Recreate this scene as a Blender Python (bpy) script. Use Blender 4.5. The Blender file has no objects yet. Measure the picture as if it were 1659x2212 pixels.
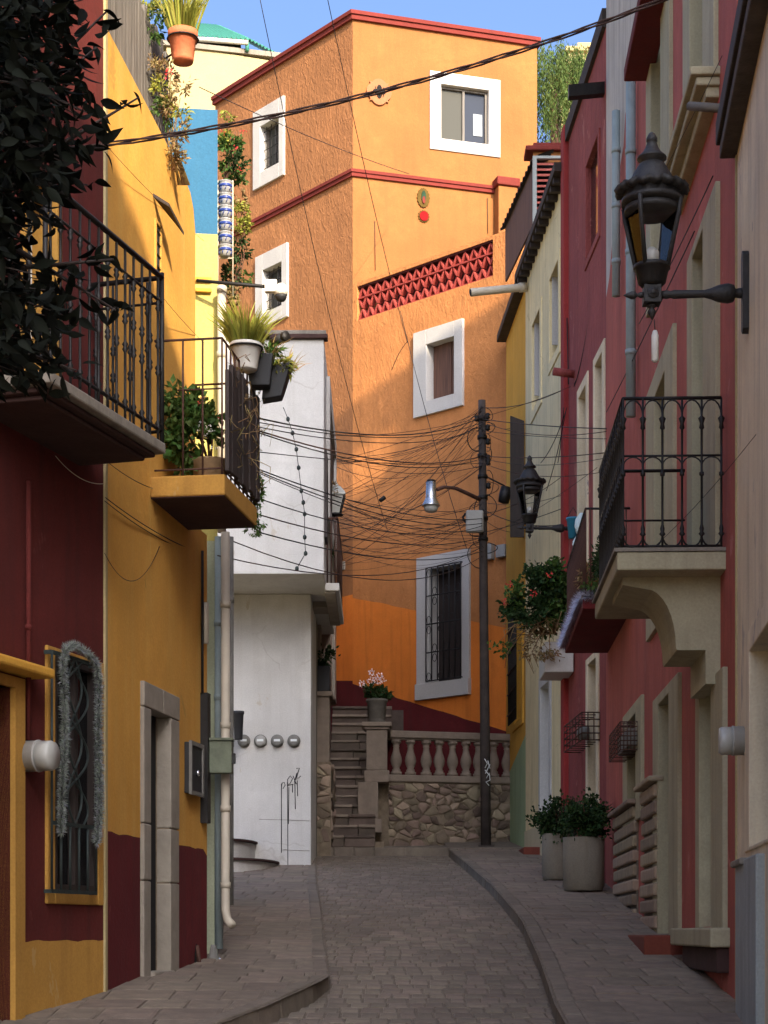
import bpy, math, random
from mathutils import Vector as V, Matrix
from mathutils.geometry import tessellate_polygon
R = math.radians
SC = bpy.context.scene
COL = SC.collection
# ---------------------------------------------------------------- camera, sky, sun, exposure
F, CX, HY, CH = 4000.0, 829.5, 2012.0, 1.75      # lens of the street view: focal length, centre and eye line
cam_d = bpy.data.cameras.new('camera'); cam = bpy.data.objects.new('camera', cam_d); COL.objects.link(cam)
cam.location = (0, 0, CH); cam.rotation_euler = (R(90), 0, 0)
cam_d.sensor_fit = 'HORIZONTAL'; cam_d.sensor_width = 36.0; cam_d.lens = 36.0 * F / 1659.0
cam_d.shift_y = (HY - 1106.0) / 1659.0
cam_d.clip_start = 0.1; cam_d.clip_end = 3000
SC.camera = cam
SUN_DIR = V((0.38, -0.925, 0)).normalized()
SUN_EL = 30.0
world = bpy.data.worlds.new('World'); SC.world = world; world.use_nodes = True
wn = world.node_tree; wn.nodes.clear()
sky = wn.nodes.new('ShaderNodeTexSky'); sky.sky_type = 'NISHITA'; sky.sun_disc = False
sky.sun_elevation = R(SUN_EL); sky.sun_rotation = math.atan2(SUN_DIR.x, SUN_DIR.y)
sky.altitude = 0; sky.air_density = 0.72; sky.dust_density = 7.0; sky.ozone_density = 5.0
bg = wn.nodes.new('ShaderNodeBackground'); bg.inputs[1].default_value = 0.15
wo = wn.nodes.new('ShaderNodeOutputWorld')
wn.links.new(sky.outputs[0], bg.inputs[0]); wn.links.new(bg.outputs[0], wo.inputs[0])
sd = bpy.data.lights.new('sun', 'SUN'); sun = bpy.data.objects.new('sun', sd); COL.objects.link(sun)
sd.energy = 3.3; sd.angle = R(0.6); sd.color = (1.0, 0.84, 0.60)
sv = SUN_DIR * math.cos(R(SUN_EL)) + V((0, 0, math.sin(R(SUN_EL))))
sun.rotation_euler = sv.to_track_quat('Z', 'Y').to_euler(); sun.location = (20, -20, 30)
SC.view_settings.view_transform = 'Standard'; SC.view_settings.look = 'None'
SC.view_settings.gamma = 1.0; SC.view_settings.use_curve_mapping = False
SC.view_settings.exposure = 1.58
try:
    SC.cycles.max_bounces = 5; SC.cycles.diffuse_bounces = 4; SC.cycles.glossy_bounces = 2; SC.cycles.use_denoising = True
except Exception: pass

# ---------------------------------------------------------------- helpers
rng = random.Random(7)
def P(u, v, Y): return V(((u - CX) / F * Y, Y, CH + (HY - v) / F * Y))
def gz(Y): return 0.1 * Y
WL = {}
def wl(o): return WL.get(o.name, V((0, 0, 0))) if o else V((0, 0, 0))
def tag(o, label=None, cat=None, group=None, kind=None):
    if label: o['label'] = label
    if cat: o['category'] = cat
    if group: o['group'] = group
    if kind: o['kind'] = kind
    return o
def thing(name, label, cat, loc, group=None):
    o = bpy.data.objects.new(name, None); COL.objects.link(o); o.location = loc; o.empty_display_size = 0.2
    WL[o.name] = V(loc)
    return tag(o, label, cat, group)
class MB:
    def __init__(s): s.v = []; s.f = []; s.m = []; s.mats = []; s.sm = []
    def mi(s, mat):
        if mat not in s.mats: s.mats.append(mat)
        return s.mats.index(mat)
    def add(s, vs, fs, mat, smooth=False):
        b = len(s.v); k = s.mi(mat)
        s.v.extend([tuple(p) for p in vs])
        for f in fs: s.f.append(tuple(i + b for i in f)); s.m.append(k); s.sm.append(smooth)
        return s
    def hexa(s, c, mat):   # 8 corners: bottom 0-3, top 4-7
        return s.add(c, [(0,3,2,1),(4,5,6,7),(0,1,5,4),(1,2,6,5),(2,3,7,6),(3,0,4,7)], mat)
    def box(s, a, b, mat):
        x0,y0,z0 = a; x1,y1,z1 = b
        return s.hexa([(x0,y0,z0),(x1,y0,z0),(x1,y1,z0),(x0,y1,z0),(x0,y0,z1),(x1,y0,z1),(x1,y1,z1),(x0,y1,z1)], mat)
    def pbox(s, pl, s0, s1, z0, z1, o0, o1, mat):
        c = [pl.w(s0,z0,o1),pl.w(s1,z0,o1),pl.w(s1,z0,o0),pl.w(s0,z0,o0),pl.w(s0,z1,o1),pl.w(s1,z1,o1),pl.w(s1,z1,o0),pl.w(s0,z1,o0)]
        return s.hexa(c, mat)
    def ring(s, pl, so, si, o0, o1, mat, bottom=True):
        a0,a1,b0,b1 = so; c0,c1,d0,d1 = si
        s.pbox(pl, a0, c0, b0, b1, o0, o1, mat); s.pbox(pl, c1, a1, b0, b1, o0, o1, mat)
        s.pbox(pl, c0, c1, d1, b1, o0, o1, mat)
        if bottom and d0 > b0: s.pbox(pl, c0, c1, b0, d0, o0, o1, mat)
        return s
    def wall(s, pl, outer, holes, th, mat, o=0.0):
        loops = [outer] + list(holes)
        flat = [q for l in loops for q in l]
        tris = tessellate_polygon([[V((a, b, 0)) for a, b in l] for l in loops])
        n = len(flat)
        vs = [pl.w(a, b, o) for a, b in flat] + [pl.w(a, b, o - th) for a, b in flat]
        fs = []
        for t in tris:
            fs.append(tuple(t)); fs.append(tuple(i + n for i in reversed(t)))
        k = 0
        for l in loops:
            m = len(l)
            for i in range(m):
                j = (i + 1) % m
                fs.append((k + i, k + j, k + j + n, k + i + n))
            k += m
        return s.add(vs, fs, mat)
    def prism(s, pts, d, mat):     # 3-D polygon extruded by vector d
        n = len(pts); d = V(d)
        tris = tessellate_polygon([[V(p) for p in pts]])
        vs = [V(p) for p in pts] + [V(p) + d for p in pts]
        fs = [tuple(t) for t in tris] + [tuple(i + n for i in reversed(t)) for t in tris]
        fs += [(i, (i+1) % n, (i+1) % n + n, i + n) for i in range(n)]
        return s.add(vs, fs, mat)
    def tube(s, path, r, mat, n=6, caps=True, smooth=True):
        path = [V(p) for p in path]; L = len(path)
        rr = r if isinstance(r, (list, tuple)) else [r] * L
        vs = []; up = V((0.123, 0.31, 0.94)).normalized()
        d0 = (path[1] - path[0]).normalized()
        x = d0.cross(up)
        if x.length < 1e-3: x = d0.cross(V((1, 0, 0)))
        x.normalize()
        for i in range(L):
            d = (path[min(i+1, L-1)] - path[max(i-1, 0)])
            if d.length < 1e-9: d = d0
            d.normalize()
            x = (x - d * x.dot(d)); x = x.normalized() if x.length > 1e-6 else d.orthogonal().normalized()
            y = d.cross(x)
            for k in range(n):
                a = 2 * math.pi * k / n
                vs.append(path[i] + (x * math.cos(a) + y * math.sin(a)) * rr[i])
        fs = []
        for i in range(L - 1):
            for k in range(n):
                k2 = (k + 1) % n
                fs.append((i*n+k, i*n+k2, (i+1)*n+k2, (i+1)*n+k))
        if caps: fs.append(tuple(reversed(range(n)))); fs.append(tuple(range((L-1)*n, L*n)))
        return s.add(vs, fs, mat, smooth)
    def lathe(s, c, prof, mat, n=16, smooth=True, axis=None, rot=0.0):
        c = V(c); z = V(axis).normalized() if axis else V((0, 0, 1))
        x = z.orthogonal().normalized() if axis else V((1, 0, 0)); y = z.cross(x)
        vs = []; fs = []
        for r, h in prof:
            for k in range(n):
                a = 2 * math.pi * k / n + rot
                vs.append(c + z * h + (x * math.cos(a) + y * math.sin(a)) * r)
        for i in range(len(prof) - 1):
            for k in range(n):
                k2 = (k + 1) % n
                fs.append((i*n+k, i*n+k2, (i+1)*n+k2, (i+1)*n+k))
        fs.append(tuple(reversed(range(n)))); fs.append(tuple(range((len(prof)-1)*n, len(prof)*n)))
        return s.add(vs, fs, mat, smooth)
    def leaf(s, p, d, nrm, L, W, mat, bend=0.15):
        d = d.normalized(); sd_ = d.cross(nrm); sd_ = sd_.normalized() if sd_.length > 1e-6 else d.orthogonal().normalized()
        nn = sd_.cross(d)
        m = p + d * (L * 0.45) + nn * (L * bend); t = p + d * L
        return s.add([p, m - sd_ * W * 0.5 - nn * L * 0.05, t, m + sd_ * W * 0.5 - nn * L * 0.05, m], [(0, 4, 1), (1, 4, 2), (0, 3, 4), (3, 2, 4)], mat)
    def build(s, name, parent=None, label=None, cat=None, group=None, kind=None, bevel=0.0, origin=None):
        me = bpy.data.meshes.new(name)
        if parent is not None: off = wl(parent)
        elif origin is not None: off = V(origin)
        else:
            xs = [p[0] for p in s.v]; ys = [p[1] for p in s.v]; zs = [p[2] for p in s.v]
            off = V(((min(xs)+max(xs))/2, (min(ys)+max(ys))/2, min(zs)))
        me.from_pydata([(p[0]-off.x, p[1]-off.y, p[2]-off.z) for p in s.v], [], s.f)
        for m in s.mats: me.materials.append(m)
        me.polygons.foreach_set('material_index', s.m); me.polygons.foreach_set('use_smooth', s.sm)
        me.update()
        o = bpy.data.objects.new(name, me); COL.objects.link(o)
        if parent is not None: o.parent = parent
        else: o.location = off
        WL[o.name] = off
        if bevel:
            b = o.modifiers.new('bevel', 'BEVEL'); b.width = bevel; b.segments = 2; b.limit_method = 'ANGLE'; b.angle_limit = R(40)
        return tag(o, label, cat, group, kind)
def inst(src, name, parent, loc, rot=None, scale=None):
    o = bpy.data.objects.new(name, src); COL.objects.link(o)
    o.parent = parent; o.location = V(loc) - wl(parent)
    if rot is not None: o.rotation_euler = rot
    if scale is not None: o.scale = scale
    WL[o.name] = V(loc)
    return o
def recalc():
    import bmesh
    for me in bpy.data.meshes:
        if me.get('fixed'): continue
        bm = bmesh.new(); bm.from_mesh(me); bmesh.ops.recalc_face_normals(bm, faces=bm.faces); bm.to_mesh(me); bm.free()
class Pl:      # a vertical plane in the place; s runs along it, z up, o out of it towards the street
    def __init__(s, a, b):
        s.a = V((a[0], a[1])); t = V((b[0], b[1])) - s.a; s.L = t.length; s.t = t / t.length
        s.n = V((s.t.y, -s.t.x))
        if s.n.dot(-s.a) < 0: s.n = -s.n
    def s_(s, u):
        k = (u - CX) / F
        return (k * s.a.y - s.a.x) / (s.t.x - k * s.t.y)
    def Y(s, u): return s.a.y + s.t.y * s.s_(u)
    def z(s, u, v): return CH + (HY - v) / F * s.Y(u)
    def w(s, q, z, o=0.0): return V((s.a.x + s.t.x*q + s.n.x*o, s.a.y + s.t.y*q + s.n.y*o, z))
    def uv(s, u, v, o=0.0): return s.w(s.s_(u), s.z(u, v), o)
    def rect(s, u0, u1, vt, vb, ur=None):    # (s0, s1, z0, z1); heights read at column ur
        if ur is None: ur = u0
        a, b = sorted((s.s_(u0), s.s_(u1)))
        return (a, b, s.z(ur, vb), s.z(ur, vt))
def wob(p0, p1, n, amp, seed):      # a hand-painted edge: points between p0 and p1, slightly off the line
    r = random.Random(seed); k = [r.uniform(-amp, amp) for _ in range(n)]
    return [(p0[0] + (p1[0] - p0[0]) * (i + 1) / (n + 1), p0[1] + (p1[1] - p0[1]) * (i + 1) / (n + 1) + k[i] * 0.6 + k[i - 1] * 0.4) for i in range(n)]
def rl(r): return [(r[0], r[2]), (r[1], r[2]), (r[1], r[3]), (r[0], r[3])]
def inset(r, d, db=None): return (r[0]+d, r[1]-d, r[2]+(d if db is None else db), r[3]-d)
def sag(a, b, drop, n=14):
    a = V(a); b = V(b); out = []
    for i in range(n + 1):
        t = i / n; p = a.lerp(b, t); p.z -= drop * 4 * t * (1 - t); out.append(p)
    return out

# ---------------------------------------------------------------- materials
def lin(c):
    def g(x):
        x /= 255.0
        return x / 12.92 if x <= 0.04045 else ((x + 0.055) / 1.055) ** 2.4
    return (g(c[0]), g(c[1]), g(c[2]), 1.0)
MT = {}
def newmat(name):
    m = bpy.data.materials.new(name); m.use_nodes = True
    nt = m.node_tree; b = nt.nodes['Principled BSDF']
    return m, nt, b
def nd(nt, typ, **kw):
    n = nt.nodes.new(typ)
    for k, v in kw.items(): setattr(n, k, v)
    return n
def mixc(nt, fac, a, b, blend='MIX'):
    m = nt.nodes.new('ShaderNodeMix'); m.data_type = 'RGBA'; m.blend_type = blend
    def put(sock, val):
        if hasattr(val, 'is_linked') or isinstance(val, bpy.types.NodeSocket): nt.links.new(val, sock)
        else: sock.default_value = val
    put(m.inputs['Factor'], fac); put(m.inputs['A'], a); put(m.inputs['B'], b)
    return m.outputs['Result']
def ramp(nt, src, p0, p1, c0=(0,0,0,1), c1=(1,1,1,1)):
    r = nt.nodes.new('ShaderNodeValToRGB'); e = r.color_ramp.elements
    e[0].position = p0; e[1].position = p1; e[0].color = c0; e[1].color = c1
    nt.links.new(src, r.inputs[0]); return r.outputs[0]
def noise(nt, vec, scale, detail=4, rough=0.55, dist=0.0, mapscale=None, loc=(0,0,0)):
    if mapscale:
        mp = nt.nodes.new('ShaderNodeMapping'); mp.inputs['Scale'].default_value = mapscale; mp.inputs['Location'].default_value = loc
        nt.links.new(vec, mp.inputs[0]); vec = mp.outputs[0]
    n = nt.nodes.new('ShaderNodeTexNoise'); n.inputs['Scale'].default_value = scale; n.inputs['Detail'].default_value = detail
    n.inputs['Roughness'].default_value = rough; n.inputs['Distortion'].default_value = dist
    nt.links.new(vec, n.inputs['Vector']); return n.outputs['Fac']
def bump(nt, b, h, strength, dist=0.01, prev=None):
    n = nt.nodes.new('ShaderNodeBump'); n.inputs['Strength'].default_value = strength; n.inputs['Distance'].default_value = dist
    nt.links.new(h, n.inputs['Height'])
    if prev is not None: nt.links.new(prev, n.inputs['Normal'])
    nt.links.new(n.outputs[0], b.inputs['Normal']); return n.outputs[0]
def stucco(name, c, var=0.12, b1=0.35, bs=28.0, streak=0.18, dirt=(70,58,48), worn=None, wornamt=0.0, rough=0.9, worm=0.0, cracks=0.0):
    m, nt, b = newmat(name); c = lin(c)
    tc = nt.nodes.new('ShaderNodeTexCoord').outputs['Object']
    big = noise(nt, tc, 0.9, 3, 0.6)
    lo = tuple(x * (1 - var * 1.6) for x in c[:3]) + (1,); hi = tuple(min(1, x * (1 + var)) for x in c[:3]) + (1,)
    col = mixc(nt, ramp(nt, big, 0.3, 0.72), lo, hi)
    mid = noise(nt, tc, 6.5, 4, 0.65)
    col = mixc(nt, ramp(nt, mid, 0.35, 0.75), col, tuple(x * (1 - var * 0.9) for x in c[:3]) + (1,))
    st = noise(nt, tc, 1.0, 3, 0.62, 0.3, (7.0, 7.0, 0.55))
    stf = ramp(nt, st, 0.47, 0.74)
    mul = nt.nodes.new('ShaderNodeMath'); mul.operation = 'MULTIPLY'; mul.inputs[1].default_value = streak
    nt.links.new(stf, mul.inputs[0]); col = mixc(nt, mul.outputs[0], col, lin(dirt))
    fine = noise(nt, tc, 60.0, 1, 0.6)
    col = mixc(nt, 0.10, col, ramp(nt, fine, 0.2, 0.8), 'OVERLAY')
    if worn and wornamt > 0:
        w = noise(nt, tc, 2.3, 5, 0.72, 0.6, (1, 1, 0.55), (3.1, 1.7, 0.4))
        col = mixc(nt, ramp(nt, w, 0.74 - wornamt * 0.4, 0.77 - wornamt * 0.4), col, lin(worn))
    if cracks > 0:
        vo = nt.nodes.new('ShaderNodeTexVoronoi'); vo.feature = 'DISTANCE_TO_EDGE'; vo.inputs['Scale'].default_value = 1.3
        wv = nt.nodes.new('ShaderNodeMixRGB'); wv.inputs[0].default_value = 0.25
        nz = nt.nodes.new('ShaderNodeTexNoise'); nz.inputs['Scale'].default_value = 3.0; nt.links.new(tc, nz.inputs[0])
        nt.links.new(tc, wv.inputs[1]); nt.links.new(nz.outputs['Color'], wv.inputs[2]); nt.links.new(wv.outputs[0], vo.inputs['Vector'])
        gate = noise(nt, tc, 1.1, 2)
        cf = nt.nodes.new('ShaderNodeMath'); cf.operation = 'MULTIPLY'
        nt.links.new(ramp(nt, vo.outputs['Distance'], 0.0, 0.012, (1,1,1,1), (0,0,0,1)), cf.inputs[0]); nt.links.new(ramp(nt, gate, 0.5, 0.6), cf.inputs[1])
        c2 = nt.nodes.new('ShaderNodeMath'); c2.operation = 'MULTIPLY'; c2.inputs[1].default_value = cracks; nt.links.new(cf.outputs[0], c2.inputs[0])
        col = mixc(nt, c2.outputs[0], col, lin(dirt))
    nt.links.new(col, b.inputs['Base Color']); b.inputs['Roughness'].default_value = rough
    b.inputs['Specular IOR Level'].default_value = 0.25
    def scaled(x, k):
        mm = nt.nodes.new('ShaderNodeMath'); mm.operation = 'MULTIPLY'; mm.inputs[1].default_value = k; nt.links.new(x, mm.inputs[0]); return mm.outputs[0]
    def plus(x, y):
        mm = nt.nodes.new('ShaderNodeMath'); mm.operation = 'ADD'; nt.links.new(x, mm.inputs[0]); nt.links.new(y, mm.inputs[1]); return mm.outputs[0]
    hh = plus(scaled(noise(nt, tc, bs, 3, 0.6), b1 * 0.010), scaled(noise(nt, tc, 2.2, 1, 0.5), 0.016))
    if worm > 0: hh = plus(hh, scaled(ramp(nt, noise(nt, tc, 11.0, 2, 0.5, 1.0, (1.5, 1.5, 0.7)), 0.40, 0.66), worm * 0.016))
    bump(nt, b, hh, 1.0, 1.0)
    MT[name] = m; return m
def plain(name, c, rough=0.6, metal=0.0, var=0.15, bs=40.0, b1=0.15, spec=0.4, rnd=0.0, scale=8.0, stain=0.0):
    m, nt, b = newmat(name); c = lin(c)
    tc = nt.nodes.new('ShaderNodeTexCoord').outputs['Object']
    n1 = noise(nt, tc, scale, 4, 0.65)
    col = mixc(nt, ramp(nt, n1, 0.3, 0.7), tuple(x * (1 - var) for x in c[:3]) + (1,), tuple(min(1, x * (1 + var)) for x in c[:3]) + (1,))
    if rnd > 0:
        oi = nt.nodes.new('ShaderNodeObjectInfo'); ge = nt.nodes.new('ShaderNodeNewGeometry')
        ad = nt.nodes.new('ShaderNodeMath'); ad.operation = 'ADD'; nt.links.new(oi.outputs['Random'], ad.inputs[0]); nt.links.new(ge.outputs['Random Per Island'], ad.inputs[1])
        fr = nt.nodes.new('ShaderNodeMath'); fr.operation = 'FRACT'; nt.links.new(ad.outputs[0], fr.inputs[0])
        hs = nt.nodes.new('ShaderNodeHueSaturation')
        mr = nt.nodes.new('ShaderNodeMapRange'); mr.inputs['To Min'].default_value = 1 - rnd; mr.inputs['To Max'].default_value = 1 + rnd
        nt.links.new(fr.outputs[0], mr.inputs['Value']); nt.links.new(mr.outputs[0], hs.inputs['Value'])
        mh = nt.nodes.new('ShaderNodeMapRange'); mh.inputs['To Min'].default_value = 0.5 - rnd * 0.06; mh.inputs['To Max'].default_value = 0.5 + rnd * 0.06
        mu = nt.nodes.new('ShaderNodeMath'); mu.operation = 'MULTIPLY'; mu.inputs[1].default_value = 7.31; f2 = nt.nodes.new('ShaderNodeMath'); f2.operation = 'FRACT'
        nt.links.new(fr.outputs[0], mu.inputs[0]); nt.links.new(mu.outputs[0], f2.inputs[0]); nt.links.new(f2.outputs[0], mh.inputs['Value']); nt.links.new(mh.outputs[0], hs.inputs['Hue'])
        nt.links.new(col, hs.inputs['Color']); col = hs.outputs[0]
    if stain > 0:      # old spills and worn patches spreading over many stones
        ps = nt.nodes.new('ShaderNodeNewGeometry').outputs['Position']
        s1 = ramp(nt, noise(nt, ps, 0.9, 4, 0.65, 0.4, (1.0, 0.45, 1.0)), 0.42, 0.68); sm_ = nt.nodes.new('ShaderNodeMath'); sm_.operation = 'MULTIPLY'; sm_.inputs[1].default_value = stain; nt.links.new(s1, sm_.inputs[0])
        col = mixc(nt, sm_.outputs[0], col, tuple(x * 0.45 for x in c[:3]) + (1,))
        s2 = ramp(nt, noise(nt, ps, 1.7, 5, 0.7, 0.2, (1.0, 0.5, 1.0), (7, 3, 1)), 0.6, 0.72); sm2 = nt.nodes.new('ShaderNodeMath'); sm2.operation = 'MULTIPLY'; sm2.inputs[1].default_value = stain * 0.5; nt.links.new(s2, sm2.inputs[0])
        col = mixc(nt, sm2.outputs[0], col, tuple(min(1, x * 1.5) for x in c[:3]) + (1,))
    nt.links.new(col, b.inputs['Base Color']); b.inputs['Roughness'].default_value = rough; b.inputs['Metallic'].default_value = metal
    b.inputs['Specular IOR Level'].default_value = spec
    if b1 > 0: bump(nt, b, noise(nt, tc, bs, 2, 0.6), b1, 0.01)
    MT[name] = m; return m
def leafmat(name, c, rnd=0.35, trans=0.35, rough=0.5):
    m, nt, b = newmat(name); c = lin(c)
    ge = nt.nodes.new('ShaderNodeNewGeometry'); oi = nt.nodes.new('ShaderNodeObjectInfo')
    ad = nt.nodes.new('ShaderNodeMath'); ad.operation = 'ADD'; nt.links.new(oi.outputs['Random'], ad.inputs[0]); nt.links.new(ge.outputs['Random Per Island'], ad.inputs[1])
    fr = nt.nodes.new('ShaderNodeMath'); fr.operation = 'FRACT'; nt.links.new(ad.outputs[0], fr.inputs[0])
    hs = nt.nodes.new('ShaderNodeHueSaturation'); hs.inputs['Color'].default_value = c
    mr = nt.nodes.new('ShaderNodeMapRange'); mr.inputs['To Min'].default_value = 1 - rnd; mr.inputs['To Max'].default_value = 1 + rnd * 1.3
    nt.links.new(fr.outputs[0], mr.inputs['Value']); nt.links.new(mr.outputs[0], hs.inputs['Value'])
    mh = nt.nodes.new('ShaderNodeMapRange'); mh.inputs['To Min'].default_value = 0.47; mh.inputs['To Max'].default_value = 0.53
    mu = nt.nodes.new('ShaderNodeMath'); mu.operation = 'MULTIPLY'; mu.inputs[1].default_value = 5.7; f2 = nt.nodes.new('ShaderNodeMath'); f2.operation = 'FRACT'
    nt.links.new(fr.outputs[0], mu.inputs[0]); nt.links.new(mu.outputs[0], f2.inputs[0]); nt.links.new(f2.outputs[0], mh.inputs['Value']); nt.links.new(mh.outputs[0], hs.inputs['Hue'])
    nt.links.new(hs.outputs[0], b.inputs['Base Color']); b.inputs['Roughness'].default_value = rough; b.inputs['Specular IOR Level'].default_value = 0.12
    tr = nt.nodes.new('ShaderNodeBsdfTranslucent'); nt.links.new(hs.outputs[0], tr.inputs[0])
    mx = nt.nodes.new('ShaderNodeMixShader'); mx.inputs[0].default_value = trans
    out = nt.nodes['Material Output']
    nt.links.new(b.outputs[0], mx.inputs[1]); nt.links.new(tr.outputs[0], mx.inputs[2]); nt.links.new(mx.outputs[0], out.inputs[0])
    MT[name] = m; return m
def glass(name, c=(40, 44, 48), rough=0.08, spec=0.5):
    m, nt, b = newmat(name); b.inputs['Base Color'].default_value = lin(c); b.inputs['Roughness'].default_value = rough
    b.inputs['Specular IOR Level'].default_value = spec
    tc = nt.nodes.new('ShaderNodeTexCoord').outputs['Object']; bump(nt, b, noise(nt, tc, 1.5, 2), 0.08, 0.02)
    MT[name] = m; return m
def woodmat(name, c, rough=0.75):
    m, nt, b = newmat(name); c = lin(c)
    tc = nt.nodes.new('ShaderNodeTexCoord').outputs['Object']
    g = noise(nt, tc, 3.0, 6, 0.6, 0.4, (9, 9, 0.5))
    col = mixc(nt, ramp(nt, g, 0.3, 0.7), tuple(x * 0.5 for x in c[:3]) + (1,), tuple(min(1, x * 1.35) for x in c[:3]) + (1,))
    nt.links.new(col, b.inputs['Base Color']); b.inputs['Roughness'].default_value = rough; bump(nt, b, g, 0.5, 0.01)
    MT[name] = m; return m
stucco('orange', (142,92,50), 0.14, 0.5, 22, 0.22, (112,66,40))
stucco('orange_rough', (158,106,66), 0.15, 0.4, 22, 0.22, (116,74,48), worm=0.4)
stucco('orange_salmon', (188,124,72), 0.15, 0.6, 20, 0.2, (124,78,52), worm=0.3)
stucco('orange_deep', (226,128,50), 0.10, 0.4, 24, 0.22, (120,62,30))
stucco('dado_red', (100,34,36), 0.2, 0.4, 24, 0.35, (70,40,38), (112,54,52), 0.22)
stucco('trim_red', (112,44,37), 0.15, 0.5, 24, 0.3, (90,40,36))
stucco('white', (202,199,193), 0.13, 0.35, 20, 0.15, (142,132,118), (182,174,160), 0.22, cracks=0.35)
stucco('white_clean', (184,180,175), 0.06, 0.2, 20, 0.16, (170,165,160))
stucco('yellow', (182,136,64), 0.14, 0.35, 26, 0.32, (120,80,40), (176,140,84), 0.22)
stucco('yellow_streak', (212,156,72), 0.15, 0.4, 26, 0.28, (206,174,100), (178,136,66), 0.22)
stucco('near_red', (92,36,32), 0.2, 0.35, 24, 0.4, (50,30,28), (96,48,43), 0.24)
stucco('blue', (52,100,132), 0.07, 0.3, 22, 0.15, (70,110,130))
stucco('pale_yellow', (186,172,98), 0.06, 0.3, 22, 0.16, (160,140,80), cracks=0.8)
stucco('pale_green', (168,172,146), 0.08, 0.3, 22, 0.25, (100,96,80))
stucco('cream', (164,148,108), 0.06, 0.3, 22, 0.35, (170,140,100))
stucco('salmon_red', (170,90,78), 0.18, 0.5, 24, 0.4, (104,54,52), (176,108,98), 0.26)
stucco('pink', (214,112,118), 0.06, 0.3, 24, 0.1, (150,80,80))
stucco('maroon', (146,74,70), 0.16, 0.7, 18, 0.35, (84,46,46), (160,98,90), 0.27, worm=0.4)
stucco('maroon_smooth', (152,56,54), 0.12, 0.4, 24, 0.25, (84,40,40))
stucco('grey_wash', (186,180,174), 0.16, 0.5, 20, 0.4, (90,84,80), (180,104,94), 0.16)
stucco('olive', (168,160,132), 0.12, 0.3, 26, 0.35, (100,92,74))
stucco('olive_light', (204,192,158), 0.05, 0.25, 26, 0.12, (130,118,90))
stucco('grey', (220,203,172), 0.14, 0.4, 24, 0.36, (120,110,100), (168,156,142), 0.26)
stucco('beige', (232,214,168), 0.12, 0.5, 20, 0.3, (130,116,90), cracks=0.4)
stucco('ochre', (214,160,64), 0.08, 0.4, 22, 0.18, (120,84,44))
stucco('green_dado', (160,178,138), 0.10, 0.5, 20, 0.2, (90,96,70), (170,168,130), 0.05)
stucco('brown_red', (120,62,48), 0.12, 0.4, 20, 0.3, (70,40,34))
stucco('slab_grey', (134,126,114), 0.15, 0.5, 18, 0.45, (60,54,48))
stucco('stone_blue', (150,154,150), 0.12, 0.4, 18, 0.3, (90,88,84))
stucco('plaster_brown', (150,98,66), 0.1, 0.4, 20, 0.1, (90,60,40))
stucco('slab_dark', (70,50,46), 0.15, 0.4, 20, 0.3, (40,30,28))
stucco('terrazzo', (140,133,120), 0.2, 0.6, 40, 0.5, (110,100,84))
plain('stone_frame', (144,135,122), 0.85, var=0.16, b1=0.4, scale=5)
plain('rubble', (114,99,84), 0.95, var=0.28, b1=0.9, bs=16, rnd=0.42, scale=4)
plain('rubble_pale', (142,126,106), 0.95, var=0.2, b1=0.8, bs=18, rnd=0.3, scale=5)
plain('mortar', (120,106,88), 0.97, var=0.3, b1=0.9, bs=22)
plain('step_stone', (92,80,70), 0.9, var=0.22, b1=0.6, bs=20, rnd=0.22, scale=4)
plain('carved_stone', (128,114,100), 0.9, var=0.16, b1=0.5, bs=26, scale=5)
plain('cobble', (118,106,92), 0.8, var=0.28, b1=0.5, bs=22, rnd=0.2, scale=7, stain=0.45)
plain('paver', (122,109,95), 0.82, var=0.28, b1=0.45, bs=24, rnd=0.15, scale=5, stain=0.45)
plain('joint', (106,95,82), 0.95, var=0.3, b1=0.6, bs=30)
plain('kerb', (114,103,90), 0.85, var=0.25, b1=0.6, bs=20, rnd=0.12, scale=6, stain=0.4)
plain('iron', (34,32,31), 0.55, 0.3, var=0.3, b1=0.3, bs=60)
plain('iron_rust', (74,48,38), 0.8, 0.1, var=0.4, b1=0.3, bs=60)
plain('iron_green', (44,52,50), 0.6, 0.2, var=0.3, b1=0.2, bs=60)
plain('lamp_iron', (46,44,43), 0.6, 0.2, var=0.25, b1=0.4, bs=50)
plain('lattice', (152,60,52), 0.85, var=0.15, b1=0.3)
plain('lattice_back', (66,15,17), 0.9, var=0.12, b1=0.3)
plain('steel', (190,192,196), 0.25, 0.9, var=0.08, b1=0.05)
plain('meter', (150,148,142), 0.6, 0.0, var=0.12, b1=0.1)
plain('meter_dark', (112,110,104), 0.75, 0.0, var=0.2, b1=0.2)
plain('pvc', (184,174,156), 0.5, var=0.12, b1=0.1, scale=4)
plain('pvc_blue', (134,146,146), 0.6, var=0.14, b1=0.2, scale=4)
plain('box_green', (104,110,92), 0.7, 0.1, var=0.25, b1=0.3, scale=10)
plain('wire', (26,24,23), 0.7, var=0.2, b1=0)
plain('wire_brown', (60,40,32), 0.8, var=0.2, b1=0)
plain('pole', (62,54,50), 0.85, var=0.35, b1=0.5, bs=30, scale=5)
plain('terracotta', (186,104,68), 0.85, var=0.2, b1=0.3)
plain('pot_grey', (92,86,78), 0.85, var=0.2, b1=0.3)
plain('pot_white', (206,202,192), 0.6, var=0.12, b1=0.2)
plain('pot_black', (38,38,40), 0.6, var=0.15, b1=0.1)
plain('soil', (50,40,32), 0.95, var=0.3)
plain('bag', (196,212,212), 0.4, var=0.15, b1=0.3, bs=14)
plain('bucket', (44,120,152), 0.5, var=0.12, b1=0.1)
plain('cloth', (150,154,158), 0.85, var=0.12, b1=0.3, bs=20)
plain('dark_in', (14,13,13), 0.9, var=0.2, b1=0)
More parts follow.
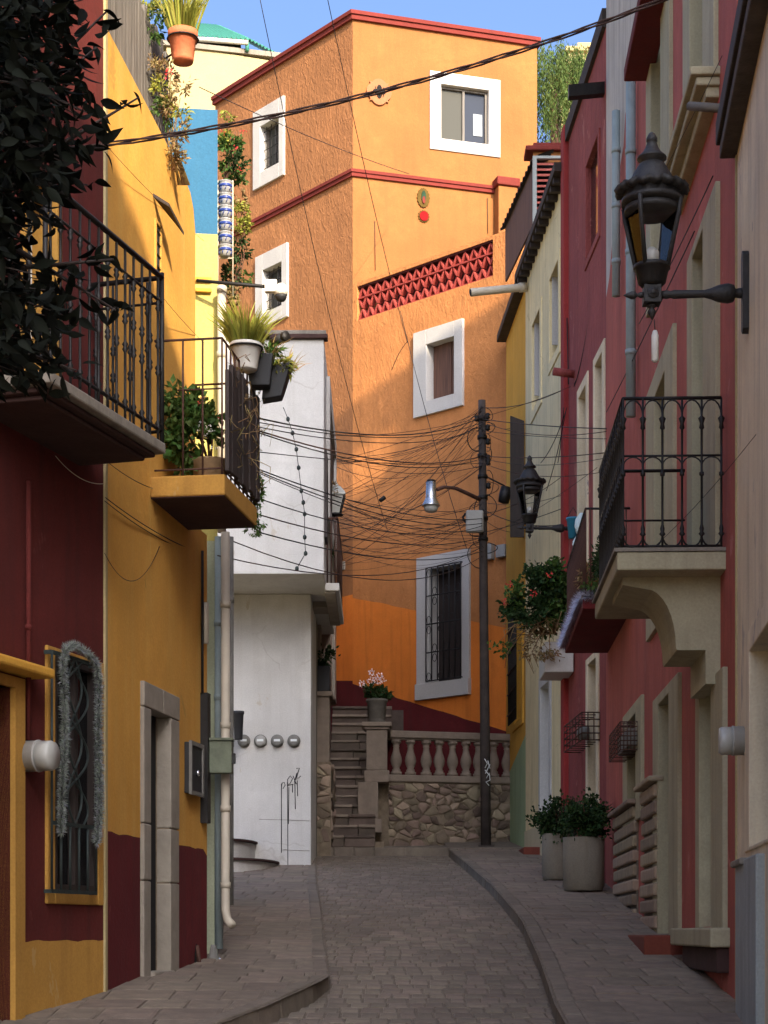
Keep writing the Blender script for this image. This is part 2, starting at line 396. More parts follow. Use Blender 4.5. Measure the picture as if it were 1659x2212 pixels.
plain('teal_roof', (60,126,108), 0.6, var=0.14, b1=0.2)
plain('tar', (74,66,60), 0.9, var=0.3, b1=0.5)
plain('roof_tin', (52,44,40), 0.85, var=0.3, b1=0.4)
plain('paint_black', (24,24,26), 0.6, var=0.1, b1=0)
plain('paint_white', (210,214,212), 0.7, var=0.1, b1=0)
plain('tinsel_green', (116,124,112), 0.45, 0.1, var=0.2, b1=0, rnd=0.7)
plain('tinsel_silver', (190,188,198), 0.25, 0.6, var=0.2, b1=0, rnd=0.5)
plain('flower_pink', (246,222,222), 0.7, var=0.06, b1=0, rnd=0.08)
plain('flower_red', (214,52,50), 0.7, var=0.12, b1=0, rnd=0.15)
plain('flower_white', (244,242,232), 0.7, var=0.05, b1=0)
plain('hill', (128,118,84), 0.95, var=0.35, b1=0.5, scale=0.6)
plain('plaque', (86,68,32), 0.9, var=0.2, b1=0.4, spec=0.1)
plain('plaque_green', (40,62,46), 0.9, var=0.15, b1=0.3, spec=0.1)
plain('plaque_red', (118,20,22), 0.9, var=0.15, b1=0.3, spec=0.1)
plain('jar_white', (150,150,152), 0.25, var=0.05, b1=0)
plain('jar_blue', (44,62,128), 0.3, var=0.2, b1=0)
plain('shade_glass', (168,167,160), 0.3, var=0.06, b1=0.1)
plain('sack', (150,126,96), 0.95, var=0.2, b1=0.5)
glass('glass_dark', (26,28,30)); glass('glass_grey', (70,70,66), 0.6, 0.1); glass('glass_blue', (34,42,58), 0.5, 0.12)
woodmat('wood_brown', (92,62,48)); woodmat('wood_dark', (48,38,34)); woodmat('wood_grey', (104,98,92)); woodmat('door_green', (128,128,112)); woodmat('door_white', (206,208,204))
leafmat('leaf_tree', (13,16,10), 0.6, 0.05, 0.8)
leafmat('leaf_mid', (70,94,44), 0.4, 0.3)
leafmat('leaf_dark', (46,66,36), 0.4, 0.25)
leafmat('leaf_yellow', (142,142,62), 0.35, 0.35)
leafmat('leaf_dry', (132,112,76), 0.35, 0.25)
leafmat('leaf_pepper', (78,94,48), 0.35, 0.3)
def lamp_glass():
    m, nt, b = newmat('lamp_glass'); tr = nt.nodes.new('ShaderNodeBsdfTransparent'); gl = nt.nodes.new('ShaderNodeBsdfGlossy'); gl.inputs['Roughness'].default_value = 0.05
    fr = nt.nodes.new('ShaderNodeFresnel'); fr.inputs[0].default_value = 1.14
    mx = nt.nodes.new('ShaderNodeMixShader'); nt.links.new(fr.outputs[0], mx.inputs[0]); nt.links.new(tr.outputs[0], mx.inputs[1]); nt.links.new(gl.outputs[0], mx.inputs[2])
    nt.links.new(mx.outputs[0], nt.nodes['Material Output'].inputs[0]); MT['lamp_glass'] = m
lamp_glass()
M = MT
# ================================================================ ground, road, pavements
def tab(t, Y):
    if Y <= t[0][0]: return t[0][1]
    for (a, x0), (b, x1) in zip(t, t[1:]):
        if Y <= b: return x0 + (x1 - x0) * (Y - a) / (b - a)
    return t[-1][1]
XR_ = [(0, 0.95), (11.67, 1.08), (14.34, 1.20), (17.6, 1.30), (22.0, 1.268), (26.1, 1.145), (29.6, 1.02)]
XL_ = [(0, -1.6), (10.4, -1.1), (11.67, -0.72), (13.0, -0.40), (13.4, -0.385), (16.0, -0.498), (19.0, -0.63), (24.3, -0.878), (29.6, -1.08)]
HL_ = [(0, 0.13), (12.9, 0.13), (14.0, 0.06), (16.0, 0.022), (40, 0.02)]     # how far the left pavement stands above the road
XR = lambda Y: tab(XR_, Y); XL = lambda Y: tab(XL_, Y); HL = lambda Y: tab(HL_, Y)
HR = 0.12
mb = MB(); ys = [-400, -40, 0, 30, 38, 60, 110, 400]; zz = [-24, -4.4, -0.4, 2.6, 3.2, 9, 22, 30]
for (y0, z0), (y1, z1) in zip(zip(ys, zz), zip(ys[1:], zz[1:])):
    mb.add([(-400, y0, z0), (400, y0, z0), (400, y1, z1), (-400, y1, z1)], [(0, 1, 2, 3)], M['hill'])
mb.build('ground', kind='structure', origin=(0, 0, 0))
mb = MB(); N = 40
for i in range(N):
    y0 = -6 + 36 * i / N; y1 = -6 + 36 * (i + 1) / N
    mb.add([(XL(y0) - 0.1, y0, gz(y0) - 0.009), (XR(y0) + 0.1, y0, gz(y0) - 0.009), (XR(y1) + 0.1, y1, gz(y1) - 0.009), (XL(y1) - 0.1, y1, gz(y1) - 0.009)], [(0, 1, 2, 3)], M['joint'])
road = mb.build('road', kind='structure', origin=(0, 0, 0))
def stone_top(r, w, d, h, mat, jit):     # one paving stone round the origin, worn edges
    e = min(w, d) * 0.06
    q = [(-w/2 + r.uniform(0, jit), -d/2 + r.uniform(0, jit)), (w/2 - r.uniform(0, jit), -d/2 + r.uniform(0, jit)), (w/2 - r.uniform(0, jit), d/2 - r.uniform(0, jit)), (-w/2 + r.uniform(0, jit), d/2 - r.uniform(0, jit))]
    vs = [(x, y, -0.05) for x, y in q] + [(x, y, h - 0.004) for x, y in q] + [(x * (1 - e / w * 2), y * (1 - e / d * 2), h) for x, y in q]
    fs = [(0, 1, 5, 4), (1, 2, 6, 5), (2, 3, 7, 6), (3, 0, 4, 7), (4, 5, 9, 8), (5, 6, 10, 9), (6, 7, 11, 10), (7, 4, 8, 11), (8, 9, 10, 11)]
    return vs, fs
r = random.Random(3)
def pmesh(name, vs, fs, mat):
    me = bpy.data.meshes.new(name); me.from_pydata(vs, [], fs); me.materials.append(mat); return me
def pave(parent, name, mat, y0, y1, xa, xb, zf, cw, cd, gap, nmax, seed, hh=0.0):
    r = random.Random(seed)
    var = [pmesh(name, *stone_top(r, 1.0 * cw, 1.0 * cd, 0.0, mat, 0.01), mat) for _ in range(8)]
    rest = MB(); cells = []
    y = y0; row = 0
    while y < y1:
        d = cd * r.uniform(0.8, 1.25); x0 = xa(y + d/2); x1 = xb(y + d/2); x = x0 - r.uniform(0, cw * 0.8)
        while x < x1 + 0.03:
            w = cw * r.uniform(0.75, 1.3); cells.append((y, d, max(x, x0), min(x + w, x1))); x += w
        y += d; row += 1
    n = 0
    for (y, d, a, b) in cells:
        w = b - a
        if w < 0.035: continue
        yc = y + d / 2; xc = (a + b) / 2; z = zf(xc, yc) + r.uniform(-0.003, 0.003)
        rot = (math.atan(0.1) + r.uniform(-0.012, 0.012), r.uniform(-0.012, 0.012), r.uniform(-0.03, 0.03))
        sx = (w - gap) / cw; sy = (d - gap) / cd
        if n < nmax and y > 10.5 and (abs(xc) < 0.2 * yc + 0.1):
            inst(r.choice(var), name, parent, (xc, yc, z), rot, (sx, sy, 1)); n += 1
        else:
            vs, fs = stone_top(r, w - gap, d - gap, 0.0, mat, 0.01)
            mt = Matrix.Rotation(rot[2], 3, 'Z') @ Matrix.Rotation(rot[1], 3, 'Y') @ Matrix.Rotation(rot[0], 3, 'X')
            rest.add([mt @ V(p) + V((xc, yc, z)) for p in vs], fs, mat)
    o = rest.build(name + '_field', parent, kind='stuff')
pave(road, 'cobble', M['cobble'], -3, 29.7, XL, XR, lambda x, y: gz(y), 0.13, 0.24, 0.004, 300, 11)
# left pavement
WLX = [(-6, -4.2), (8, -3.1), (12.2, -1.85), (15.0, -1.45), (15.5, -2.6), (26.9, -2.9), (27.1, -1.1), (31, -1.1)]
def zl(x, y): return gz(y) + HL(y)
mb = MB(); N = 60
for i in range(N):
    y0 = -6 + 36.5 * i / N; y1 = -6 + 36.5 * (i + 1) / N
    a0, a1 = -4.3, -4.3
    mb.add([(a0, y0, zl(0, y0) - 0.009), (XL(y0), y0, zl(0, y0) - 0.009), (XL(y1), y1, zl(0, y1) - 0.009), (a1, y1, zl(0, y1) - 0.009)], [(0, 1, 2, 3)], M['joint'])
pavL = mb.build('pavement_left', kind='structure', origin=(0, 0, 0))
pave(pavL, 'paver', M['paver'], 6, 29.7, lambda y: tab(WLX, y) - 0.1, lambda y: XL(y) - 0.10, zl, 0.34, 0.42, 0.004, 200, 12)
def kerbs(parent, xf, hf, y0, y1, side, seed):
    r = random.Random(seed); y = y0
    while y < y1:
        L = r.uniform(0.45, 0.75); e = min(y + L - 0.012, y1)
        mb = MB(); xs = [(xf(y), y), (xf(e), e)]; w = 0.13 * side; j = r.uniform(-0.006, 0.006)
        (xa, ya), (xb, yb) = xs
        c = [(xa + j, ya, gz(ya) - 0.1), (xb + j, yb, gz(yb) - 0.1), (xb + w, yb, gz(yb) - 0.1), (xa + w, ya, gz(ya) - 0.1),
             (xa + j + 0.015*side, ya, gz(ya) + hf(ya) + 0.004 + j), (xb + j + 0.015*side, yb, gz(yb) + hf(yb) + 0.004 + j), (xb + w, yb, gz(yb) + hf(yb) + 0.004 + j), (xa + w, ya, gz(ya) + hf(ya) + 0.004 + j)]
        mb.hexa(c, M['kerb']); mb.build('kerb_stone', parent, bevel=0.012); y += L
kerbs(pavL, XL, HL, 9.5, 29.6, -1, 5)
# right pavement
mb = MB()
for i in range(N):
    y0 = -6 + 38 * i / N; y1 = -6 + 38 * (i + 1) / N
    mb.add([(XR(y0), y0, gz(y0) + HR - 0.009), (3.4, y0, gz(y0) + HR - 0.009), (3.4, y1, gz(y1) + HR - 0.009), (XR(y1), y1, gz(y1) + HR - 0.009)], [(0, 1, 2, 3)], M['joint'])
pavR = mb.build('pavement_right', kind='structure', origin=(0, 0, 0))
pave(pavR, 'paver', M['paver'], 8, 29.5, lambda y: XR(y) + 0.13, lambda y: 2.75, lambda x, y: gz(y) + HR, 0.32, 0.42, 0.004, 240, 13)
kerbs(pavR, XR, lambda y: HR, 9.5, 29.5, 1, 6)
# platform across the end of the road, at the foot of the stairs
mb = MB(); mb.hexa([(-1.15, 29.62, 2.8), (2.6, 29.5, 2.8), (2.6, 33, 2.9), (-1.15, 33, 2.9), (-1.15, 29.62, gz(29.7) + 0.11), (2.6, 29.5, gz(29.5) + 0.13), (2.6, 33, 3.32), (-1.15, 33, 3.3)], M['paver'])
plat = mb.build('landing', kind='structure', origin=(0, 29.6, 3))
x = -1.14; r = random.Random(8)
while x < 1.0:
    w = r.uniform(0.3, 0.5); mb = MB(); mb.box((x, 29.56, 2.8), (min(x + w - 0.012, 1.02), 29.70, gz(29.6) + 0.135 + r.uniform(-.008, .008)), M['kerb']); mb.build('kerb_stone', plat, bevel=0.015); x += w

# ================================================================ walls and openings
def grille(name, parent, pl, ri, o, nv, nh, mat, r=0.007):
    mb = MB()
    for i in range(nv):
        q = ri[0] + (ri[1] - ri[0]) * (i + 0.5) / nv; mb.tube([pl.w(q, ri[2], o), pl.w(q, ri[3], o)], r, mat, 5)
    for i in range(nh):
        z = ri[2] + (ri[3] - ri[2]) * (i + 0.5) / nh; mb.tube([pl.w(ri[0], z, o + r), pl.w(ri[1], z, o + r)], r * 1.1, mat, 5)
    return mb.build(name, parent)
def window(house, pl, ro, ri, fm, depth=0.18, proud=0.03, back='glass_dark', name='window', bottom=True, frame=None, split=True, label=None):
    """surround with reveals (a part of the house), with pane or leaf behind it; returns the hole to leave in the wall"""
    mb = MB(); mb.ring(pl, ro, ri, -depth - 0.06, proud, fm, bottom)
    w = mb.build(name, house, label=label, bevel=0.008)
    d = -depth
    if frame:
        mb = MB(); fr = inset(ri, 0.0); mb.ring(pl, fr, inset(ri, 0.045), d - 0.02, d + 0.03, frame)
        if split: m = (ri[0] + ri[1]) / 2; mb.pbox(pl, m - 0.022, m + 0.022, ri[2] + 0.045, ri[3] - 0.045, d - 0.02, d + 0.032, frame)
        mb.build('sash', w)
    if back:
        mb = MB(); mb.pbox(pl, ri[0] - 0.01, ri[1] + 0.01, ri[2] - 0.01, ri[3] + 0.01, d - 0.05, d - 0.022, M[back]); mb.build('pane' if 'glass' in back else 'leaf', w)
    h = inset(ro, 0.012, 0.012 if bottom else -0.0)
    return w, rl(h)
def house(label, loc, name='townhouse'): return thing(name, label, 'house', loc)

# ---------------------------------------------------------------- near dark-red house on the left
LR = Pl((-2.25, 10.83), (-1.845, 12.2)); sB = LR.L
h = house('dark red house at the left with iron balcony and tinsel-framed window', LR.w(sB/2, 1.1)); H_LR = h
holes = []
ro = LR.rect(97, 219, 1393, 1952, 97); ri = LR.rect(114, 207, 1412, 1925, 114)
w, hl = window(h, LR, ro, ri, M['yellow'], 0.02, 0.02, 'glass_dark', frame=M['wood_dark'], label='window in a yellow surround hung with tinsel'); holes.append(hl); W_gar = w; R_gar = ri
ro2 = LR.rect(44, 126, 360, 842, 60); ri2 = LR.rect(52, 114, 380, 842, 60)
w, h2 = window(h, LR, ro2, ri2, M['yellow'], 0.12, 0.03, 'door_white', name='balcony_door', bottom=False); holes.append(h2)
zb = LR.z(130, 2032); zt = 8.3; s40 = LR.s_(44)
rd = (LR.s_(-90), LR.s_(22), 0.7, LR.z(10, 1482))
mb = MB(); mb.wall(LR, [(-4, 0.4), (s40, 0.4), (s40, zb)] + wob((s40, zb), (sB, zb), 14, 0.009, 1) + [(sB, zb), (sB, zt), (-4, zt)], holes + [rl(rd)], 0.3, M['near_red']); mb.build('wall', h)
mb = MB(); mb.wall(LR, [(s40, 0.4), (sB, 0.4), (sB, zb)] + wob((s40, zb), (sB, zb), 14, 0.009, 1)[::-1] + [(s40, zb)], [], 0.3, M['yellow']); mb.build('dado', h)
mb = MB(); mb.ring(LR, (LR.s_(-120), s40 - 0.004, 0.6, LR.z(20, 1462)), (rd[0], rd[1], 0.6, rd[3]), -0.32, 0.035, M['yellow'], False); d = mb.build('door', h)
mb = MB(); mb.pbox(LR, rd[0] - 0.05, rd[1] + 0.05, 0.5, rd[3] + 0.05, -0.30, -0.26, M['wood_dark']); mb.build('leaf', d)
mb = MB(); z0 = LR.z(30, 1458); mb.pbox(LR, LR.s_(-150), LR.s_(68), z0, z0 + 0.06, -0.05, 0.16, M['ochre']); mb.build('door_ledge', h, bevel=0.015)
mb = MB(); mb.pbox(LR, -4, sB, zt - 0.2, zt + 0.1, -6, 0.02, M['tar']); mb.build('roof', h)
mb = MB(); q = LR.s_(52); mb.tube([LR.w(q, LR.z(52, 1040), 0.03), LR.w(q, LR.z(52, 1600), 0.03)], 0.016, M['near_red'], 8); mb.tube([LR.w(q, LR.z(52, 1350), 0.03), LR.w(q, LR.z(52, 1362), 0.03)], 0.022, M['near_red'], 8); mb.build('conduit', h)
# its window grille, with a diamond pattern
LRo = Pl(LR.w(0, 0, 0.065).xy, LR.w(sB, 0, 0.065).xy); LR_, LR = LR, LRo
mb = MB(); ri = LRo.rect(112, 208, 1408, 1925, 112); o = 0.0; n = 5
for i in range(n + 1):
    q = ri[0] + (ri[1] - ri[0]) * i / n
    mb.tube([LR.w(q, ri[2] - 0.0, o), LR.w(q, ri[3], o)] if i in (0, n) else [LR.w(q, ri[2], o), LR.w(q, ri[2] + 0.42, o)], 0.009, M['iron_green'], 6)
mid = (ri[0] + ri[1]) / 2; H0 = ri[2] + 0.42; H1 = ri[3]
for sg in (-1, 1):
    for off in (0.0, 0.13):
        pts = []
        for k in range(49):
            t = k / 48; pts.append(LR.w(mid + sg * (0.10 + off * 0.7) * math.sin(t * math.pi * 3 + off * 5), H0 + (H1 - H0) * t, o))
        mb.tube(pts, 0.008, M['iron_green'], 5)
for z in (ri[2], ri[2] + 0.42, ri[3]): mb.pbox(LR, ri[0], ri[1], z - 0.012, z + 0.012, o - 0.008, o + 0.008, M['iron_green'])
for q in (ri[0], ri[1]):
    for z in (ri[2], ri[3]): mb.pbox(LR, q - 0.01, q + 0.01, z - 0.012, z + 0.012, -0.05, o, M['iron_green'])
mb.build('grille', h); LR = LR_
# balcony
far = 0.25; bs1 = sB - far; bs0 = bs1 - 1.62; prj = 0.55; zt_ = 4.86
def bal(name, parent, pl, s0, s1, prj, ztop, th, mat, under=None, steps=0):
    mb = MB(); mb.pbox(pl, s0, s1, ztop - th, ztop, -0.02, prj, mat)
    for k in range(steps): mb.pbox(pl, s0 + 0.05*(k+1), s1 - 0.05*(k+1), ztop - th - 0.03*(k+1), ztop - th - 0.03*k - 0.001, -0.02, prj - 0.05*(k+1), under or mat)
    return mb.build(name, parent, bevel=0.012)
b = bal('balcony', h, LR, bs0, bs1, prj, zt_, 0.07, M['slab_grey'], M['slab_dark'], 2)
tag(b, 'weathered grey balcony slab with wrought iron railing')
rt = zt_ + 1.06
mb = MB(); loop = [LR.w(bs0, rt, 0.02), LR.w(bs0, rt, prj - 0.03), LR.w(bs1, rt, prj - 0.03), LR.w(bs1, rt, 0.02)]
mb.tube(loop, 0.018, M['iron'], 6); mb.tube([p - V((0, 0, 0.98)) for p in loop], 0.012, M['iron'], 6); mb.tube([p - V((0, 0, 0.16)) for p in loop], 0.009, M['iron'], 6)
for q in (bs0, bs1): mb.tube([LR.w(q, zt_, prj - 0.03), LR.w(q, rt + 0.03, prj - 0.03)], 0.017, M['iron'], 6)
mb.build('handrail', b)
def balus(r0, hgt, mat, kn):
    mb = MB(); pr = [(r0, 0)]
    for z in kn:
        pr += [(r0, z - 0.035), (r0 * 2.3, z - 0.015), (r0 * 1.3, z), (r0 * 2.3, z + 0.015), (r0, z + 0.035)]
    pr.append((r0, hgt)); mb.lathe((0, 0, 0), pr, mat, 8)
    return mb
mb = balus(0.0085, 1.04, M['iron'], (0.10, 0.45, 0.62, 0.86)); me = mb.build('bal_src', None, origin=(0, 0, 0)); me_b = me.data; bpy.data.objects.remove(me)
nb = 13
for i in range(nb): inst(me_b, 'baluster', b, LR.w(bs0 + (bs1 - bs0) * (i + 0.5) / nb, zt_, prj - 0.03))
for i in range(4): inst(me_b, 'baluster', b, LR.w(bs0, zt_, 0.06 + i * 0.12)); inst(me_b, 'baluster', b, LR.w(bs1, zt_, 0.06 + i * 0.12))

# ---------------------------------------------------------------- yellow house
YH = Pl((-1.845, 12.2), (-1.845 + 0.15 * 3, 15.2))
h = house('bright yellow house with dark red dado and stone door frame', YH.w(1.3, 1.2)); H_YH = h
sE = YH.s_(447); sU = YH.s_(422); zd = 2.41; zs = 4.95
ro = YH.rect(303, 380, 1470, 2180, 303); ri = YH.rect(318, 362, 1531, 2180, 318)
ro = (ro[0], ro[1], 1.0, ro[3]); ri = (ri[0], ri[1], 1.0, ri[3])
# stone frame built of blocks
w, hl = window(h, YH, (ro[0]+0.004, ro[1]-0.004, ro[2], ro[3]-0.004), (ri[0]-0.004, ri[1]+0.004, ri[2], ri[3]+0.004), M['mortar'], 0.07, 0.012, 'dark_in', name='door', bottom=False, label='dark doorway in a pale cut-stone frame')
zc = [1.0, YH.z(340, 1905), YH.z(340, 1785), ri[3]]
for a, bb in zip(zc, zc[1:]):
    for q0, q1 in ((ro[0], ri[0]), (ri[1], ro[1])):
        mb = MB(); mb.pbox(YH, q0, q1, a + 0.004, bb - 0.004, -0.085, 0.03 + rng.uniform(-.004, .004), M['stone_frame']); mb.build('stone_block', w, bevel=0.008)
sm = ro[0] + (ro[1] - ro[0]) * 0.52
for q0, q1 in ((ro[0], sm - 0.004), (sm + 0.004, ro[1])):
    mb = MB(); mb.pbox(YH, q0, q1, ri[3] + 0.001, ro[3], -0.085, 0.032, M['stone_frame']); mb.build('stone_block', w, bevel=0.008)
mb = MB(); mb.pbox(YH, ri[0], ri[1], 1.0, 1.46, -0.1, 0.06, M['stone_frame']); mb.build('threshold', w, bevel=0.01)
wr = YH.rect(333, 347, 470, 640, 333); wri = inset(wr, 0.03)
w, hw = window(h, YH, wr, wri, M['yellow'], 0.10, 0.015, 'glass_dark', frame=M['wood_dark'], split=False)
grille('grille', w, YH, wri, 0.0, 3, 6, M['iron'], 0.006)
mb = MB(); za = wr[3]; mb.prism([YH.w(wr[0]-0.03, za + 0.14, 0.0), YH.w(wr[1]+0.04, za + 0.03, 0.10), YH.w(wr[1]+0.06, za - 0.05, 0.16), YH.w(wr[0]-0.03, za + 0.06, 0.12)], (0, 0, 0.025), M['wood_dark']); mb.build('canopy', w)
def doorcut(ro): return [(ro[0]+0.012, 0.7), (ro[1]-0.012, 0.7), (ro[1]-0.012, ro[3]-0.012), (ro[0]+0.012, ro[3]-0.012)]
dl, dr_, dt = ro[0]+0.012, ro[1]-0.012, ro[3]-0.012
top = [(sU - 0.0, 7.25), (sU - 0.06, 7.42), (sU - 0.16, 7.51), (sU - 0.32, 7.55), (0.0, 7.74)]
mb = MB(); mb.wall(YH, [(0.0, zd)] + wob((0, zd), (dl, zd), 9, 0.008, 2) + [(dl, zd), (dl, dt), (dr_, dt), (dr_, zd)] + wob((dr_, zd), (sE - 0.12, zd), 9, 0.008, 3) + [(sE - 0.12, zd), (sE, zd - 0.05), (sE, zs), (sU, zs)] + top, [hw], 0.3, M['yellow_streak']); mb.build('wall', h)
mb = MB(); mb.wall(YH, [(0.0, 0.7), (dl, 0.7), (dl, zd)] + wob((0, zd), (dl, zd), 9, 0.008, 2)[::-1] + [(0.0, zd)], [], 0.3, M['dado_red']); mb.build('dado', h)
mb = MB(); mb.wall(YH, [(dr_, 0.7), (sE - 0.05, 0.7), (sE, 0.9), (sE, zd - 0.05), (sE - 0.12, zd)] + wob((dr_, zd), (sE - 0.12, zd), 9, 0.008, 3)[::-1] + [(dr_, zd)], [], 0.3, M['dado_red']); mb.build('dado', h)
mb = MB(); mb.pbox(YH, -0.01, 0.05, 1.0, 8.3, -0.2, 0.014, M['cream']); mb.build('corner_strip', h, bevel=0.01)
mb = MB(); mb.pbox(YH, 0.06, sU - 0.4, 7.2, 7.3, -5, -0.3, M['tar']); mb.build('roof', h)
# balcony with yellow slab
s0 = YH.s_(325); prjY = 0.547; s1 = s0 + 1.08; zt_ = 5.02
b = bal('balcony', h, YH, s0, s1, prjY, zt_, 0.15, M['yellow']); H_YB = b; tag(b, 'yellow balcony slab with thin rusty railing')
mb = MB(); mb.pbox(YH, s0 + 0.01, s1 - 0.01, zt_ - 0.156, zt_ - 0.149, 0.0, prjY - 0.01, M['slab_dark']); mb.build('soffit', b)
rt = zt_ + 0.97; loop = [YH.w(s0, rt, 0.03), YH.w(s0, rt, prjY - 0.02), YH.w(s1, rt, prjY - 0.02), YH.w(s1, rt, 0.03)]
mb = MB(); mb.tube(loop, 0.009, M['iron_rust'], 6); mb.tube([p - V((0, 0, 0.93)) for p in loop], 0.007, M['iron_rust'], 6); mb.tube([YH.w(s0, rt - 0.36, 0.2), YH.w(s0, rt - 0.36, prjY - 0.02)], 0.006, M['iron_rust'], 6); mb.build('handrail', b)
mb = MB(); mb.tube([V((0, 0, 0)), V((0, 0, 0.97))], 0.008, M['iron_rust'], 6); t = mb.build('bar_src', None, origin=(0, 0, 0)); bar_me = t.data; bpy.data.objects.remove(t)
for o in (0.24, 0.385): inst(bar_me, 'baluster', b, YH.w(s0, zt_, o))
for i in range(9): inst(bar_me, 'baluster', b, YH.w(s0 + (s1 - s0) * i / 8, zt_, prjY - 0.02))
r = random.Random(21)
for i in range(9):     # weathered boards lashed along the street side of the railing
    q = s0 + 0.02 + i * 0.115; mb = MB(); zl_ = zt_ + 0.02 + r.uniform(0, .03); zh = rt - r.uniform(0.12, 0.26)
    mb.pbox(YH, q, q + 0.10, zl_, zh, prjY - 0.005, prjY + 0.018 + r.uniform(0, 0.012), M['wood_dark']); mb.build('plank', b, bevel=0.006)
# stone-coloured beam end and pipes under the balcony come later
# ---------------------------------------------------------------- blue and yellow house behind it
BH = Pl((-2.7, 15.15), (-1.372, 15.3))
h = house('narrow house front painted sky blue over pale yellow', BH.w(1.0, 1.5)); H_BH = h
sR = BH.s_(470); sL = 0.0; zA = BH.z(440, 505); zB = BH.z(440, 1168)
mb = MB(); mb.wall(BH, [(sL, zA), (sR, zA), (sR, BH.z(440, 236)), (sL, BH.z(440, 236))], [], 0.4, M['blue']); mb.build('wall', h, label='sky blue upper wall')
mb = MB(); mb.wall(BH, [(sL, zB), (sR, zB), (sR, zA), (sL, zA)], [], 0.4, M['pale_yellow']); mb.build('wall', h, label='pale yellow middle wall')
mb = MB(); mb.wall(BH, [(sL, 1.2), (sR, 1.2), (sR, zB), (sL, zB)], [], 0.4, M['pale_green']); mb.build('wall', h, label='grey-green lower wall')
for v in (604, 628):
    mb = MB(); z = BH.z(440, v); mb.pbox(BH, sL, sR - 0.05, z - 0.02, z + 0.012, 0.0, 0.035, M['ochre']); mb.build('ledge', h, bevel=0.006)
mb = MB(); zq = BH.z(440, 236) - 0.02; mb.prism([V((-2.7, 15.56, 1.2)), V((-1.42, 15.70, 1.2)), V((-2.0, 21.0, 1.2)), V((-2.9, 21.0, 1.2))], (0, 0, zq - 1.2), M['cream']); mb.build('side_wall', h)
# cream house higher up with the teal tin roof
CR = Pl(P(360, 100, 41.6).xy, P(610, 100, 42.2).xy); sx_ = CR.L
h = house('cream house high behind with a teal corrugated roof', CR.w(1, 8))
zt = CR.z(470, 106); mb = MB(); mb.wall(CR, [(0, 6), (sx_, 6), (sx_, zt - 0.15), (0, zt)], [], 0.4, M['cream']); mb.build('wall', h)
mb = MB(); mb.pbox(CR, -0.1, sx_ + 0.1, zt - 0.06, zt + 0.05, -0.4, 0.06, M['slab_grey']); mb.build('coping', h)
mb = MB(); mb.pbox(CR, 0, sx_, 6, zt - 0.2, -4, -0.4, M['cream']); mb.build('side_wall', h)
def corrugated(mb, a, b, c, d, n, amp, mat, th=0.012):    # a-b eave, d-c ridge
    a, b, c, d = map(V, (a, b, c, d)); nn = (b - a).cross(d - a).normalized(); vs = []; fs = []
    for i in range(n * 4 + 1):
        t = i / (n * 4); o = nn * (amp * math.sin(i * math.pi / 2)); vs += [a.lerp(b, t) + o, d.lerp(c, t) + o, a.lerp(b, t) + o + nn * th, d.lerp(c, t) + o + nn * th]
    for i in range(n * 4):
        k = i * 4; fs += [(k, k+4, k+5, k+1), (k+2, k+3, k+7, k+6), (k, k+2, k+6, k+4), (k+1, k+5, k+7, k+3)]
    mb.add(vs, fs, mat)
mb = MB(); corrugated(mb, P(395, 76, 41.8), P(538, 86, 41.8), P(470, 56, 46), P(390, 48, 46), 14, 0.02, M['teal_roof'], 0.02); mb.build('tin_roof', h)
mb = MB(); corrugated(mb, P(538, 86, 41.8), P(610, 124, 43.0), P(560, 104, 46.5), P(470, 56, 46), 10, 0.02, M['teal_roof'], 0.02); mb.build('tin_roof', h)
mb = MB()
for u in (405, 534): mb.tube([P(u, 110, 41.9), P(u, 84, 41.9)], 0.05, M['teal_roof'], 6)
mb.tube([P(395, 82, 41.85), P(536, 92, 41.85)], 0.06, M['pot_white'], 6); mb.build('roof_post', h)
mb = MB(); p_ = P(380, 108, 43.5); q_ = P(520, 86, 43.5); mb.box((p_.x, 43.5, p_.z - .3), (q_.x, 43.6, q_.z), M['wood_dark']); mb.build('loft_wall', h)

# ---------------------------------------------------------------- white house
h = house('white rendered house whose upper storey juts over the pavement', (-1.7, 26.5, 2.6)); H_WB = h
Yu = 25.5; Yl = 27.0
xl = -3.2; xu = -0.826; xw = -1.063; zu0 = P(600, 1240, Yu).z; zu1 = P(600, 733, Yu).z
mb = MB(); mb.box((xl, Yu, zu0), (xu, 30.7, zu1), M['white']); mb.build('upper_storey', h, bevel=0.015)
mb = MB(); mb.box((xl, Yl, 2.0), (xw, 29.0, zu0 - 0.002), M['white']); mb.build('lower_wall', h, bevel=0.015)
mb = MB(); mb.box((xl, Yu - 0.06, zu1), (xu + 0.05, Yu + 0.12, zu1 + 0.06), M['slab_dark']); mb.box((xl, Yu - 0.03, zu1 + 0.061), (xu + 0.03, Yu + 0.12, zu1 + 0.12), M['slab_grey']); mb.box((xl, Yu + 0.121, zu1 + 0.001), (xu - 0.01, 30.68, zu1 + 0.05), M['slab_grey']); mb.build('cornice', h, bevel=0.01)
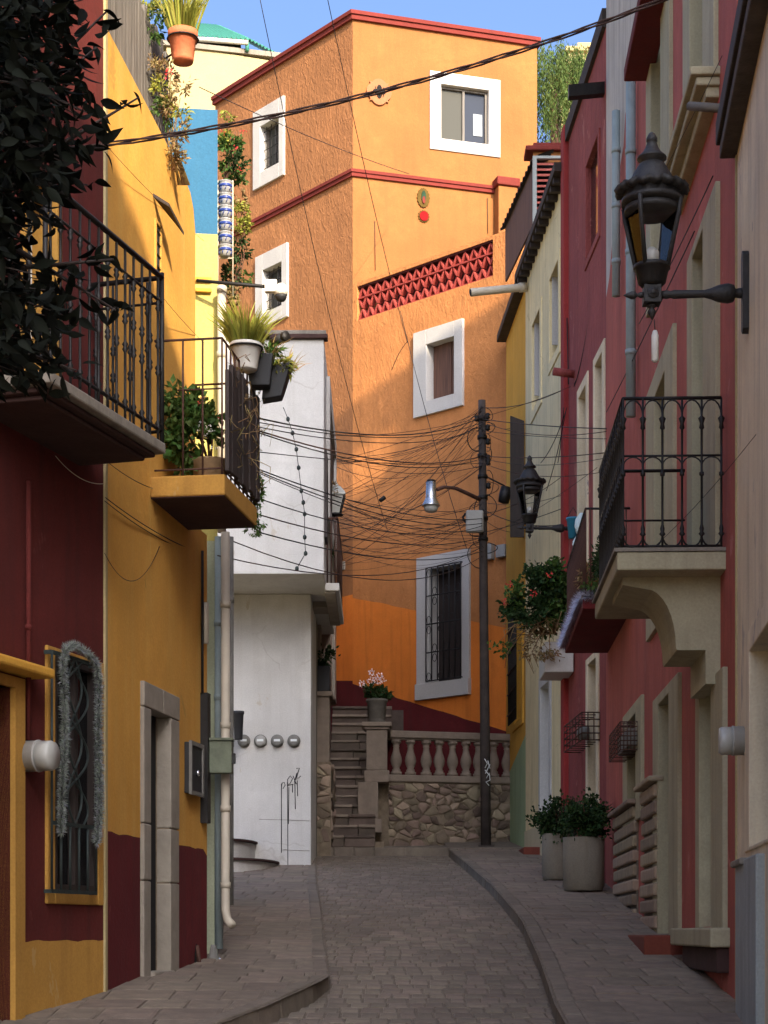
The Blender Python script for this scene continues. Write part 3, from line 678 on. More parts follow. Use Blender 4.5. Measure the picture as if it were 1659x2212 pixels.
for k, (hh, rx, ry) in enumerate(((0.33, 0.66, 0.85), (0.62, 0.34, 0.55))):       # rounded white doorstep
    mb = MB(); cx_, cy_ = -2.22, 26.9; zb_ = 2.2
    pts = [(cx_ - 0.6, cy_ + 0.3)] + [(cx_ + rx * math.sin(a), cy_ - ry * math.cos(a) * 2.0 + 0.2) for a in [math.pi / 2 * i / 9 for i in range(10)]] + [(cx_ + rx, cy_ + 0.3)]
    pts = [(cx_ - 0.6, pts[1][1])] + pts[1:] + [(cx_ - 0.6, cy_ + 0.3)]
    mb.prism([(a, b_, zb_) for a, b_ in pts], (0, 0, 0.2 + hh), M['white']); mb.prism([(a * 1.0 + (0.04 if a > cx_ else 0), b_ - 0.04, zb_ + 0.2 + hh) for a, b_ in pts], (0, 0, 0.035), M['slab_dark']); mb.build('doorstep', h, bevel=0.008)
WF = Pl((-3.0, Yl), (-1.0, Yl))
# graffiti on the lower wall
mb = MB()
def scribble(mb, pl, strokes, r, mat, o=0.004):
    for st in strokes: mb.tube([pl.uv(u, v, o) for u, v in st], r, mat, 5)
scribble(mb, WF, [[(608,1700),(609,1692),(614,1690),(616,1696),(611,1704)], [(622,1698),(621,1684),(627,1676),(632,1682),(627,1692),(620,1697),(634,1694)], [(633,1676),(640,1694)], [(641,1670),(636,1690),(646,1662)], [(640,1660),(647,1659),(643,1670),(641,1684),(650,1676)],
     [(608,1694),(608,1842)], [(621,1690),(622,1870)], [(624,1700),(623,1780)], [(637,1690),(638,1748)], [(642,1686),(643,1720)], [(632,1694),(632,1712)]], 0.006, M['paint_black'])
mb.build('graffiti', h, label='black spray-painted tag with long drips')
for k in (0, 1):
    mb = MB(); v = (1770, 1835)[k]; scribble(mb, WF, [[(560 + 60*k, v), (610, v + 1), (669, v + 3)]], 0.003, M['slab_grey']); mb.build('crack', h)
# its side along the stair alley: window and balcony above, doorway below
AW = Pl((xu, 25.5), (xu, 30.7))
rw = AW.rect(705, 720.5, 962, 1235, 720.5); mb = MB(); mb.ring(AW, rw, inset(rw, 0.28), 0.001, 0.05, M['white_clean']); w = mb.build('window', h)
mb = MB(); mb.pbox(AW, *inset(rw, 0.28), 0.001, 0.012, M['wood_dark']); mb.build('shutter', w)
mb = MB(); mb.pbox(AW, 0.02, 0.55, P(700, 975, 25.6).z - 1.2, P(700, 975, 25.6).z, 0.002, 0.04, M['wood_dark']); mb.build('shutter', h)
z = P(700, 1259, 26.3).z
b = bal('balcony', h, AW, 0.8, 3.7, 0.19, z, 0.11, M['white'], M['stone_frame'], 1)
for i in range(16):
    mb = MB(); q = 0.84 + i * 0.185; mb.tube([AW.w(q, z, 0.16), AW.w(q, z + 0.92, 0.16)], 0.012, M['iron_rust'], 5); mb.build('baluster', b)
for i in range(3):
    mb = MB(); q = 0.02 + i * 0.055; mb.tube([AW.w(0.82, z, q), AW.w(0.82, z + 0.92, q)], 0.012, M['iron_rust'], 5); mb.build('baluster', b)
mb = MB(); mb.tube([AW.w(0.82, z + 0.92, 0.0), AW.w(0.82, z + 0.92, 0.16), AW.w(3.7, z + 0.92, 0.16)], 0.02, M['iron_rust'], 6); mb.build('handrail', b)
mb = MB(); mb.box((xu - 0.3, 27.6, zu0 - 0.09), (xu + 0.1, 28.2, zu0 - 0.001), M['stone_frame']); mb.build('corbel', b)
AL = Pl((-1.07, 29.0), (-1.03, 35.75))
h = house('stone-jambed house beside the stairs with brown wooden door', (-1.3, 32.5, 3.2))
holes = []
rd = AL.rect(686, 711, 1335, 1500, 711); w, hl = window(h, AL, rd, inset(rd, 0.35, 0.05), M['carved_stone'], 0.12, 0.05, 'wood_brown', name='door'); holes.append(hl)
mb = MB(); mb.wall(AL, [(0, 2.6), (AL.L, 2.6), (AL.L, 9.6), (0, 9.6)], holes, 0.3, M['slab_grey']); mb.build('wall', h)
a = P(709, 1520, 35.6); b_ = P(726, 1300, 35.6); mb = MB(); mb.box((a.x, 35.0, a.z), (b_.x, 36.0, b_.z), M['stone_frame']); mb.build('door_jamb', h, bevel=0.02)

# ---------------------------------------------------------------- orange house
C0 = (-0.597, 35.35)
OL = Pl(C0, (C0[0] - 0.81 * 4, C0[1] + 4)); OR = Pl(C0, (C0[0] + 3.33, C0[1] + 1)); OW = Pl((2.40, 32.38), C0)
h = house('tall bright orange corner house with white window frames and red cornices', (0.8, 35, 3.3)); H_OH = h
zt = P(752, 42, 35.35).z; zc = P(755, 378, 35.35).z; zp = 14.1
sLE = OL.s_(465)
# left face
holes = []
for (u0, u1, vt, vb, i0, i1, it, ib) in ((550, 616, 207, 378, 566, 606, 252, 352), (555, 624, 524, 684, 571, 612, 566, 660)):
    ro = OL.rect(u0, u1, vt, vb, u1); ri = OL.rect(i0, i1, it, ib, i1)
    w, hl = window(h, OL, ro, ri, M['white_clean'], 0.14, 0.05, 'glass_grey', frame=M['wood_grey']); holes.append(hl); grille('grille', w, OL, ri, -0.06, 4, 5, M['iron'], 0.008)
zo = OL.z(745, 1288); zdd = OL.z(745, 1470)
mb = MB(); mb.wall(OL, [(0, zo), (sLE, zo), (sLE, zt), (0, zt)], holes, 0.3, M['orange_rough']); mb.build('wall', h, label='rough brown-orange side wall')
mb = MB(); mb.wall(OL, [(0, zdd - 0.03), (1.2, zdd + 0.1), (1.2, zo), (0, zo)], [], 0.3, M['orange_deep']); mb.build('wall', h)
mb = MB(); mb.wall(OL, [(0, 3), (1.2, 3), (1.2, zdd + 0.1), (0, zdd - 0.03)], [], 0.3, M['dado_red']); mb.build('dado', h)
# sunny face above the terrace
sRE = OR.s_(1160)
ro = OR.rect(928, 1080, 153, 322, 928); ri = OR.rect(952, 1055, 182, 300, 952)
w, hl = window(h, OR, ro, ri, M['white_clean'], 0.10, 0.03, 'glass_blue', frame=M['wood_grey'], label='wide white-framed sliding window')
m_ = (ri[0] + ri[1]) / 2; mb = MB(); mb.pbox(OR, ri[0] + 0.05, m_ - 0.02, ri[2] + 0.05, ri[3] - 0.05, -0.118, -0.112, M['glass_grey']); mb.build('curtain', w)
mb = MB(); mb.pbox(OR, ri[0] + 0.72 * (ri[1] - ri[0]), ri[1] - 0.09, ri[2] + 0.2, ri[2] + 0.62, -0.118, -0.11, M['cloth']); mb.build('curtain', w)
mb = MB(); mb.wall(OR, [(0, 12.9), (sRE, 12.9), (sRE, zt), (0, zt)], [hl], 0.3, M['orange']); mb.build('wall', h, label='smooth sunlit orange wall above the terrace')
for nm, z0, z1, pr in (('cornice', zt - 0.01, zt + 0.15, 0.09), ('cornice', zc - 0.03, zc + 0.10, 0.07)):
    mb = MB(); 
    for k, (a, b_) in enumerate(((0.0, 0.55), (0.55, 1.0))):
        p_ = pr * (0.65 if k == 0 else 1.0); y0 = z0 + (z1 - z0) * a; y1 = z0 + (z1 - z0) * b_ - (0.001 if k == 0 else 0)
        c = []
        for z in (y0, y1):
            for o in (-0.25, p_):
                c.append((OL.w(sLE + 0.03, z, o), V((C0[0], C0[1], z)) + (V((OL.n.x, OL.n.y, 0)) * o + V((OR.n.x, OR.n.y, 0)) * o) * (1 / (1 + OL.n.dot(OR.n))), OR.w(sRE + 0.05, z, o)))
        vs = [p for row in c for p in row]        # rows: z0 in, z0 out, z1 in, z1 out
        fs = []
        for i in (0, 1): fs += [(3+i, 4+i, 10+i, 9+i), (9+i, 10+i, 7+i, 6+i), (6+i, 7+i, 1+i, 0+i), (0+i, 1+i, 4+i, 3+i)]
        fs += [(0, 3, 9, 6), (2, 8, 11, 5)]
        mb.add(vs, fs, M['trim_red'])
    mb.build(nm, h)
mb = MB(); mb.add([OL.w(0.1, zt, -0.2), OL.w(sLE, zt, -0.2), OL.w(sLE, zt, -7), OR.w(sRE + 1, zt, -6), OR.w(sRE, zt, -0.2)], [(0, 1, 2, 3, 4)], M['tar']); mb.build('roof', h)
mb = MB(); mb.pbox(OR, sRE - 0.3, sRE, 3, zt, -6, -0.3, M['orange']); mb.build('side_wall', h)
q0, q1 = OR.s_(1067), OR.s_(1108); mb = MB(); mb.pbox(OR, q0, q1, 13.0, OR.z(1080, 412), 0.0, 0.26, M['orange']); mb.pbox(OR, q0 - 0.04, q1 + 0.04, OR.z(1080, 412) + 0.001, OR.z(1080, 394), 0.0, 0.31, M['trim_red']); mb.build('pilaster', h, bevel=0.02)
# medallion, plaques
mb = MB(); c = OR.uv(818, 200, 0.0); ax = V((OR.n.x, OR.n.y, 0)); tx = V((OR.t.x, OR.t.y, 0))
def disc(mb, c, pts, th, mat):
    mb.prism([c + tx * a + V((0, 0, b_)) for a, b_ in pts], ax * th, mat)
pts = []
for k in range(64):
    a = 2 * math.pi * k / 64; rr = 0.215 + 0.035 * abs(math.cos(2 * a)) + (0.05 if abs(math.sin(2 * a)) > 0.985 else 0); pts.append((rr * math.cos(a), rr * math.sin(a)))
disc(mb, c, pts, 0.04, M['plaster_brown']); md = mb.build('medallion', h, bevel=0.01, label='round scalloped plaster vent surround')
mb = MB(); disc(mb, c + ax * 0.041, [((0.10 + 0.03 * math.cos(4 * 2 * math.pi * k / 40)) * math.cos(2*math.pi*k/40), (0.10 + 0.03 * math.cos(4 * 2 * math.pi * k / 40)) * math.sin(2*math.pi*k/40)) for k in range(40)], 0.012, M['dark_in']); mb.build('vent_hole', md)
mb = MB()
for k in range(5): mb.tube([c + ax * 0.058 + tx * (-0.08 + 0.04 * k) + V((0, 0, -0.09)), c + ax * 0.058 + tx * (-0.08 + 0.04 * k) + V((0, 0, 0.09))], 0.006, M['iron'], 5)
mb.build('vent_grille', md)
TH = []
c = OR.uv(914, 428, 0.0)
o = thing('wall_plaque', 'oval gilt religious plaque on the sunny orange wall', 'plaque', c)
mb = MB(); disc(mb, c, [((0.125 + 0.008 * math.cos(16 * 2*math.pi*k/64)) * math.cos(2*math.pi*k/64), (0.185 + 0.008 * math.cos(16 * 2*math.pi*k/64)) * math.sin(2*math.pi*k/64)) for k in range(64)], 0.03, M['plaque']); mb.build('frame', o)
mb = MB(); disc(mb, c + ax * 0.031, [(0.045 * math.cos(2*math.pi*k/24), 0.12 * math.sin(2*math.pi*k/24) + 0.01) for k in range(24)], 0.018, M['plaque_green']); mb.build('figure', o)
mb = MB(); disc(mb, c + ax * 0.032, [(0.03 * math.cos(2*math.pi*k/24), 0.07 * math.sin(2*math.pi*k/24) - 0.05) for k in range(24)], 0.022, M['trim_red']); mb.build('robe', o)
c = OR.uv(915, 468, 0.0); o = thing('wall_plaque', 'round red plaque under the oval plaque', 'plaque', c)
mb = MB(); disc(mb, c, [((0.112 + 0.01 * math.cos(14 * 2*math.pi*k/56)) * math.cos(2*math.pi*k/56), (0.118 + 0.01 * math.cos(14 * 2*math.pi*k/56)) * math.sin(2*math.pi*k/56)) for k in range(56)], 0.02, M['plaque']); mb.build('rim', o)
mb = MB(); disc(mb, c + ax * 0.02, [(0.09 * math.cos(2*math.pi*k/32), 0.095 * math.sin(2*math.pi*k/32)) for k in range(32)], 0.02, M['plaque_red']); mb.build('heart', o)
# street face below the terrace
sR0 = 0.0; sC = OW.L
holes = []
ro = OW.rect(897, 1003, 722, 905, 897); ri = OW.rect(925, 985, 746, 868, 925)
w, hl = window(h, OW, ro, ri, M['white_clean'], 0.16, 0.06, None, label='white-framed window with brown wooden shutters'); holes.append(hl)
for k in range(3):
    a = ri[0] + (ri[1] - ri[0]) * k / 3; b_ = ri[0] + (ri[1] - ri[0]) * (k + 1) / 3
    mb = MB(); mb.pbox(OW, a + 0.006, b_ - 0.006, ri[2] - 0.01, ri[3] + 0.01, -0.18, -0.14 + 0.012 * (k % 2), M['wood_brown']); mb.build('shutter', w)
ro = OW.rect(903, 1017, 1207, 1512, 903); ri = OW.rect(930, 1000, 1231, 1476, 930)
w, hl = window(h, OW, ro, ri, M['white_clean'], 0.2, 0.05, 'wood_dark', label='tall white-framed window behind an iron grille'); holes.append(hl)
mb = MB(); mb.pbox(OW, ro[0] - 0.01, ro[1] + 0.01, ro[2] - 0.02, ri[2] - 0.001, -0.1, 0.085, M['white_clean']); mb.build('sill', w, bevel=0.01)
mb = MB(); o_ = 0.09; rg = (ri[0] - 0.03, ri[1] + 0.03, ri[2] + 0.03, ri[3] + 0.02)
for i in range(7):
    q = rg[0] + (rg[1] - rg[0]) * i / 6; mb.tube([OW.w(q, rg[2], o_), OW.w(q, rg[3], o_)], 0.012, M['iron'], 5)
for i in range(5):
    z = rg[2] + (rg[3] - rg[2]) * i / 4; mb.tube([OW.w(rg[0], z, o_), OW.w(rg[1], z, o_)], 0.012, M['iron'], 5)
for i in range(6):
    for j in range(4):
        qc = rg[0] + (rg[1] - rg[0]) * (i + .5) / 6; zc_ = rg[2] + (rg[3] - rg[2]) * (j + (0.15 if (i + j) % 2 else 0.8)) / 4
        mb.tube([OW.w(qc + 0.05 * math.cos(t), zc_ + 0.07 * math.sin(t), o_) for t in [k * math.pi / 6 for k in range(13)]], 0.006, M['iron'], 4)
for q in (rg[0], rg[1]):
    for z in (rg[2], rg[3]): mb.tube([OW.w(q, z, o_), OW.w(q, z, -0.02)], 0.012, M['iron'], 5)
mb.build('grille', w)
lat = OW.rect(771, 1065, 0, 10); lat = (lat[0], lat[1], 13.38, 14.03)
zoR, zoL = OW.z(1105, 1366), OW.z(763, 1291); zdR, zdL = OW.z(1090, 1588), OW.z(763, 1477)
sX = OW.s_(1090)
def zline(zr, zl_, s, s0=0.0): return zr + (zl_ - zr) * (s - s0) / (sC - s0)
hw2 = holes[1]; sa, sb = hw2[0][0], hw2[1][0]; zbt, ztp = hw2[0][1], hw2[2][1]
zA_, zB_ = zline(zoR, zoL, sa), zline(zoR, zoL, sb)
mb = MB(); mb.wall(OW, [(0, zoR), (sa, zA_), (sa, ztp), (sb, ztp), (sb, zB_)] + wob((sb, zB_), (sC, zoL), 14, 0.012, 4) + [(sC, zoL), (sC, zp), (0, zp)], [holes[0], rl(lat)], 0.3, M['orange_salmon']); mb.build('wall', h, label='salmon orange wall under the red lattice')
zRb = zdR - 0.05
mb = MB(); mb.wall(OW, [(0, zRb)] + wob((0, zRb), (sC, zdL), 24, 0.012, 5) + [(sC, zdL), (sC, zoL)] + wob((sb, zB_), (sC, zoL), 14, 0.012, 4)[::-1] + [(sb, zB_), (sb, zbt), (sa, zbt), (sa, zA_), (0, zoR)], [], 0.3, M['orange_deep']); mb.build('wall', h, label='deep orange lower wall')
mb = MB(); mb.wall(OW, [(0, 3), (sC, 3), (sC, zdL)] + wob((0, zRb), (sC, zdL), 24, 0.012, 5)[::-1] + [(0, zRb)], [], 0.3, M['dado_red']); mb.build('dado', h, label='dark red dado rising along the stairs')
mb = MB(); mb.pbox(OW, lat[0] - 0.1, lat[1] + 0.1, lat[2] - 0.1, lat[3] + 0.02, -0.52, -0.45, M['lattice_back']); mb.build('parapet_lining', h)
mb = MB(); mb.pbox(OW, lat[0], lat[1], lat[2] - 0.02, lat[2] + 0.012, -0.26, -0.02, M['lattice']); mb.pbox(OW, lat[0], lat[1], lat[3] - 0.03, lat[3] - 0.002, -0.26, -0.02, M['lattice_back']); mb.build('lattice_rail', h)
# lattice blocks
nc, nr = 17, 3; bw = (lat[1] - lat[0]) / nc; bh = (lat[3] - lat[2] - 0.03) / nr; src = None
def petal(mb, p0, p1, wd, y0, y1, mat):
    p0 = V(p0); p1 = V(p1); d = (p1 - p0); L = d.length; d /= L; nn = V((-d.y, d.x)); n = 6; L_ = []; R_ = []
    for k in range(n + 1):
        t = k / n; w_ = wd * (0.35 + 0.65 * math.sin(math.pi * t)); L_.append(p0 + d * L * t + nn * w_); R_.append(p0 + d * L * t - nn * w_)
    pts = L_ + R_[::-1]
    mb.prism([OW.w(0, 0, 0) * 0 + V((OW.t.x * q.x + OW.n.x * y0, OW.t.y * q.x + OW.n.y * y0, q.y)) for q in pts], V((OW.n.x, OW.n.y, 0)) * (y1 - y0), mat)
mb = MB(); e = 0.012
petal(mb, (e, e), (bw/2, bh - e), 0.016, -0.16, -0.04, M['lattice']); petal(mb, (bw - e, e), (bw/2, bh - e), 0.016, -0.16, -0.04, M['lattice'])

petal(mb, (0, 0.006), (bw, 0.006), 0.009, -0.17, -0.03, M['lattice'])
t = mb.build('lat_src', None, origin=(0, 0, 0)); lat_me = t.data; bpy.data.objects.remove(t)
for i in range(nc):
    for j in range(nr): inst(lat_me, 'lattice_block', h, OW.w(lat[0] + bw * i, lat[2] + 0.014 + bh * (j + (1 if j % 2 else 0)), 0), None, (1, 1, -1 if j % 2 else 1))
mb = MB(); mb.add([OW.w(0, 13.0, -0.3), OW.w(sC, 13.0, -0.3), OR.w(sRE, 13.0, 0)], [(0, 1, 2)], M['tar']); mb.build('terrace_floor', h)
mb = MB()
for u, v0, v1 in ((809, 478, 585), (1052, 428, 505)): mb.tube([OR.uv(u, v0, 0.02), OR.uv(u + 1, v1, 0.02)], 0.006, M['wire'], 4)
mb.build('conduit', h)
for (u, v0, v1, w_) in ((740, 1214, 1232, 13), (1088, 1178, 1205, 20), (1062, 1176, 1210, 14)):
    mb = MB(); pl = OW if u > 762 else OL; s_a = pl.s_(u - w_/2); s_b = pl.s_(u + w_/2); mb.pbox(pl, min(s_a, s_b), max(s_a, s_b), pl.z(u, v1), pl.z(u, v0), 0, 0.03 if u < 800 else 0.10, M['meter' if u > 800 else 'stone_frame']); mb.build('meter_box', h, bevel=0.01)
# ---------------------------------------------------------------- stairs, retaining wall and balustrade
st = thing('staircase', 'dark stone stairs climbing between white house and balustrade', 'stairs', (-0.6, 30.2, 3.1)); r = random.Random(31)
for i in range(15):
    y = 29.95 + 0.30 * i; z = 3.12 + 0.185 * (i + 1)
    xa, xb = (-1.05, -0.14) if i < 6 else (-0.95, 0.15 if i > 11 else -0.1)
    x = xa
    while x < xb - 0.02:
        w = r.uniform(0.4, 0.75); e = min(x + w, xb); e = xb if xb - e < 0.15 else e
        mb = MB(); mb.box((x + 0.004, y + r.uniform(-.012, .012), z - 0.19), (e - 0.004, y + 0.36, z - 0.046), M['step_stone']); mb.build('riser_block', st, bevel=0.012)
        mb = MB(); mb.box((x + 0.003, y - 0.035 + r.uniform(-.012, .012), z - 0.045), (e - 0.003, y + 0.36, z + r.uniform(-.006, .006)), M['carved_stone' if r.random() < 0.6 else 'step_stone']); mb.build('tread_block', st, bevel=0.012); x = e
mb = MB(); mb.box((-1.0, 29.98, 2.9), (0.0, 36.5, 3.2), M['mortar']); mb.hexa([(-0.95, 30.4, 2.9), (-0.2, 30.4, 2.9), (-0.1, 34.6, 2.9), (-0.95, 34.6, 2.9), (-0.95, 30.4, 3.15), (-0.2, 30.4, 3.15), (-0.1, 34.6, 5.6), (-0.95, 34.6, 5.6)], M['mortar']); mb.build('core', st)
mb = MB(); mb.box((-0.95, 34.4, 5.3), (0.6, 36.6, 5.86), M['step_stone']); mb.build('upper_landing', st)
def clip(poly, nx, ny, c):
    out = []
    for i in range(len(poly)):
        a = poly[i]; b = poly[(i + 1) % len(poly)]; da = a[0]*nx + a[1]*ny - c; db = b[0]*nx + b[1]*ny - c
        if da <= 0: out.append(a)
        if (da < 0 < db) or (db < 0 < da):
            t = da / (da - db); out.append((a[0] + (b[0]-a[0])*t, a[1] + (b[1]-a[1])*t))
    return out
def voronoi(w, h_, n, seed, ax_=1.4):
    r = random.Random(seed); pts = [(r.uniform(0, w), r.uniform(0, h_)) for _ in range(n)]
    for it in range(1):
        cells = []
        for i, p in enumerate(pts):
            poly = [(0, 0), (w, 0), (w, h_), (0, h_)]
            for j, q in enumerate(pts):
                if i == j: continue
                nx = (q[0] - p[0]) / ax_**2; ny = q[1] - p[1]; mx = (p[0] + q[0]) / 2; my = (p[1] + q[1]) / 2
                poly = clip(poly, nx, ny, nx * mx + ny * my)
                if len(poly) < 3: break
            cells.append(poly)
        if it < 0: pts = [(sum(a for a, _ in c) / len(c) * 0.6 + p[0] * 0.4, sum(b for _, b in c) / len(c) * 0.6 + p[1] * 0.4) if len(c) > 2 else p for c, p in zip(cells, pts)]
    return cells
def rubble(parent, pl, s0, s1, z0, z1, n, seed, o=0.0, mats=('rubble', 'rubble', 'rubble_pale')):
    r = random.Random(seed)
    for c in voronoi(s1 - s0, z1 - z0, n, seed):
        if len(c) < 3: continue
        cx_ = sum(a for a, _ in c) / len(c); cy_ = sum(b for _, b in c) / len(c); d = r.uniform(0.004, 0.034); m = M[r.choice(mats)]
        sz = max(max(a for a, _ in c) - min(a for a, _ in c), 0.05); k = max(0.8, 1 - 0.022 / sz); tl = r.uniform(-.15, .15), r.uniform(-.15, .15)
        # cut corners so that the stone is rounded
        p2 = []
        for i in range(len(c)):
            a = c[i]; b = c[(i + 1) % len(c)]
            for t in (0.12, 0.88): p2.append((a[0] + (b[0] - a[0]) * t + r.uniform(-.012, .012), a[1] + (b[1] - a[1]) * t + r.uniform(-.012, .012)))
        nn = len(p2); vs = []
        for kk, oo in ((k, -0.05), (k * 0.97, d * 0.6), (k * 0.84, d)):
            for a, b in p2:
                x = cx_ + (a - cx_) * kk; y = cy_ + (b - cy_) * kk; vs.append(pl.w(s0 + x, z0 + y, o + oo + (tl[0] * (x - cx_) + tl[1] * (y - cy_) if oo > 0 else 0)))
        fs = []
        for l in (0, 1):
            for i in range(nn): j = (i + 1) % nn; fs.append((l*nn + i, l*nn + j, l*nn + nn + j, l*nn + nn + i))
        fs.append(tuple(range(2*nn, 3*nn)))
        mb = MB(); mb.add(vs, fs, m, True); mb.build('stone', parent)
RW = Pl((-0.22, 31.2), (2.32, 31.9)); Lw = RW.L
rwl = thing('retaining_wall', 'rubble stone retaining wall topped by a carved balustrade', 'stone wall', RW.w(Lw/2, 3.1))
zc0 = 4.40
mb = MB(); mb.pbox(RW, 0, Lw, 2.9, zc0, -0.4, 0, M['mortar']); mb.build('core', rwl)
rubble(rwl, RW, 0.3, Lw, 3.12, zc0 - 0.13, 125, 17)
mb = MB(); mb.pbox(RW, 0.0, Lw, zc0 - 0.12, zc0, -0.42, 0.05, M['carved_stone']); mb.build('coping', rwl, bevel=0.02)
zr0 = RW.z(950, 1596); zr1 = RW.z(950, 1582)
mb = MB(); mb.pbox(RW, 0.32, Lw, zr0, zr1 + 0.01, -0.20, 0.02, M['carved_stone']); mb.pbox(RW, 0.32, Lw, zr0 - 0.03, zr0 - 0.001, -0.16, -0.02, M['carved_stone']); mb.build('rail', rwl, bevel=0.015)
H = zr0 - 0.03 - zc0
prof = [(0.095, 0), (0.095, 0.06), (0.07, 0.07), (0.075, 0.10), (0.055, 0.13), (0.085, 0.20), (0.098, 0.27), (0.09, 0.34), (0.06, 0.44), (0.05, 0.52), (0.062, 0.545), (0.05, 0.56), (0.075, 0.60), (0.085, 0.605), (0.085, 0.66)]
mb = MB(); mb.lathe((0, 0, 0), [(a * 1.0, z * H / 0.66) for a, z in prof], M['carved_stone'], 14); t = mb.build('b_src', None, origin=(0, 0, 0)); bl_me = t.data; bpy.data.objects.remove(t)
for u in (859, 890, 924, 952, 981, 1010, 1037, 1070, 1099): inst(bl_me, 'baluster', rwl, RW.w(RW.s_(u), zc0, -0.09), (0, 0, rng.uniform(0, 3)))
mb = MB(); mb.prism([RW.w(0, zc0 - 0.02, -0.35), RW.w(Lw, zc0 - 0.02, -0.35), V((2.4, 33, zc0 - 0.02)), V((0.3, 34.9, zc0 - 0.02))], (0, 0, -0.1), M['step_stone']); mb.build('terrace_floor', rwl)
# pedestal
px_ = (P(814, 1600, 31.0).x, 31.02)
pe = thing('pedestal', 'square stone pedestal at the end of the balustrade', 'pedestal', (px_[0], px_[1], 3.2))
def sq(mb, c, w, z0, z1, mat): mb.box((c[0] - w/2, c[1] - w/2, z0), (c[0] + w/2, c[1] + w/2, z1), mat)
zz_ = lambda v: P(814, v, 30.85).z
mb = MB(); sq(mb, px_, 0.35, zz_(1664), zz_(1576), M['carved_stone']); mb.build('shaft', pe, bevel=0.012)
mb = MB(); sq(mb, px_, 0.42, zz_(1575.8), zz_(1570), M['carved_stone']); sq(mb, px_, 0.50, zz_(1569.9), zz_(1560), M['carved_stone']); mb.build('cap', pe, bevel=0.015)
mb = MB(); sq(mb, px_, 0.42, zz_(1690), zz_(1664.2), M['carved_stone']); mb.build('base', pe, bevel=0.015)
px2 = (P(795, 1720, 30.7).x, 30.75)
mb = MB(); sq(mb, (px2[0], 30.9), 0.34, zz_(1770), zz_(1690.3), M['carved_stone']); mb.build('lower_shaft', pe, bevel=0.012)
mb = MB(); sq(mb, (px2[0] - 0.03, 30.85), 0.52, zz_(1800), zz_(1770.2), M['carved_stone']); mb.build('plinth', pe, bevel=0.012)
for k, (u0, u1, v0, v1) in enumerate(((765, 806, 1800.3, 1818), (742, 766, 1806, 1838), (767, 816, 1818.3, 1846))):
    mb = MB(); a = P(u0, v1, 30.4); b = P(u1, v0, 30.4); mb.box((a.x, 30.35 + 0.03*k, a.z), (b.x - 0.004, 30.9, b.z), M['rubble_pale']); mb.build('block', pe, bevel=0.015)
# stone pier left of the stairs
pr_ = thing('stone_pier', 'stone pier with rubble base at the left foot of the stairs', 'pier', (-0.98, 29.7, 3.1))
PP = Pl((-1.15, 29.5), (-0.845, 29.5)); PS = Pl((-0.845, 29.5), (-0.85, 31.6))
mb = MB(); mb.box((-1.15, 29.5, 2.9), (-0.845, 31.6, 4.45), M['mortar']); mb.build('core', pr_)
rubble(pr_, PP, 0.0, 0.305, 3.15, 4.42, 18, 41); rubble(pr_, PS, 0.05, 1.9, 3.2, 4.42, 30, 42)
mb = MB(); mb.box((-1.12, 29.55, 4.45), (-0.87, 30.0, 5.5), M['carved_stone']); mb.build('shaft', pr_, bevel=0.01)
mb = MB(); mb.box((-1.17, 29.5, 5.5), (-0.82, 30.1, 5.58), M['carved_stone']); mb.build('cap', pr_, bevel=0.012)
pb = thing('planter_box', 'dark planter box with dark plant on the stone pier', 'planter', (-0.99, 29.8, 5.58))
mb = MB(); mb.box((-1.13, 29.6, 5.58), (-0.86, 30.05, 6.0), M['pot_black']); mb.build('box', pb, bevel=0.02)

# ================================================================ right-hand row
RH = Pl((2.64, 22.0), (2.25, 11.7))
h = house('tall salmon red house with olive window surrounds and two-way balcony', RH.w(5, 1.7)); H_RH = h
sN = RH.s_(1592); ztop = 14.5; holes = []
def rwin(u0, u1, i0, i1, vt, it, vb, ib, label=None, name='window', back='door_green', bottom=True, fm='olive', depth=0.16):
    ro = RH.rect(u0, u1, vt, vb, u1); ri = RH.rect(i0, i1, it, ib, i1)
    w, hl = window(h, RH, ro, ri, M[fm], depth, 0.035, back, name=name, bottom=bottom, frame=M['olive_light'] if back and 'glass' in back else None, label=label)
    holes.append(hl); return w, ro, ri
rwin(1403, 1454, 1413, 1435, -260, -180, 527, 505, 'upper window with olive surround behind the lantern')
rwin(1484, 1552, 1499, 1527, -420, -330, 160, 150, 'top window over the moulded sill', back='door_green')
rwin(1403, 1462, 1421, 1444, 697, 800, 1300, 1270, 'shuttered window behind the balcony railing')
rwin(1493, 1556, 1504, 1528, 390, 493, 1190, 1190, 'balcony door in olive surround', name='balcony_door', bottom=False)
rwin(1418, 1473, 1429, 1453, 1452, 1497, 2060, 2060, 'street door in olive surround', name='door', bottom=False)
rwin(1512, 1572, 1520, 1546, 1440, 1480, 2005, 2003, 'tall street window above a stone sill')
rwin(1352, 1392, 1362, 1380, 1500, 1540, 1765, 1762, 'dark wooden window by the rusticated stonework', back='wood_dark')
jag = [(RH.s_(1384), ztop)]
rj = random.Random(5)
for v, u in ((0, 1380), (60, 1376), (130, 1366), (190, 1362), (250, 1350), (320, 1346), (380, 1336), (450, 1330), (520, 1322), (600, 1316)): jag.append((RH.s_(u) + rj.uniform(-.06, .06), RH.z(u, v)))
gp = [(0, ztop)] + jag + [(0, RH.z(1310, 640))]
mb = MB(); mb.wall(RH, [(0, 0.9), (sN, 0.9), (sN, 11.0), (6.0, 11.0), (6.0, ztop)] + jag + [(0, RH.z(1310, 640))], holes, 0.3, M['salmon_red']); mb.build('wall', h)
mb = MB(); mb.wall(RH, gp, [], 0.3, M['grey_wash']); mb.build('wall', h, label='grey peeling upper corner')
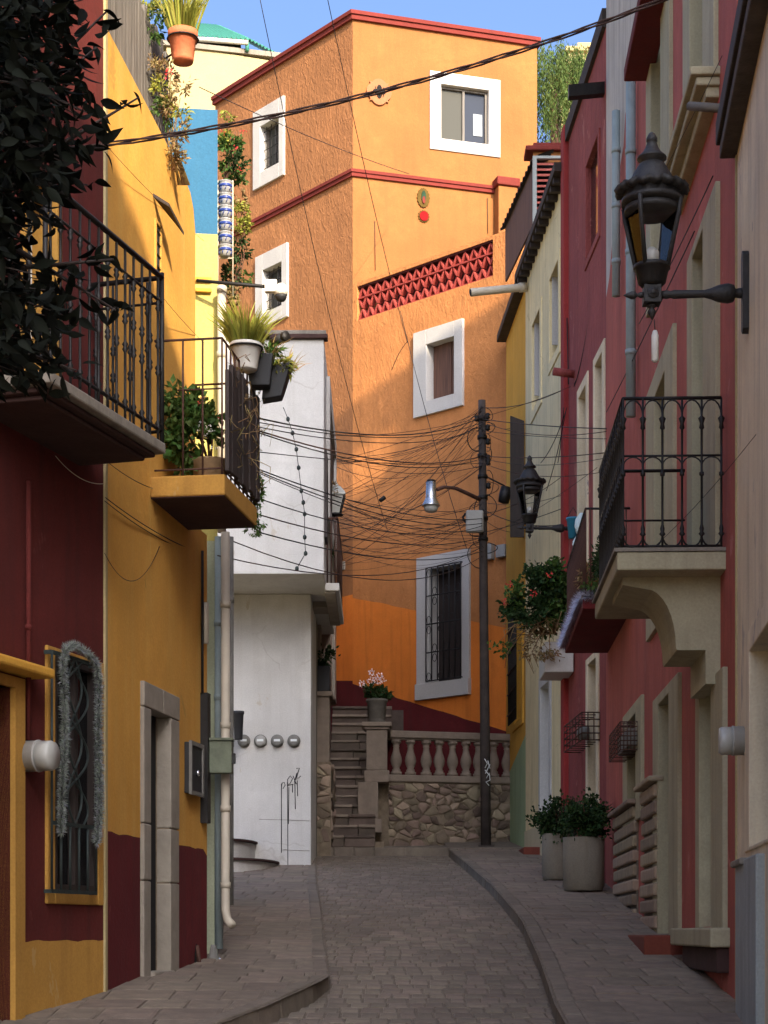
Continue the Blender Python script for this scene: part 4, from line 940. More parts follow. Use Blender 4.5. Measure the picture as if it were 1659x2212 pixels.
mb = MB(); mb.box((RH.w(sN, 0, -0.3).x, RH.w(sN, 0).y + 0.0, 6.0), (7.5, RH.w(sN, 0).y + 0.3, 11.0), M['pink']); mb.build('gable_wall', h, label='sunlit pink gable above the grey eave')
mb = MB(); mb.pbox(RH, 0, 6.0, ztop - 0.2, ztop + 0.05, -5, 0.08, M['tar']); mb.pbox(RH, 6.01, sN, 10.8, 11.05, -5, 0.08, M['tar']); mb.build('roof', h)
mb = MB(); mb.box((2.95, 21.7, 10.0), (7.5, 22.0, ztop), M['maroon']); mb.build('gable_wall', h)
# moulded sill of the top window
sa, sb_ = RH.s_(1470), RH.s_(1556); zs_ = RH.z(1550, 160)
mb = MB()
for k, (d0, o_) in enumerate(((0.0, 0.20), (0.06, 0.16), (0.11, 0.09))): mb.pbox(RH, sa + 0.03*k, sb_ - 0.03*k, zs_ - d0 - 0.06 + (0.001 if k < 2 else -0.02), zs_ - d0, -0.02, o_, M['olive'])
mb.build('sill', h, bevel=0.012)
sa, sb_ = RH.s_(1484), RH.s_(1577); zs_ = RH.z(1575, 2004)
mb = MB(); mb.pbox(RH, sa, sb_, zs_ - 0.13, zs_, -0.02, 0.13, M['olive']); mb.pbox(RH, sa + 0.35, sb_ - 0.05, zs_ - 0.30, zs_ - 0.131, -0.02, 0.08, M['slab_dark']); mb.build('sill', h, bevel=0.015)
mb = MB(); q = RH.s_(1400); zt0 = gz(15.5) + HR; mb.pbox(RH, RH.s_(1418) - 0.15, RH.s_(1473) + 0.2, zt0 - 0.12, zt0 + 0.05, -0.1, 0.32, M['brown_red']); mb.pbox(RH, RH.s_(1418) + 0.4, RH.s_(1473) + 0.25, zt0 - 0.3, zt0 - 0.121, -0.1, 0.2, M['salmon_red']); mb.build('doorstep', h, bevel=0.015)
# canopy slab high on the wall, drain pipes
mb = MB(); zc_ = RH.z(1404, 176); mb.pbox(RH, RH.s_(1404), RH.s_(1448), zc_, zc_ + 0.12, -0.02, 0.24, M['dado_red']); mb.build('canopy', h, bevel=0.01)
for (u, v0, v1, rr) in ((1378, 178, 900, 0.05), (1345, 240, 640, 0.045)):
    mb = MB(); q = RH.s_(u); zz0 = RH.z(u, v0); zz1 = RH.z(u, v1); mb.tube([RH.w(q, zz0, 0.07), RH.w(q, zz1, 0.07)], rr, M['pvc_blue'], 10)
    for t in (0.2, 0.5, 0.8): zq = zz0 + (zz1 - zz0) * t; mb.tube([RH.w(q, zq, 0.07), RH.w(q, zq - 0.05, 0.07)], rr * 1.15, M['pvc_blue'], 10)
    mb.build('drainpipe', h)
mb = MB(); mb.tube([RH.uv(1572, 235, 0.0), RH.uv(1560, 228, 0.22)], 0.03, M['pot_grey'], 8); mb.build('spout', h)
# rusticated stone blocks by the pavement
r = random.Random(55)
for (u0, u1, v0, v1, n) in ((1336, 1380, 1752, 1992, 8), (1396, 1428, 1700, 2010, 9)):
    sa, sb_ = RH.s_(u0), RH.s_(u1); um = (u0 + u1) / 2; za, zb_ = RH.z(um, v1), RH.z(um, v0); z = za
    for k in range(n):
        e = za + (zb_ - za) * (k + 1) / n; mb = MB(); mb.pbox(RH, sa + r.uniform(0, .04), sb_ - r.uniform(0, .04), z + 0.014, e - 0.014, -0.05, 0.06 + r.uniform(-.012, .012), M['rubble_pale']); mb.build('stone_block', h, bevel=0.02); z = e
    mb = MB(); mb.pbox(RH, sa + 0.02, sb_ - 0.02, za, zb_, -0.05, 0.02, M['joint']); mb.build('joint_bed', h)
    mb = MB(); mb.pbox(RH, sa - 0.03, sb_ + 0.05, zb_ + 0.002, zb_ + 0.05, -0.02, 0.12, M['rubble_pale']); mb.build('ledge', h, bevel=0.015)
# balcony
prj = 0.72; sB1 = RH.s_(1568); sB0 = sB1 - 1.95; zB1 = P(1450, 1186, 12.25).z; zB0 = P(1450, 1226, 12.25).z
b = bal('balcony', h, RH, sB0, sB1, prj, zB1, zB1 - zB0, M['olive']); tag(b, 'olive concrete balcony on a scrolled bracket'); H_RB = b
mb = MB(); mb.pbox(RH, sB0 - 0.01, sB1 + 0.01, zB1 + 0.001, zB1 + 0.025, -0.01, prj + 0.02, M['slab_grey']); mb.build('floor_edge', b)
Zb = lambda v: P(1450, v, 12.4).z
prof = [(0.0, Zb(1226)), (0.66, Zb(1226)), (0.66, Zb(1252)), (0.50, Zb(1262))] 
for k in range(9):
    a = math.pi / 2 * k / 8; prof.append((0.50 - 0.20 * math.sin(a), Zb(1262) - 0.40 * (1 - math.cos(a))))
prof += [(0.295, Zb(1396)), (0.10, Zb(1396)), (0.10, Zb(1470)), (0.0, Zb(1470))]
for ss in (sB1 - 1.05,):
    mb = MB(); mb.prism([RH.w(ss, z, o) for o, z in prof], V((RH.t.x, RH.t.y, 0)) * 0.8, M['olive']); mb.build('bracket', b, bevel=0.008)
rt = P(1450, 853, 12.25).z; loop = [RH.w(sB0, rt, 0.03), RH.w(sB0, rt, prj - 0.04), RH.w(sB1, rt, prj - 0.04), RH.w(sB1, rt, 0.03)]
zm = P(1450, 978, 12.25).z
mb = MB(); mb.tube(loop, 0.013, M['iron'], 6); mb.tube([p - V((0, 0, rt - zB1 - 0.035)) for p in loop], 0.010, M['iron'], 6); mb.tube([p - V((0, 0, rt - zm)) for p in loop], 0.008, M['iron'], 6); mb.build('handrail', b)
HB = rt - zB1
mb = MB(); pr = [(0.008, 0), (0.008, 0.10), (0.022, 0.115), (0.012, 0.13), (0.016, 0.15), (0.008, 0.18), (0.008, 0.50), (0.016, 0.505), (0.016, 0.525), (0.008, 0.53), (0.008, HB - 0.21), (0.018, HB - 0.20), (0.012, HB - 0.17), (0.024, HB - 0.135), (0.008, HB - 0.12), (0.007, HB)]
mb.lathe((0, 0, 0), pr, M['iron'], 8); t = mb.build('rb_src', None, origin=(0, 0, 0)); rb_me = t.data; bpy.data.objects.remove(t)
def arcs(mb, p0, p1, zlo, zhi, up):
    pts = []
    for k in range(9):
        a = math.pi * k / 8; p = p0.lerp(p1, (1 - math.cos(a)) / 2); z = (zhi - (zhi - zlo) * (1 - math.sin(a))) if up else (zlo + (zhi - zlo) * (1 - math.sin(a))); pts.append(V((p.x, p.y, z)))
    mb.tube(pts, 0.006, M['iron'], 4)
def rail_run(p0, p1, n):
    for i in range(n + 1): inst(rb_me, 'baluster', b, p0.lerp(p1, i / n))
    for z0, z1, up in ((rt - 0.12, rt - 0.012, True), (zB1 + 0.03, zB1 + 0.11, False), (zm - 0.07, zm - 0.008, True)):
        mb = MB()
        for i in range(n): arcs(mb, p0.lerp(p1, i / n), p0.lerp(p1, (i + 1) / n), z0, z1, up)
        mb.build('scrollwork', b)
rail_run(RH.w(sB1, zB1, 0.03), RH.w(sB1, zB1, prj - 0.04), 5)
rail_run(RH.w(sB1 - 0.13, zB1, prj - 0.04), RH.w(sB0, zB1, prj - 0.04), 14)
mb = MB(); mb.pbox(RH, sB0 + 0.1, sB0 + 1.3, zB1 + 0.03, rt - 0.12, prj - 0.075, prj - 0.06, M['wood_dark']); mb.build('privacy_screen', b, label='dark matting tied behind the railing')
# small red balcony farther on, with tinsel along its edge
s1_ = RH.s_(1368); Yb0, Yb1 = 18.8, 21.8; sq0 = (22.0 - Yb1) / abs(RH.t.y); sq1 = (22.0 - Yb0) / abs(RH.t.y); zR = P(1300, 1315, 18.8).z
b2 = bal('balcony', h, RH, sq0, sq1, 0.50, zR + 0.12, 0.12, M['dado_red']); tag(b2, 'dark red balcony slab edged with silver tinsel')
mb = MB(); o_ = 0.47; zt_ = zR + 0.12; loop = [RH.w(sq0, zt_ + 0.9, 0.02), RH.w(sq0, zt_ + 0.9, o_), RH.w(sq1, zt_ + 0.9, o_), RH.w(sq1, zt_ + 0.9, 0.02)]
mb.tube(loop, 0.013, M['iron'], 6); mb.build('handrail', b2)
for i in range(17): inst(bar_me, 'baluster', b2, RH.w(sq0 + (sq1 - sq0) * i / 16, zt_, o_), None, (1, 1, 0.93))
for i in range(4): inst(bar_me, 'baluster', b2, RH.w(sq1, zt_, 0.06 + i * 0.12), None, (1, 1, 0.93))

# ---------------------------------------------------------------- grey house nearest on the right
GR = Pl((2.255, 11.83), (2.0725, 10.0))
h = house('grey plastered house at the right edge with dark eave', GR.w(2, 1.2)); H_GR = h
ro = GR.rect(1612, 1690, 1330, 1830, 1640); ri = GR.rect(1622, 1680, 1380, 1820, 1640)
w, hl = window(h, GR, ro, ri, M['grey'], 0.22, 0.012, 'glass_dark', frame=M['wood_grey'])
mb = MB(); mb.wall(GR, [(0, 0.2), (8, 0.2), (8, 6.75), (0, 6.75)], [hl], 0.3, M['grey']); mb.build('wall', h)
mb = MB(); mb.pbox(GR, -0.07, 8, 6.715, 6.80, -0.3, 0.105, M['tar']); mb.pbox(GR, -0.07, 8, 6.801, 6.95, -4.5, 0.13, M['roof_tin']); mb.build('eave', h, bevel=0.01)
mb = MB(); mb.pbox(GR, -0.012, 0.03, 0.9, 6.7, -0.1, 0.012, M['cream']); mb.build('corner_strip', h)
mb = MB(); mb.pbox(GR, GR.s_(1606), GR.s_(1652), 0.7, GR.z(1630, 1852), -0.02, 0.05, M['stone_blue']); mb.pbox(GR, GR.s_(1606) - 0.07, GR.s_(1625), GR.z(1630, 1866), GR.z(1630, 1850), -0.02, 0.075, M['slab_grey']); mb.build('pilaster', h, bevel=0.012)
# unseen shadow casters added on the right, shaped to throw the street's shadow edges
h = house('unseen block behind the near right-hand row, shaped to shade the yellow house side', (5.5, 0, -1), 'shadow_caster')
def to_x(p, X):      # where the ray from p to the sun crosses the plane x = X
    t = (X - p.x) / sv.x; return p + sv * t
edge = [to_x(YH.uv(u, v), 4.0) for u, v in ((238, 326), (275, 431), (299, 482), (323, 564), (360, 697), (391, 792))] + [to_x(YH.uv(418, 960), 4.0)]
edge = [(4.0, p.y, p.z) for p in edge]; yl = edge[-1][1]
pts = [(4.0, -9, -3), (4.0, yl + 0.4, 0), (4.0, yl + 0.4, edge[-1][2] - 0.9)] + edge[::-1] + [(4.0, edge[0][1] - 2.0, edge[0][2] + 0.7), (4.0, -9, edge[0][2] + 0.7)]  # top edge shaped to drop its shadow line on the yellow wall
mb = MB(); mb.prism(pts, (3.0, 0, 0), M['salmon_red']); mb.build('wall', h)
mb = MB(); mb.box((4.35, 8.6, 0), (6.6, 15.2, 19.6), M['beige']); mb.build('shade_tower', h)  # unseen block added to keep the sun off the white house front
mb = MB(); mb.box((4.35, 3.2, 0), (6.6, 8.59, 13.5), M['beige']); mb.build('shade_wing', h)  # lower unseen block added to close a sun leak onto the pavement
h = house('unseen walls and slab on the right, shaped to cast the slanting shadow on the orange house', (9, 24, 2), 'shadow_caster')
q1, q2 = OW.uv(1095, 640), OW.uv(768, 868); dd = q2 - q1; kk = -dd.z / sv.z; e = dd + sv * kk; e.z = 0; span = e.length; e.normalize()
nrm = V((-e.y, e.x, 0)); nrm = nrm if nrm.dot(sv) > 0 else -nrm
p0 = q1 + sv * 17.0; HT = p0.z; p0.z = 0
def on_edge(p):      # (distance along the roof edge, height) of the sun ray through wall point p
    t = ((p0 - p).dot(nrm)) / sv.dot(nrm); q = p + sv * t; return (q - p0).dot(e), q.z
g1 = on_edge(OW.uv(893, 862)); g2 = on_edge(OW.uv(893, 990)); g3 = on_edge(OW.uv(766, 1062)); zt1 = g1[1]; zb1 = g2[1]; gap_a = g1[0]
def eb(mb, a, b_, d0, d1, z0, z1, mat):
    mb.hexa([p0 + e*a + nrm*d0 + V((0,0,z0)), p0 + e*b_ + nrm*d0 + V((0,0,z0)), p0 + e*b_ + nrm*d1 + V((0,0,z0)), p0 + e*a + nrm*d1 + V((0,0,z0)), p0 + e*a + nrm*d0 + V((0,0,z1)), p0 + e*b_ + nrm*d0 + V((0,0,z1)), p0 + e*b_ + nrm*d1 + V((0,0,z1)), p0 + e*a + nrm*d1 + V((0,0,z1))], mat)
LE = span + 1.6
mb = MB(); eb(mb, -2, LE, 0, 0.3, zt1, HT, M['beige']); mb.build('caster_slab', h)  # unseen slab over a gap, shaped to leave a lit patch on the orange wall
mb = MB(); eb(mb, -2, gap_a, 0, 0.3, 0, zt1 - 0.001, M['beige']); mb.build('wall', h)
mb = MB(); eb(mb, gap_a + 0.001, LE, 0, 0.3, 0, zb1, M['beige']); mb.build('wall', h)
mb = MB(); eb(mb, LE - 0.2, LE, 0.05, 0.25, zb1 + 0.001, zt1 - 0.001, M['beige']); mb.build('post', h)

# ---------------------------------------------------------------- maroon house
MH = Pl((2.64, 22.0), (2.5, 25.5))
h = house('rough dark maroon house with weathered wall and tall pale windows', MH.w(1.7, 2.3)); H_MH = h
zt = 12.7; holes = []
def mwin(pl, h, holes, u0, u1, i0, i1, vt, it, vb, ib, fm, back, label=None, name='window', bottom=True, depth=0.16):
    ro = pl.rect(u0, u1, vt, vb, u1); ri = pl.rect(i0, i1, it, ib, i1)
    w, hl = window(h, pl, ro, ri, M[fm], depth, 0.02, back, name=name, bottom=bottom, label=label); holes.append(hl); return w
mwin(MH, h, holes, 1265, 1297, 1268, 1294, 275, 290, 510, 500, 'maroon', 'glass_dark', 'dark upper window with bare bars', depth=0.03)
mwin(MH, h, holes, 1249, 1272, 1252, 1268, 800, 830, 1215, 1210, 'grey', 'wood_grey', 'tall window with pale reveal')
mwin(MH, h, holes, 1284, 1308, 1287, 1303, 730, 760, 1215, 1210, 'grey', 'wood_grey', 'tall pale window next to the salmon house')
mwin(MH, h, holes, 1268, 1295, 1272, 1290, 1400, 1420, 1740, 1735, 'grey', 'glass_dark', 'lower door with pale reveal')
mb = MB(); mb.wall(MH, [(0, 1.8), (MH.L, 1.8), (MH.L, zt), (0, zt)], holes, 0.3, M['maroon']); mb.build('wall', h)
mb = MB(); mb.pbox(MH, MH.L - 0.30, MH.L + 0.0, 1.9, MH.z(1226, 275), -0.05, 0.07, M['maroon_smooth']); mb.build('corner_pilaster', h, bevel=0.015)
mb = MB(); mb.pbox(MH, 0, MH.L, zt - 0.2, zt + 0.02, -5, 0.05, M['roof_tin']); mb.build('roof', h)
mb = MB(); mb.pbox(MH, MH.L - 0.3, MH.L, 9, zt - 0.2, -5, -0.3, M['maroon']); mb.build('side_wall', h)
a = P(1320, 192, 22.2); bq = P(1228, 200, 22.0)
mb = MB(); d = V((0, 0, 0.07)); wv = V((0, 0.06, 0))
mb.hexa([bq - wv - d, a - wv - d, a + wv - d, bq + wv - d, bq - wv + d, a - wv + d, a + wv + d, bq + wv + d], M['iron']); mb.build('spout', h, label='dark metal rain spout sticking out high on the wall')
mb = MB(); q = MH.s_(1258); mb.tube([MH.uv(1240, 808, 0.0), V(MH.uv(1240, 808, 0.0)) + V((-0.28, -0.05, 0.02))], 0.055, M['maroon'], 10); mb.build('spout', h)
q0, q1 = MH.s_(1296), MH.s_(1255)
cg = thing('meter_cage', 'rusty iron cage round a meter on the maroon house', 'meter cage', MH.w((q0+q1)/2, MH.z(1260, 1620)))
rc = (min(q0, q1), max(q0, q1), MH.z(1260, 1622), MH.z(1260, 1566)); mb = MB()
for i in range(7):
    q = rc[0] + (rc[1] - rc[0]) * i / 6
    mb.tube([MH.w(q, rc[2], 0.0), MH.w(q, rc[2], 0.22), MH.w(q, rc[3], 0.22), MH.w(q, rc[3], 0.0)], 0.008, M['iron_rust'], 5)
for i in range(5):
    z = rc[2] + (rc[3] - rc[2]) * i / 4; mb.tube([MH.w(rc[0], z, 0), MH.w(rc[0], z, 0.22), MH.w(rc[1], z, 0.22), MH.w(rc[1], z, 0)], 0.008, M['iron_rust'], 5)
for i in range(4):
    o_ = 0.22 * i / 3; mb.tube([MH.w(rc[0], rc[2], o_), MH.w(rc[0], rc[3], o_)], 0.007, M['iron_rust'], 5)
mb.build('bars', cg)
mb = MB(); mb.lathe(MH.w((rc[0]+rc[1])/2, (rc[2]+rc[3])/2, 0.02), [(0.09, 0), (0.09, 0.08), (0.07, 0.14), (0.01, 0.15)], M['meter_dark'], 14, axis=(MH.n.x, MH.n.y, 0)); mb.build('meter', cg)
# second cage on the red house
q0, q1 = RH.s_(1385), RH.s_(1358); rc = (min(q0, q1), max(q0, q1), RH.z(1370, 1634), RH.z(1370, 1576))
cg = thing('meter_cage', 'brown wire-mesh cage on the red house near the rusticated stone', 'meter cage', RH.w((rc[0]+rc[1])/2, rc[2]))
mb = MB(); 
for i in range(9):
    q = rc[0] + (rc[1] - rc[0]) * i / 8; mb.tube([RH.w(q, rc[2], 0.0), RH.w(q, rc[2], 0.2), RH.w(q, rc[3], 0.2), RH.w(q, rc[3], 0.0)], 0.006, M['iron_rust'], 5)
for i in range(7):
    z = rc[2] + (rc[3] - rc[2]) * i / 6; mb.tube([RH.w(rc[0], z, 0), RH.w(rc[0], z, 0.2), RH.w(rc[1], z, 0.2), RH.w(rc[1], z, 0)], 0.006, M['iron_rust'], 5)
for i in range(7): o_ = 0.2 * i / 6; mb.tube([RH.w(rc[1], rc[2], o_), RH.w(rc[1], rc[3], o_)], 0.005, M['iron_rust'], 5)
mb.build('mesh', cg)
mb = MB(); mb.pbox(RH, rc[0] + 0.1, rc[1] - 0.1, rc[2] + 0.05, rc[3] - 0.05, 0, 0.12, M['meter_dark']); mb.build('meter', cg)

# ---------------------------------------------------------------- beige house and ochre house
BG = Pl((2.5, 25.5), (2.27, 29.7)); OC = Pl((2.27, 29.7), (2.14, 32.42))
h = house('beige house with deep white window reveals and dark wooden eave', BG.w(2, 2.7)); holes = []
mwin(BG, h, holes, 1186, 1211, 1189, 1208, 535, 560, 760, 745, 'beige', 'glass_dark', 'upper narrow window with white reveal', depth=0.22)
mwin(BG, h, holes, 1148, 1171, 1151, 1168, 640, 665, 870, 855, 'beige', 'glass_dark', 'lower narrow window with white reveal', depth=0.22)
mwin(BG, h, holes, 1166, 1192, 1169, 1188, 1440, 1470, 1760, 1755, 'white', 'door_white', 'white street door', name='door', depth=0.12)
zt = 12.2
mb = MB(); mb.wall(BG, [(0, 2.2), (BG.L, 2.2), (BG.L, zt), (0, zt)], holes, 0.3, M['beige']); mb.build('wall', h)
for u, v0, v1 in ((1192, 560, 745), (1154, 665, 855)):     # white far reveals
    s_ = BG.s_(u); mb = MB(); mb.pbox(BG, s_ - 0.012, s_ + 0.01, BG.z(u, v1), BG.z(u, v0), -0.22, -0.005, M['white_clean']); mb.build('reveal', h)
mb = MB(); mb.pbox(BG, -0.1, BG.L + 0.06, zt - 0.02, zt + 0.10, -4, 0.17, M['roof_tin']); e = mb.build('roof', h)
for i in range(14):
    mb = MB(); q = 0.1 + i * 0.3; mb.pbox(BG, q, q + 0.09, zt - 0.10, zt - 0.021, -0.02, 0.15, M['wood_dark']); mb.build('rafter', h)
mb = MB(); mb.box((P(1176, 0, 24.6).x, 24.6, P(1150, 1452, 24.6).z), (2.52, 25.45, P(1150, 1386, 24.6).z), M['white']); mb.build('balcony', h, bevel=0.015, label='small white balcony slab carrying the geranium bush')
h = house('narrow ochre house front with green dado next to the orange house', OC.w(1.2, 3)); holes = []
mwin(OC, h, holes, 1108, 1131, 1111, 1128, 1260, 1280, 1562, 1550, 'ochre', 'wood_dark', 'tall dark street window')
zg = OC.z(1130, 1625)
mb = MB(); mb.wall(OC, [(0, zg + 0.25), (OC.L, zg - 0.25), (OC.L, 12.1), (0, 12.1)], holes, 0.3, M['ochre']); mb.build('wall', h)
mb = MB(); mb.wall(OC, [(0, 2.7), (OC.L, 2.7), (OC.L, zg - 0.25), (0, zg + 0.25)], [], 0.3, M['green_dado']); mb.build('dado', h)
mb = MB(); mb.pbox(OC, 0.0, OC.L + 0.05, 12.08, 12.2, -4, 0.16, M['roof_tin']); mb.build('roof', h)
g = OC.rect(1110, 1129, 1275, 1552, 1129); grille('grille', h, OC, g, 0.10, 8, 6, M['iron'], 0.012)
mb = MB(); s_ = OC.s_(1133); za, zb_ = P(1120, 1165, 29.9).z, P(1120, 905, 29.9).z
mb.prism([OC.w(0.02, za, 0.02), OC.w(0.02, za, 0.24), OC.w(0.02, zb_, 0.24), OC.w(0.02, zb_ - 0.08, 0.02)], V((OC.t.x, OC.t.y, 0)) * 0.05, M['wood_dark']); mb.build('shutter', h, label='dark wooden shutter standing open')
mb = MB(); mb.box((2.1, 27.9, 2.7), (2.45, 29.2, P(1150, 1830, 28).z), M['brown_red']); mb.build('doorstep', h, bevel=0.02)
mb = MB(); mb.pbox(BG, 0.02, BG.L, 2.4, 3.35, -0.1, 0.02, M['olive_light']); mb.build('dado', h)
# rooftop shed with tin roof and louvres above the ochre house
h = thing('rooftop_shed', 'dark tin-roofed shed with louvred side on the far right roofs', 'shed', (2.6, 32, 12.2))
mb = MB(); za = 13.42; corrugated(mb, (2.235, 27.9, za), (1.93, 30.8, za), (2.2, 30.8, za + 0.12), (2.55, 27.9, za + 0.12), 14, 0.015, M['roof_tin'], 0.02); mb.build('roof', h)
mb = MB(); mb.hexa([(2.29, 28.0, za - 0.9), (2.32, 28.0, za - 0.9), (2.04, 30.7, za - 0.9), (2.01, 30.7, za - 0.9), (2.29, 28.0, za - 0.01), (2.32, 28.0, za - 0.01), (2.04, 30.7, za - 0.01), (2.01, 30.7, za - 0.01)], M['wood_brown']); mb.build('wall', h)
mb = MB(); mb.box((2.24, 27.88, 12.3), (2.30, 27.95, za - 0.03), M['stone_blue']); mb.box((2.24, 27.88, za - 0.029), (2.9, 27.95, za + 0.01), M['stone_blue']); mb.build('post', h)
for i in range(13):
    mb = MB(); z = 12.3 + i * 0.083; mb.hexa([(2.3, 27.9, z), (2.9, 27.9, z), (2.9, 27.97, z + 0.045), (2.3, 27.97, z + 0.045), (2.3, 27.9, z + 0.022), (2.9, 27.9, z + 0.022), (2.9, 27.97, z + 0.067), (2.3, 27.97, z + 0.067)], M['salmon_red']); mb.build('louvre', h)
mb = MB(); mb.box((2.33, 28.05, 12.25), (2.9, 28.1, za - 0.03), M['dark_in']); mb.build('back_wall', h)
h = thing('chimney', 'orange capped parapet post above the tin-roofed shed', 'chimney', (2.6, 28.5, 12.3))
mb = MB(); a = P(1135, 345, 28.3); b_ = P(1240, 328, 28.3); mb.box((a.x + 0.12, 28.3, 12.3), (b_.x, 28.6, b_.z), M['orange']); mb.build('shaft', h)
mb = MB(); mb.box((a.x, 28.23, b_.z + 0.001), (b_.x + 0.1, 28.67, b_.z + 0.08), M['trim_red']); mb.box((a.x + 0.12, 28.3, b_.z + 0.081), (b_.x, 28.6, b_.z + 0.15), M['trim_red']); mb.build('cap', h, bevel=0.02)
# ================================================================ lanterns
def lantern(label, lx, ly, zc, wx, wy, plate=True, extra=True):
    """old iron street lantern on a wall arm; zc is the height of the arm, (lx, ly) the lamp axis, (wx, wy) the wall point"""
    t = thing('street_lantern', label, 'street lamp', (lx, ly, zc - 0.15), 'old iron wall lanterns'); c = V((lx, ly, zc)); ir = M['lamp_iron']
    k = 1 / 360.0; zz = lambda v: (637 - v) * k; R_ = lambda r: r * k
    mb = MB(); mb.lathe(c, [(R_(r), zz(v)) for r, v in ((66, 442), (66, 432), (60, 430), (62, 415), (52, 404), (44, 384), (34, 366), (28, 356), (20, 354), (18, 350), (32, 344), (31, 340), (20, 330), (14, 320), (10, 308), (12, 306), (12, 300), (7, 290), (1, 285))], ir, 24); mb.build('roof', t)
    mb = MB(); vs = []; n = 64                                       # scalloped brim
    for r, v, am in ((56, 420, 0), (72, 418, 5), (76, 408, 6), (60, 410, 0)):
        for i in range(n): a = 2 * math.pi * i / n; rr = r + am * (0.5 + 0.5 * math.cos(a * 16)); vs.append(c + V((math.cos(a) * R_(rr), math.sin(a) * R_(rr), zz(v + (4 * math.cos(a * 16) if am else 0)))))
    fs = [(q * n + i, q * n + (i+1) % n, (q+1) * n + (i+1) % n, (q+1) * n + i) for q in range(3) for i in range(n)]
    mb.add(vs, fs, ir, True); mb.build('brim', t)
    for i in range(4):
        a = math.pi / 4 + i * math.pi / 2 + 0.25; d = V((math.cos(a), math.sin(a), 0))
        mb = MB(); mb.tube([c + d * R_(66) + V((0, 0, zz(440))), c + d * R_(62) + V((0, 0, zz(470))), c + d * R_(37) + V((0, 0, zz(578)))], R_(5), ir, 6); mb.build('frame_bar', t)
    mb = MB(); mb.lathe(c, [(R_(60), zz(462)), (R_(58), zz(448)), (R_(30), zz(446))], ir, 24); mb.build('reflector', t)
    for i in range(4):
        a0 = math.pi / 4 + i * math.pi / 2 + 0.25; a1 = a0 + math.pi / 2; q = []
        for a, r, v in ((a0, 60, 462), (a1, 60, 462), (a1, 36, 578), (a0, 36, 578)): q.append(c + V((math.cos(a) * R_(r), math.sin(a) * R_(r), zz(v))))
        nrm = (q[1] - q[0]).cross(q[3] - q[0]).normalized(); mb = MB(); mb.prism(q, nrm * 0.003, M['lamp_glass']); mb.build('pane', t)
    mb = MB(); mb.lathe(c, [(R_(22), zz(620)), (R_(30), zz(612)), (R_(36), zz(584)), (R_(40), zz(582)), (R_(40), zz(574)), (R_(30), zz(573))], M['iron'], 16); mb.build('gallery', t)
    mb = MB(); mb.lathe(c, [(R_(10), zz(573)), (R_(16), zz(560)), (R_(16), zz(545)), (R_(6), zz(535))], M['shade_glass'], 12); mb.build('bulb', t)
    mb = MB(); mb.box(c + V((-0.052, -0.052, -0.058)), c + V((0.052, 0.052, 0.05)), ir); mb.lathe(c + V((0, -0.052, 0)), [(0.036, 0), (0.036, 0.008), (0.02, 0.012), (0.014, 0.02), (0.002, 0.022)], ir, 12, axis=(0, -1, 0)); mb.build('socket_box', t, bevel=0.006)
    mb = MB(); mb.lathe(c, [(0.002, -0.15), (0.012, -0.13), (0.026, -0.105), (0.022, -0.09), (0.012, -0.08), (0.03, -0.072), (0.03, -0.059)], ir, 12); mb.build('finial', t)
    d = (V((wx, wy, 0)) - V((lx, ly, 0))); L = d.length; d.normalize()
    mb = MB(); mb.lathe(c, [(0.001, -0.17), (0.010, -0.155), (0.024, -0.12), (0.022, -0.10), (0.008, -0.085), (0.018, -0.07), (0.018, -0.05)], ir, 10, axis=tuple(d)); mb.build('finial', t)
    mb = MB(); mb.lathe(c, [(0.02, 0.05), (0.026, 0.09), (0.02, 0.11), (0.026, 0.13), (0.022, L * 0.55), (0.032, L * 0.62), (0.05, L * 0.70), (0.058, L * 0.80), (0.05, L * 0.86), (0.026, L * 0.88), (0.03, L * 0.92), (0.03, L)], ir, 12, axis=tuple(d)); mb.build('arm', t)
    if plate:
        n2 = V((-d.y, d.x, 0)); w = V((wx, wy, zc)); mb = MB(); pts = []
        for a, z in ((-0.04, -0.22), (0, -0.245), (0.04, -0.22), (0.045, 0.22), (0, 0.255), (-0.045, 0.22)): pts.append(w + n2 * a + V((0, 0, z)) - d * 0.03)
        mb.prism(pts, d * 0.045, ir); mb.build('wall_plate', t, bevel=0.005)
    return t
lp = P(1408, 637, 11.1); wp = GR.w(GR.s_(1617), 0, 0.01)
lantern('large iron street lantern nearest the camera on the grey house', lp.x, 11.1, lp.z, wp.x, wp.y)
mb = MB(); c = P(1415, 750, 11.1); mb.tube([P(1413, 690, 11.1), c + V((0, 0, 0.1))], 0.003, M['wire'], 4); mb.lathe(c, [(0.012, -0.09), (0.022, -0.08), (0.022, 0.07), (0.012, 0.10)], M['pot_white'], 8); mb.build('bottle', None, 'small white plastic bottle hanging under the large lantern', 'bottle')
lp = P(1144, 1140, 25.0); wp = P(1232, 1140, 25.1)
lantern('smaller-looking iron street lantern farther down by the maroon house', lp.x, 25.0, lp.z, 2.50, 25.05, False)
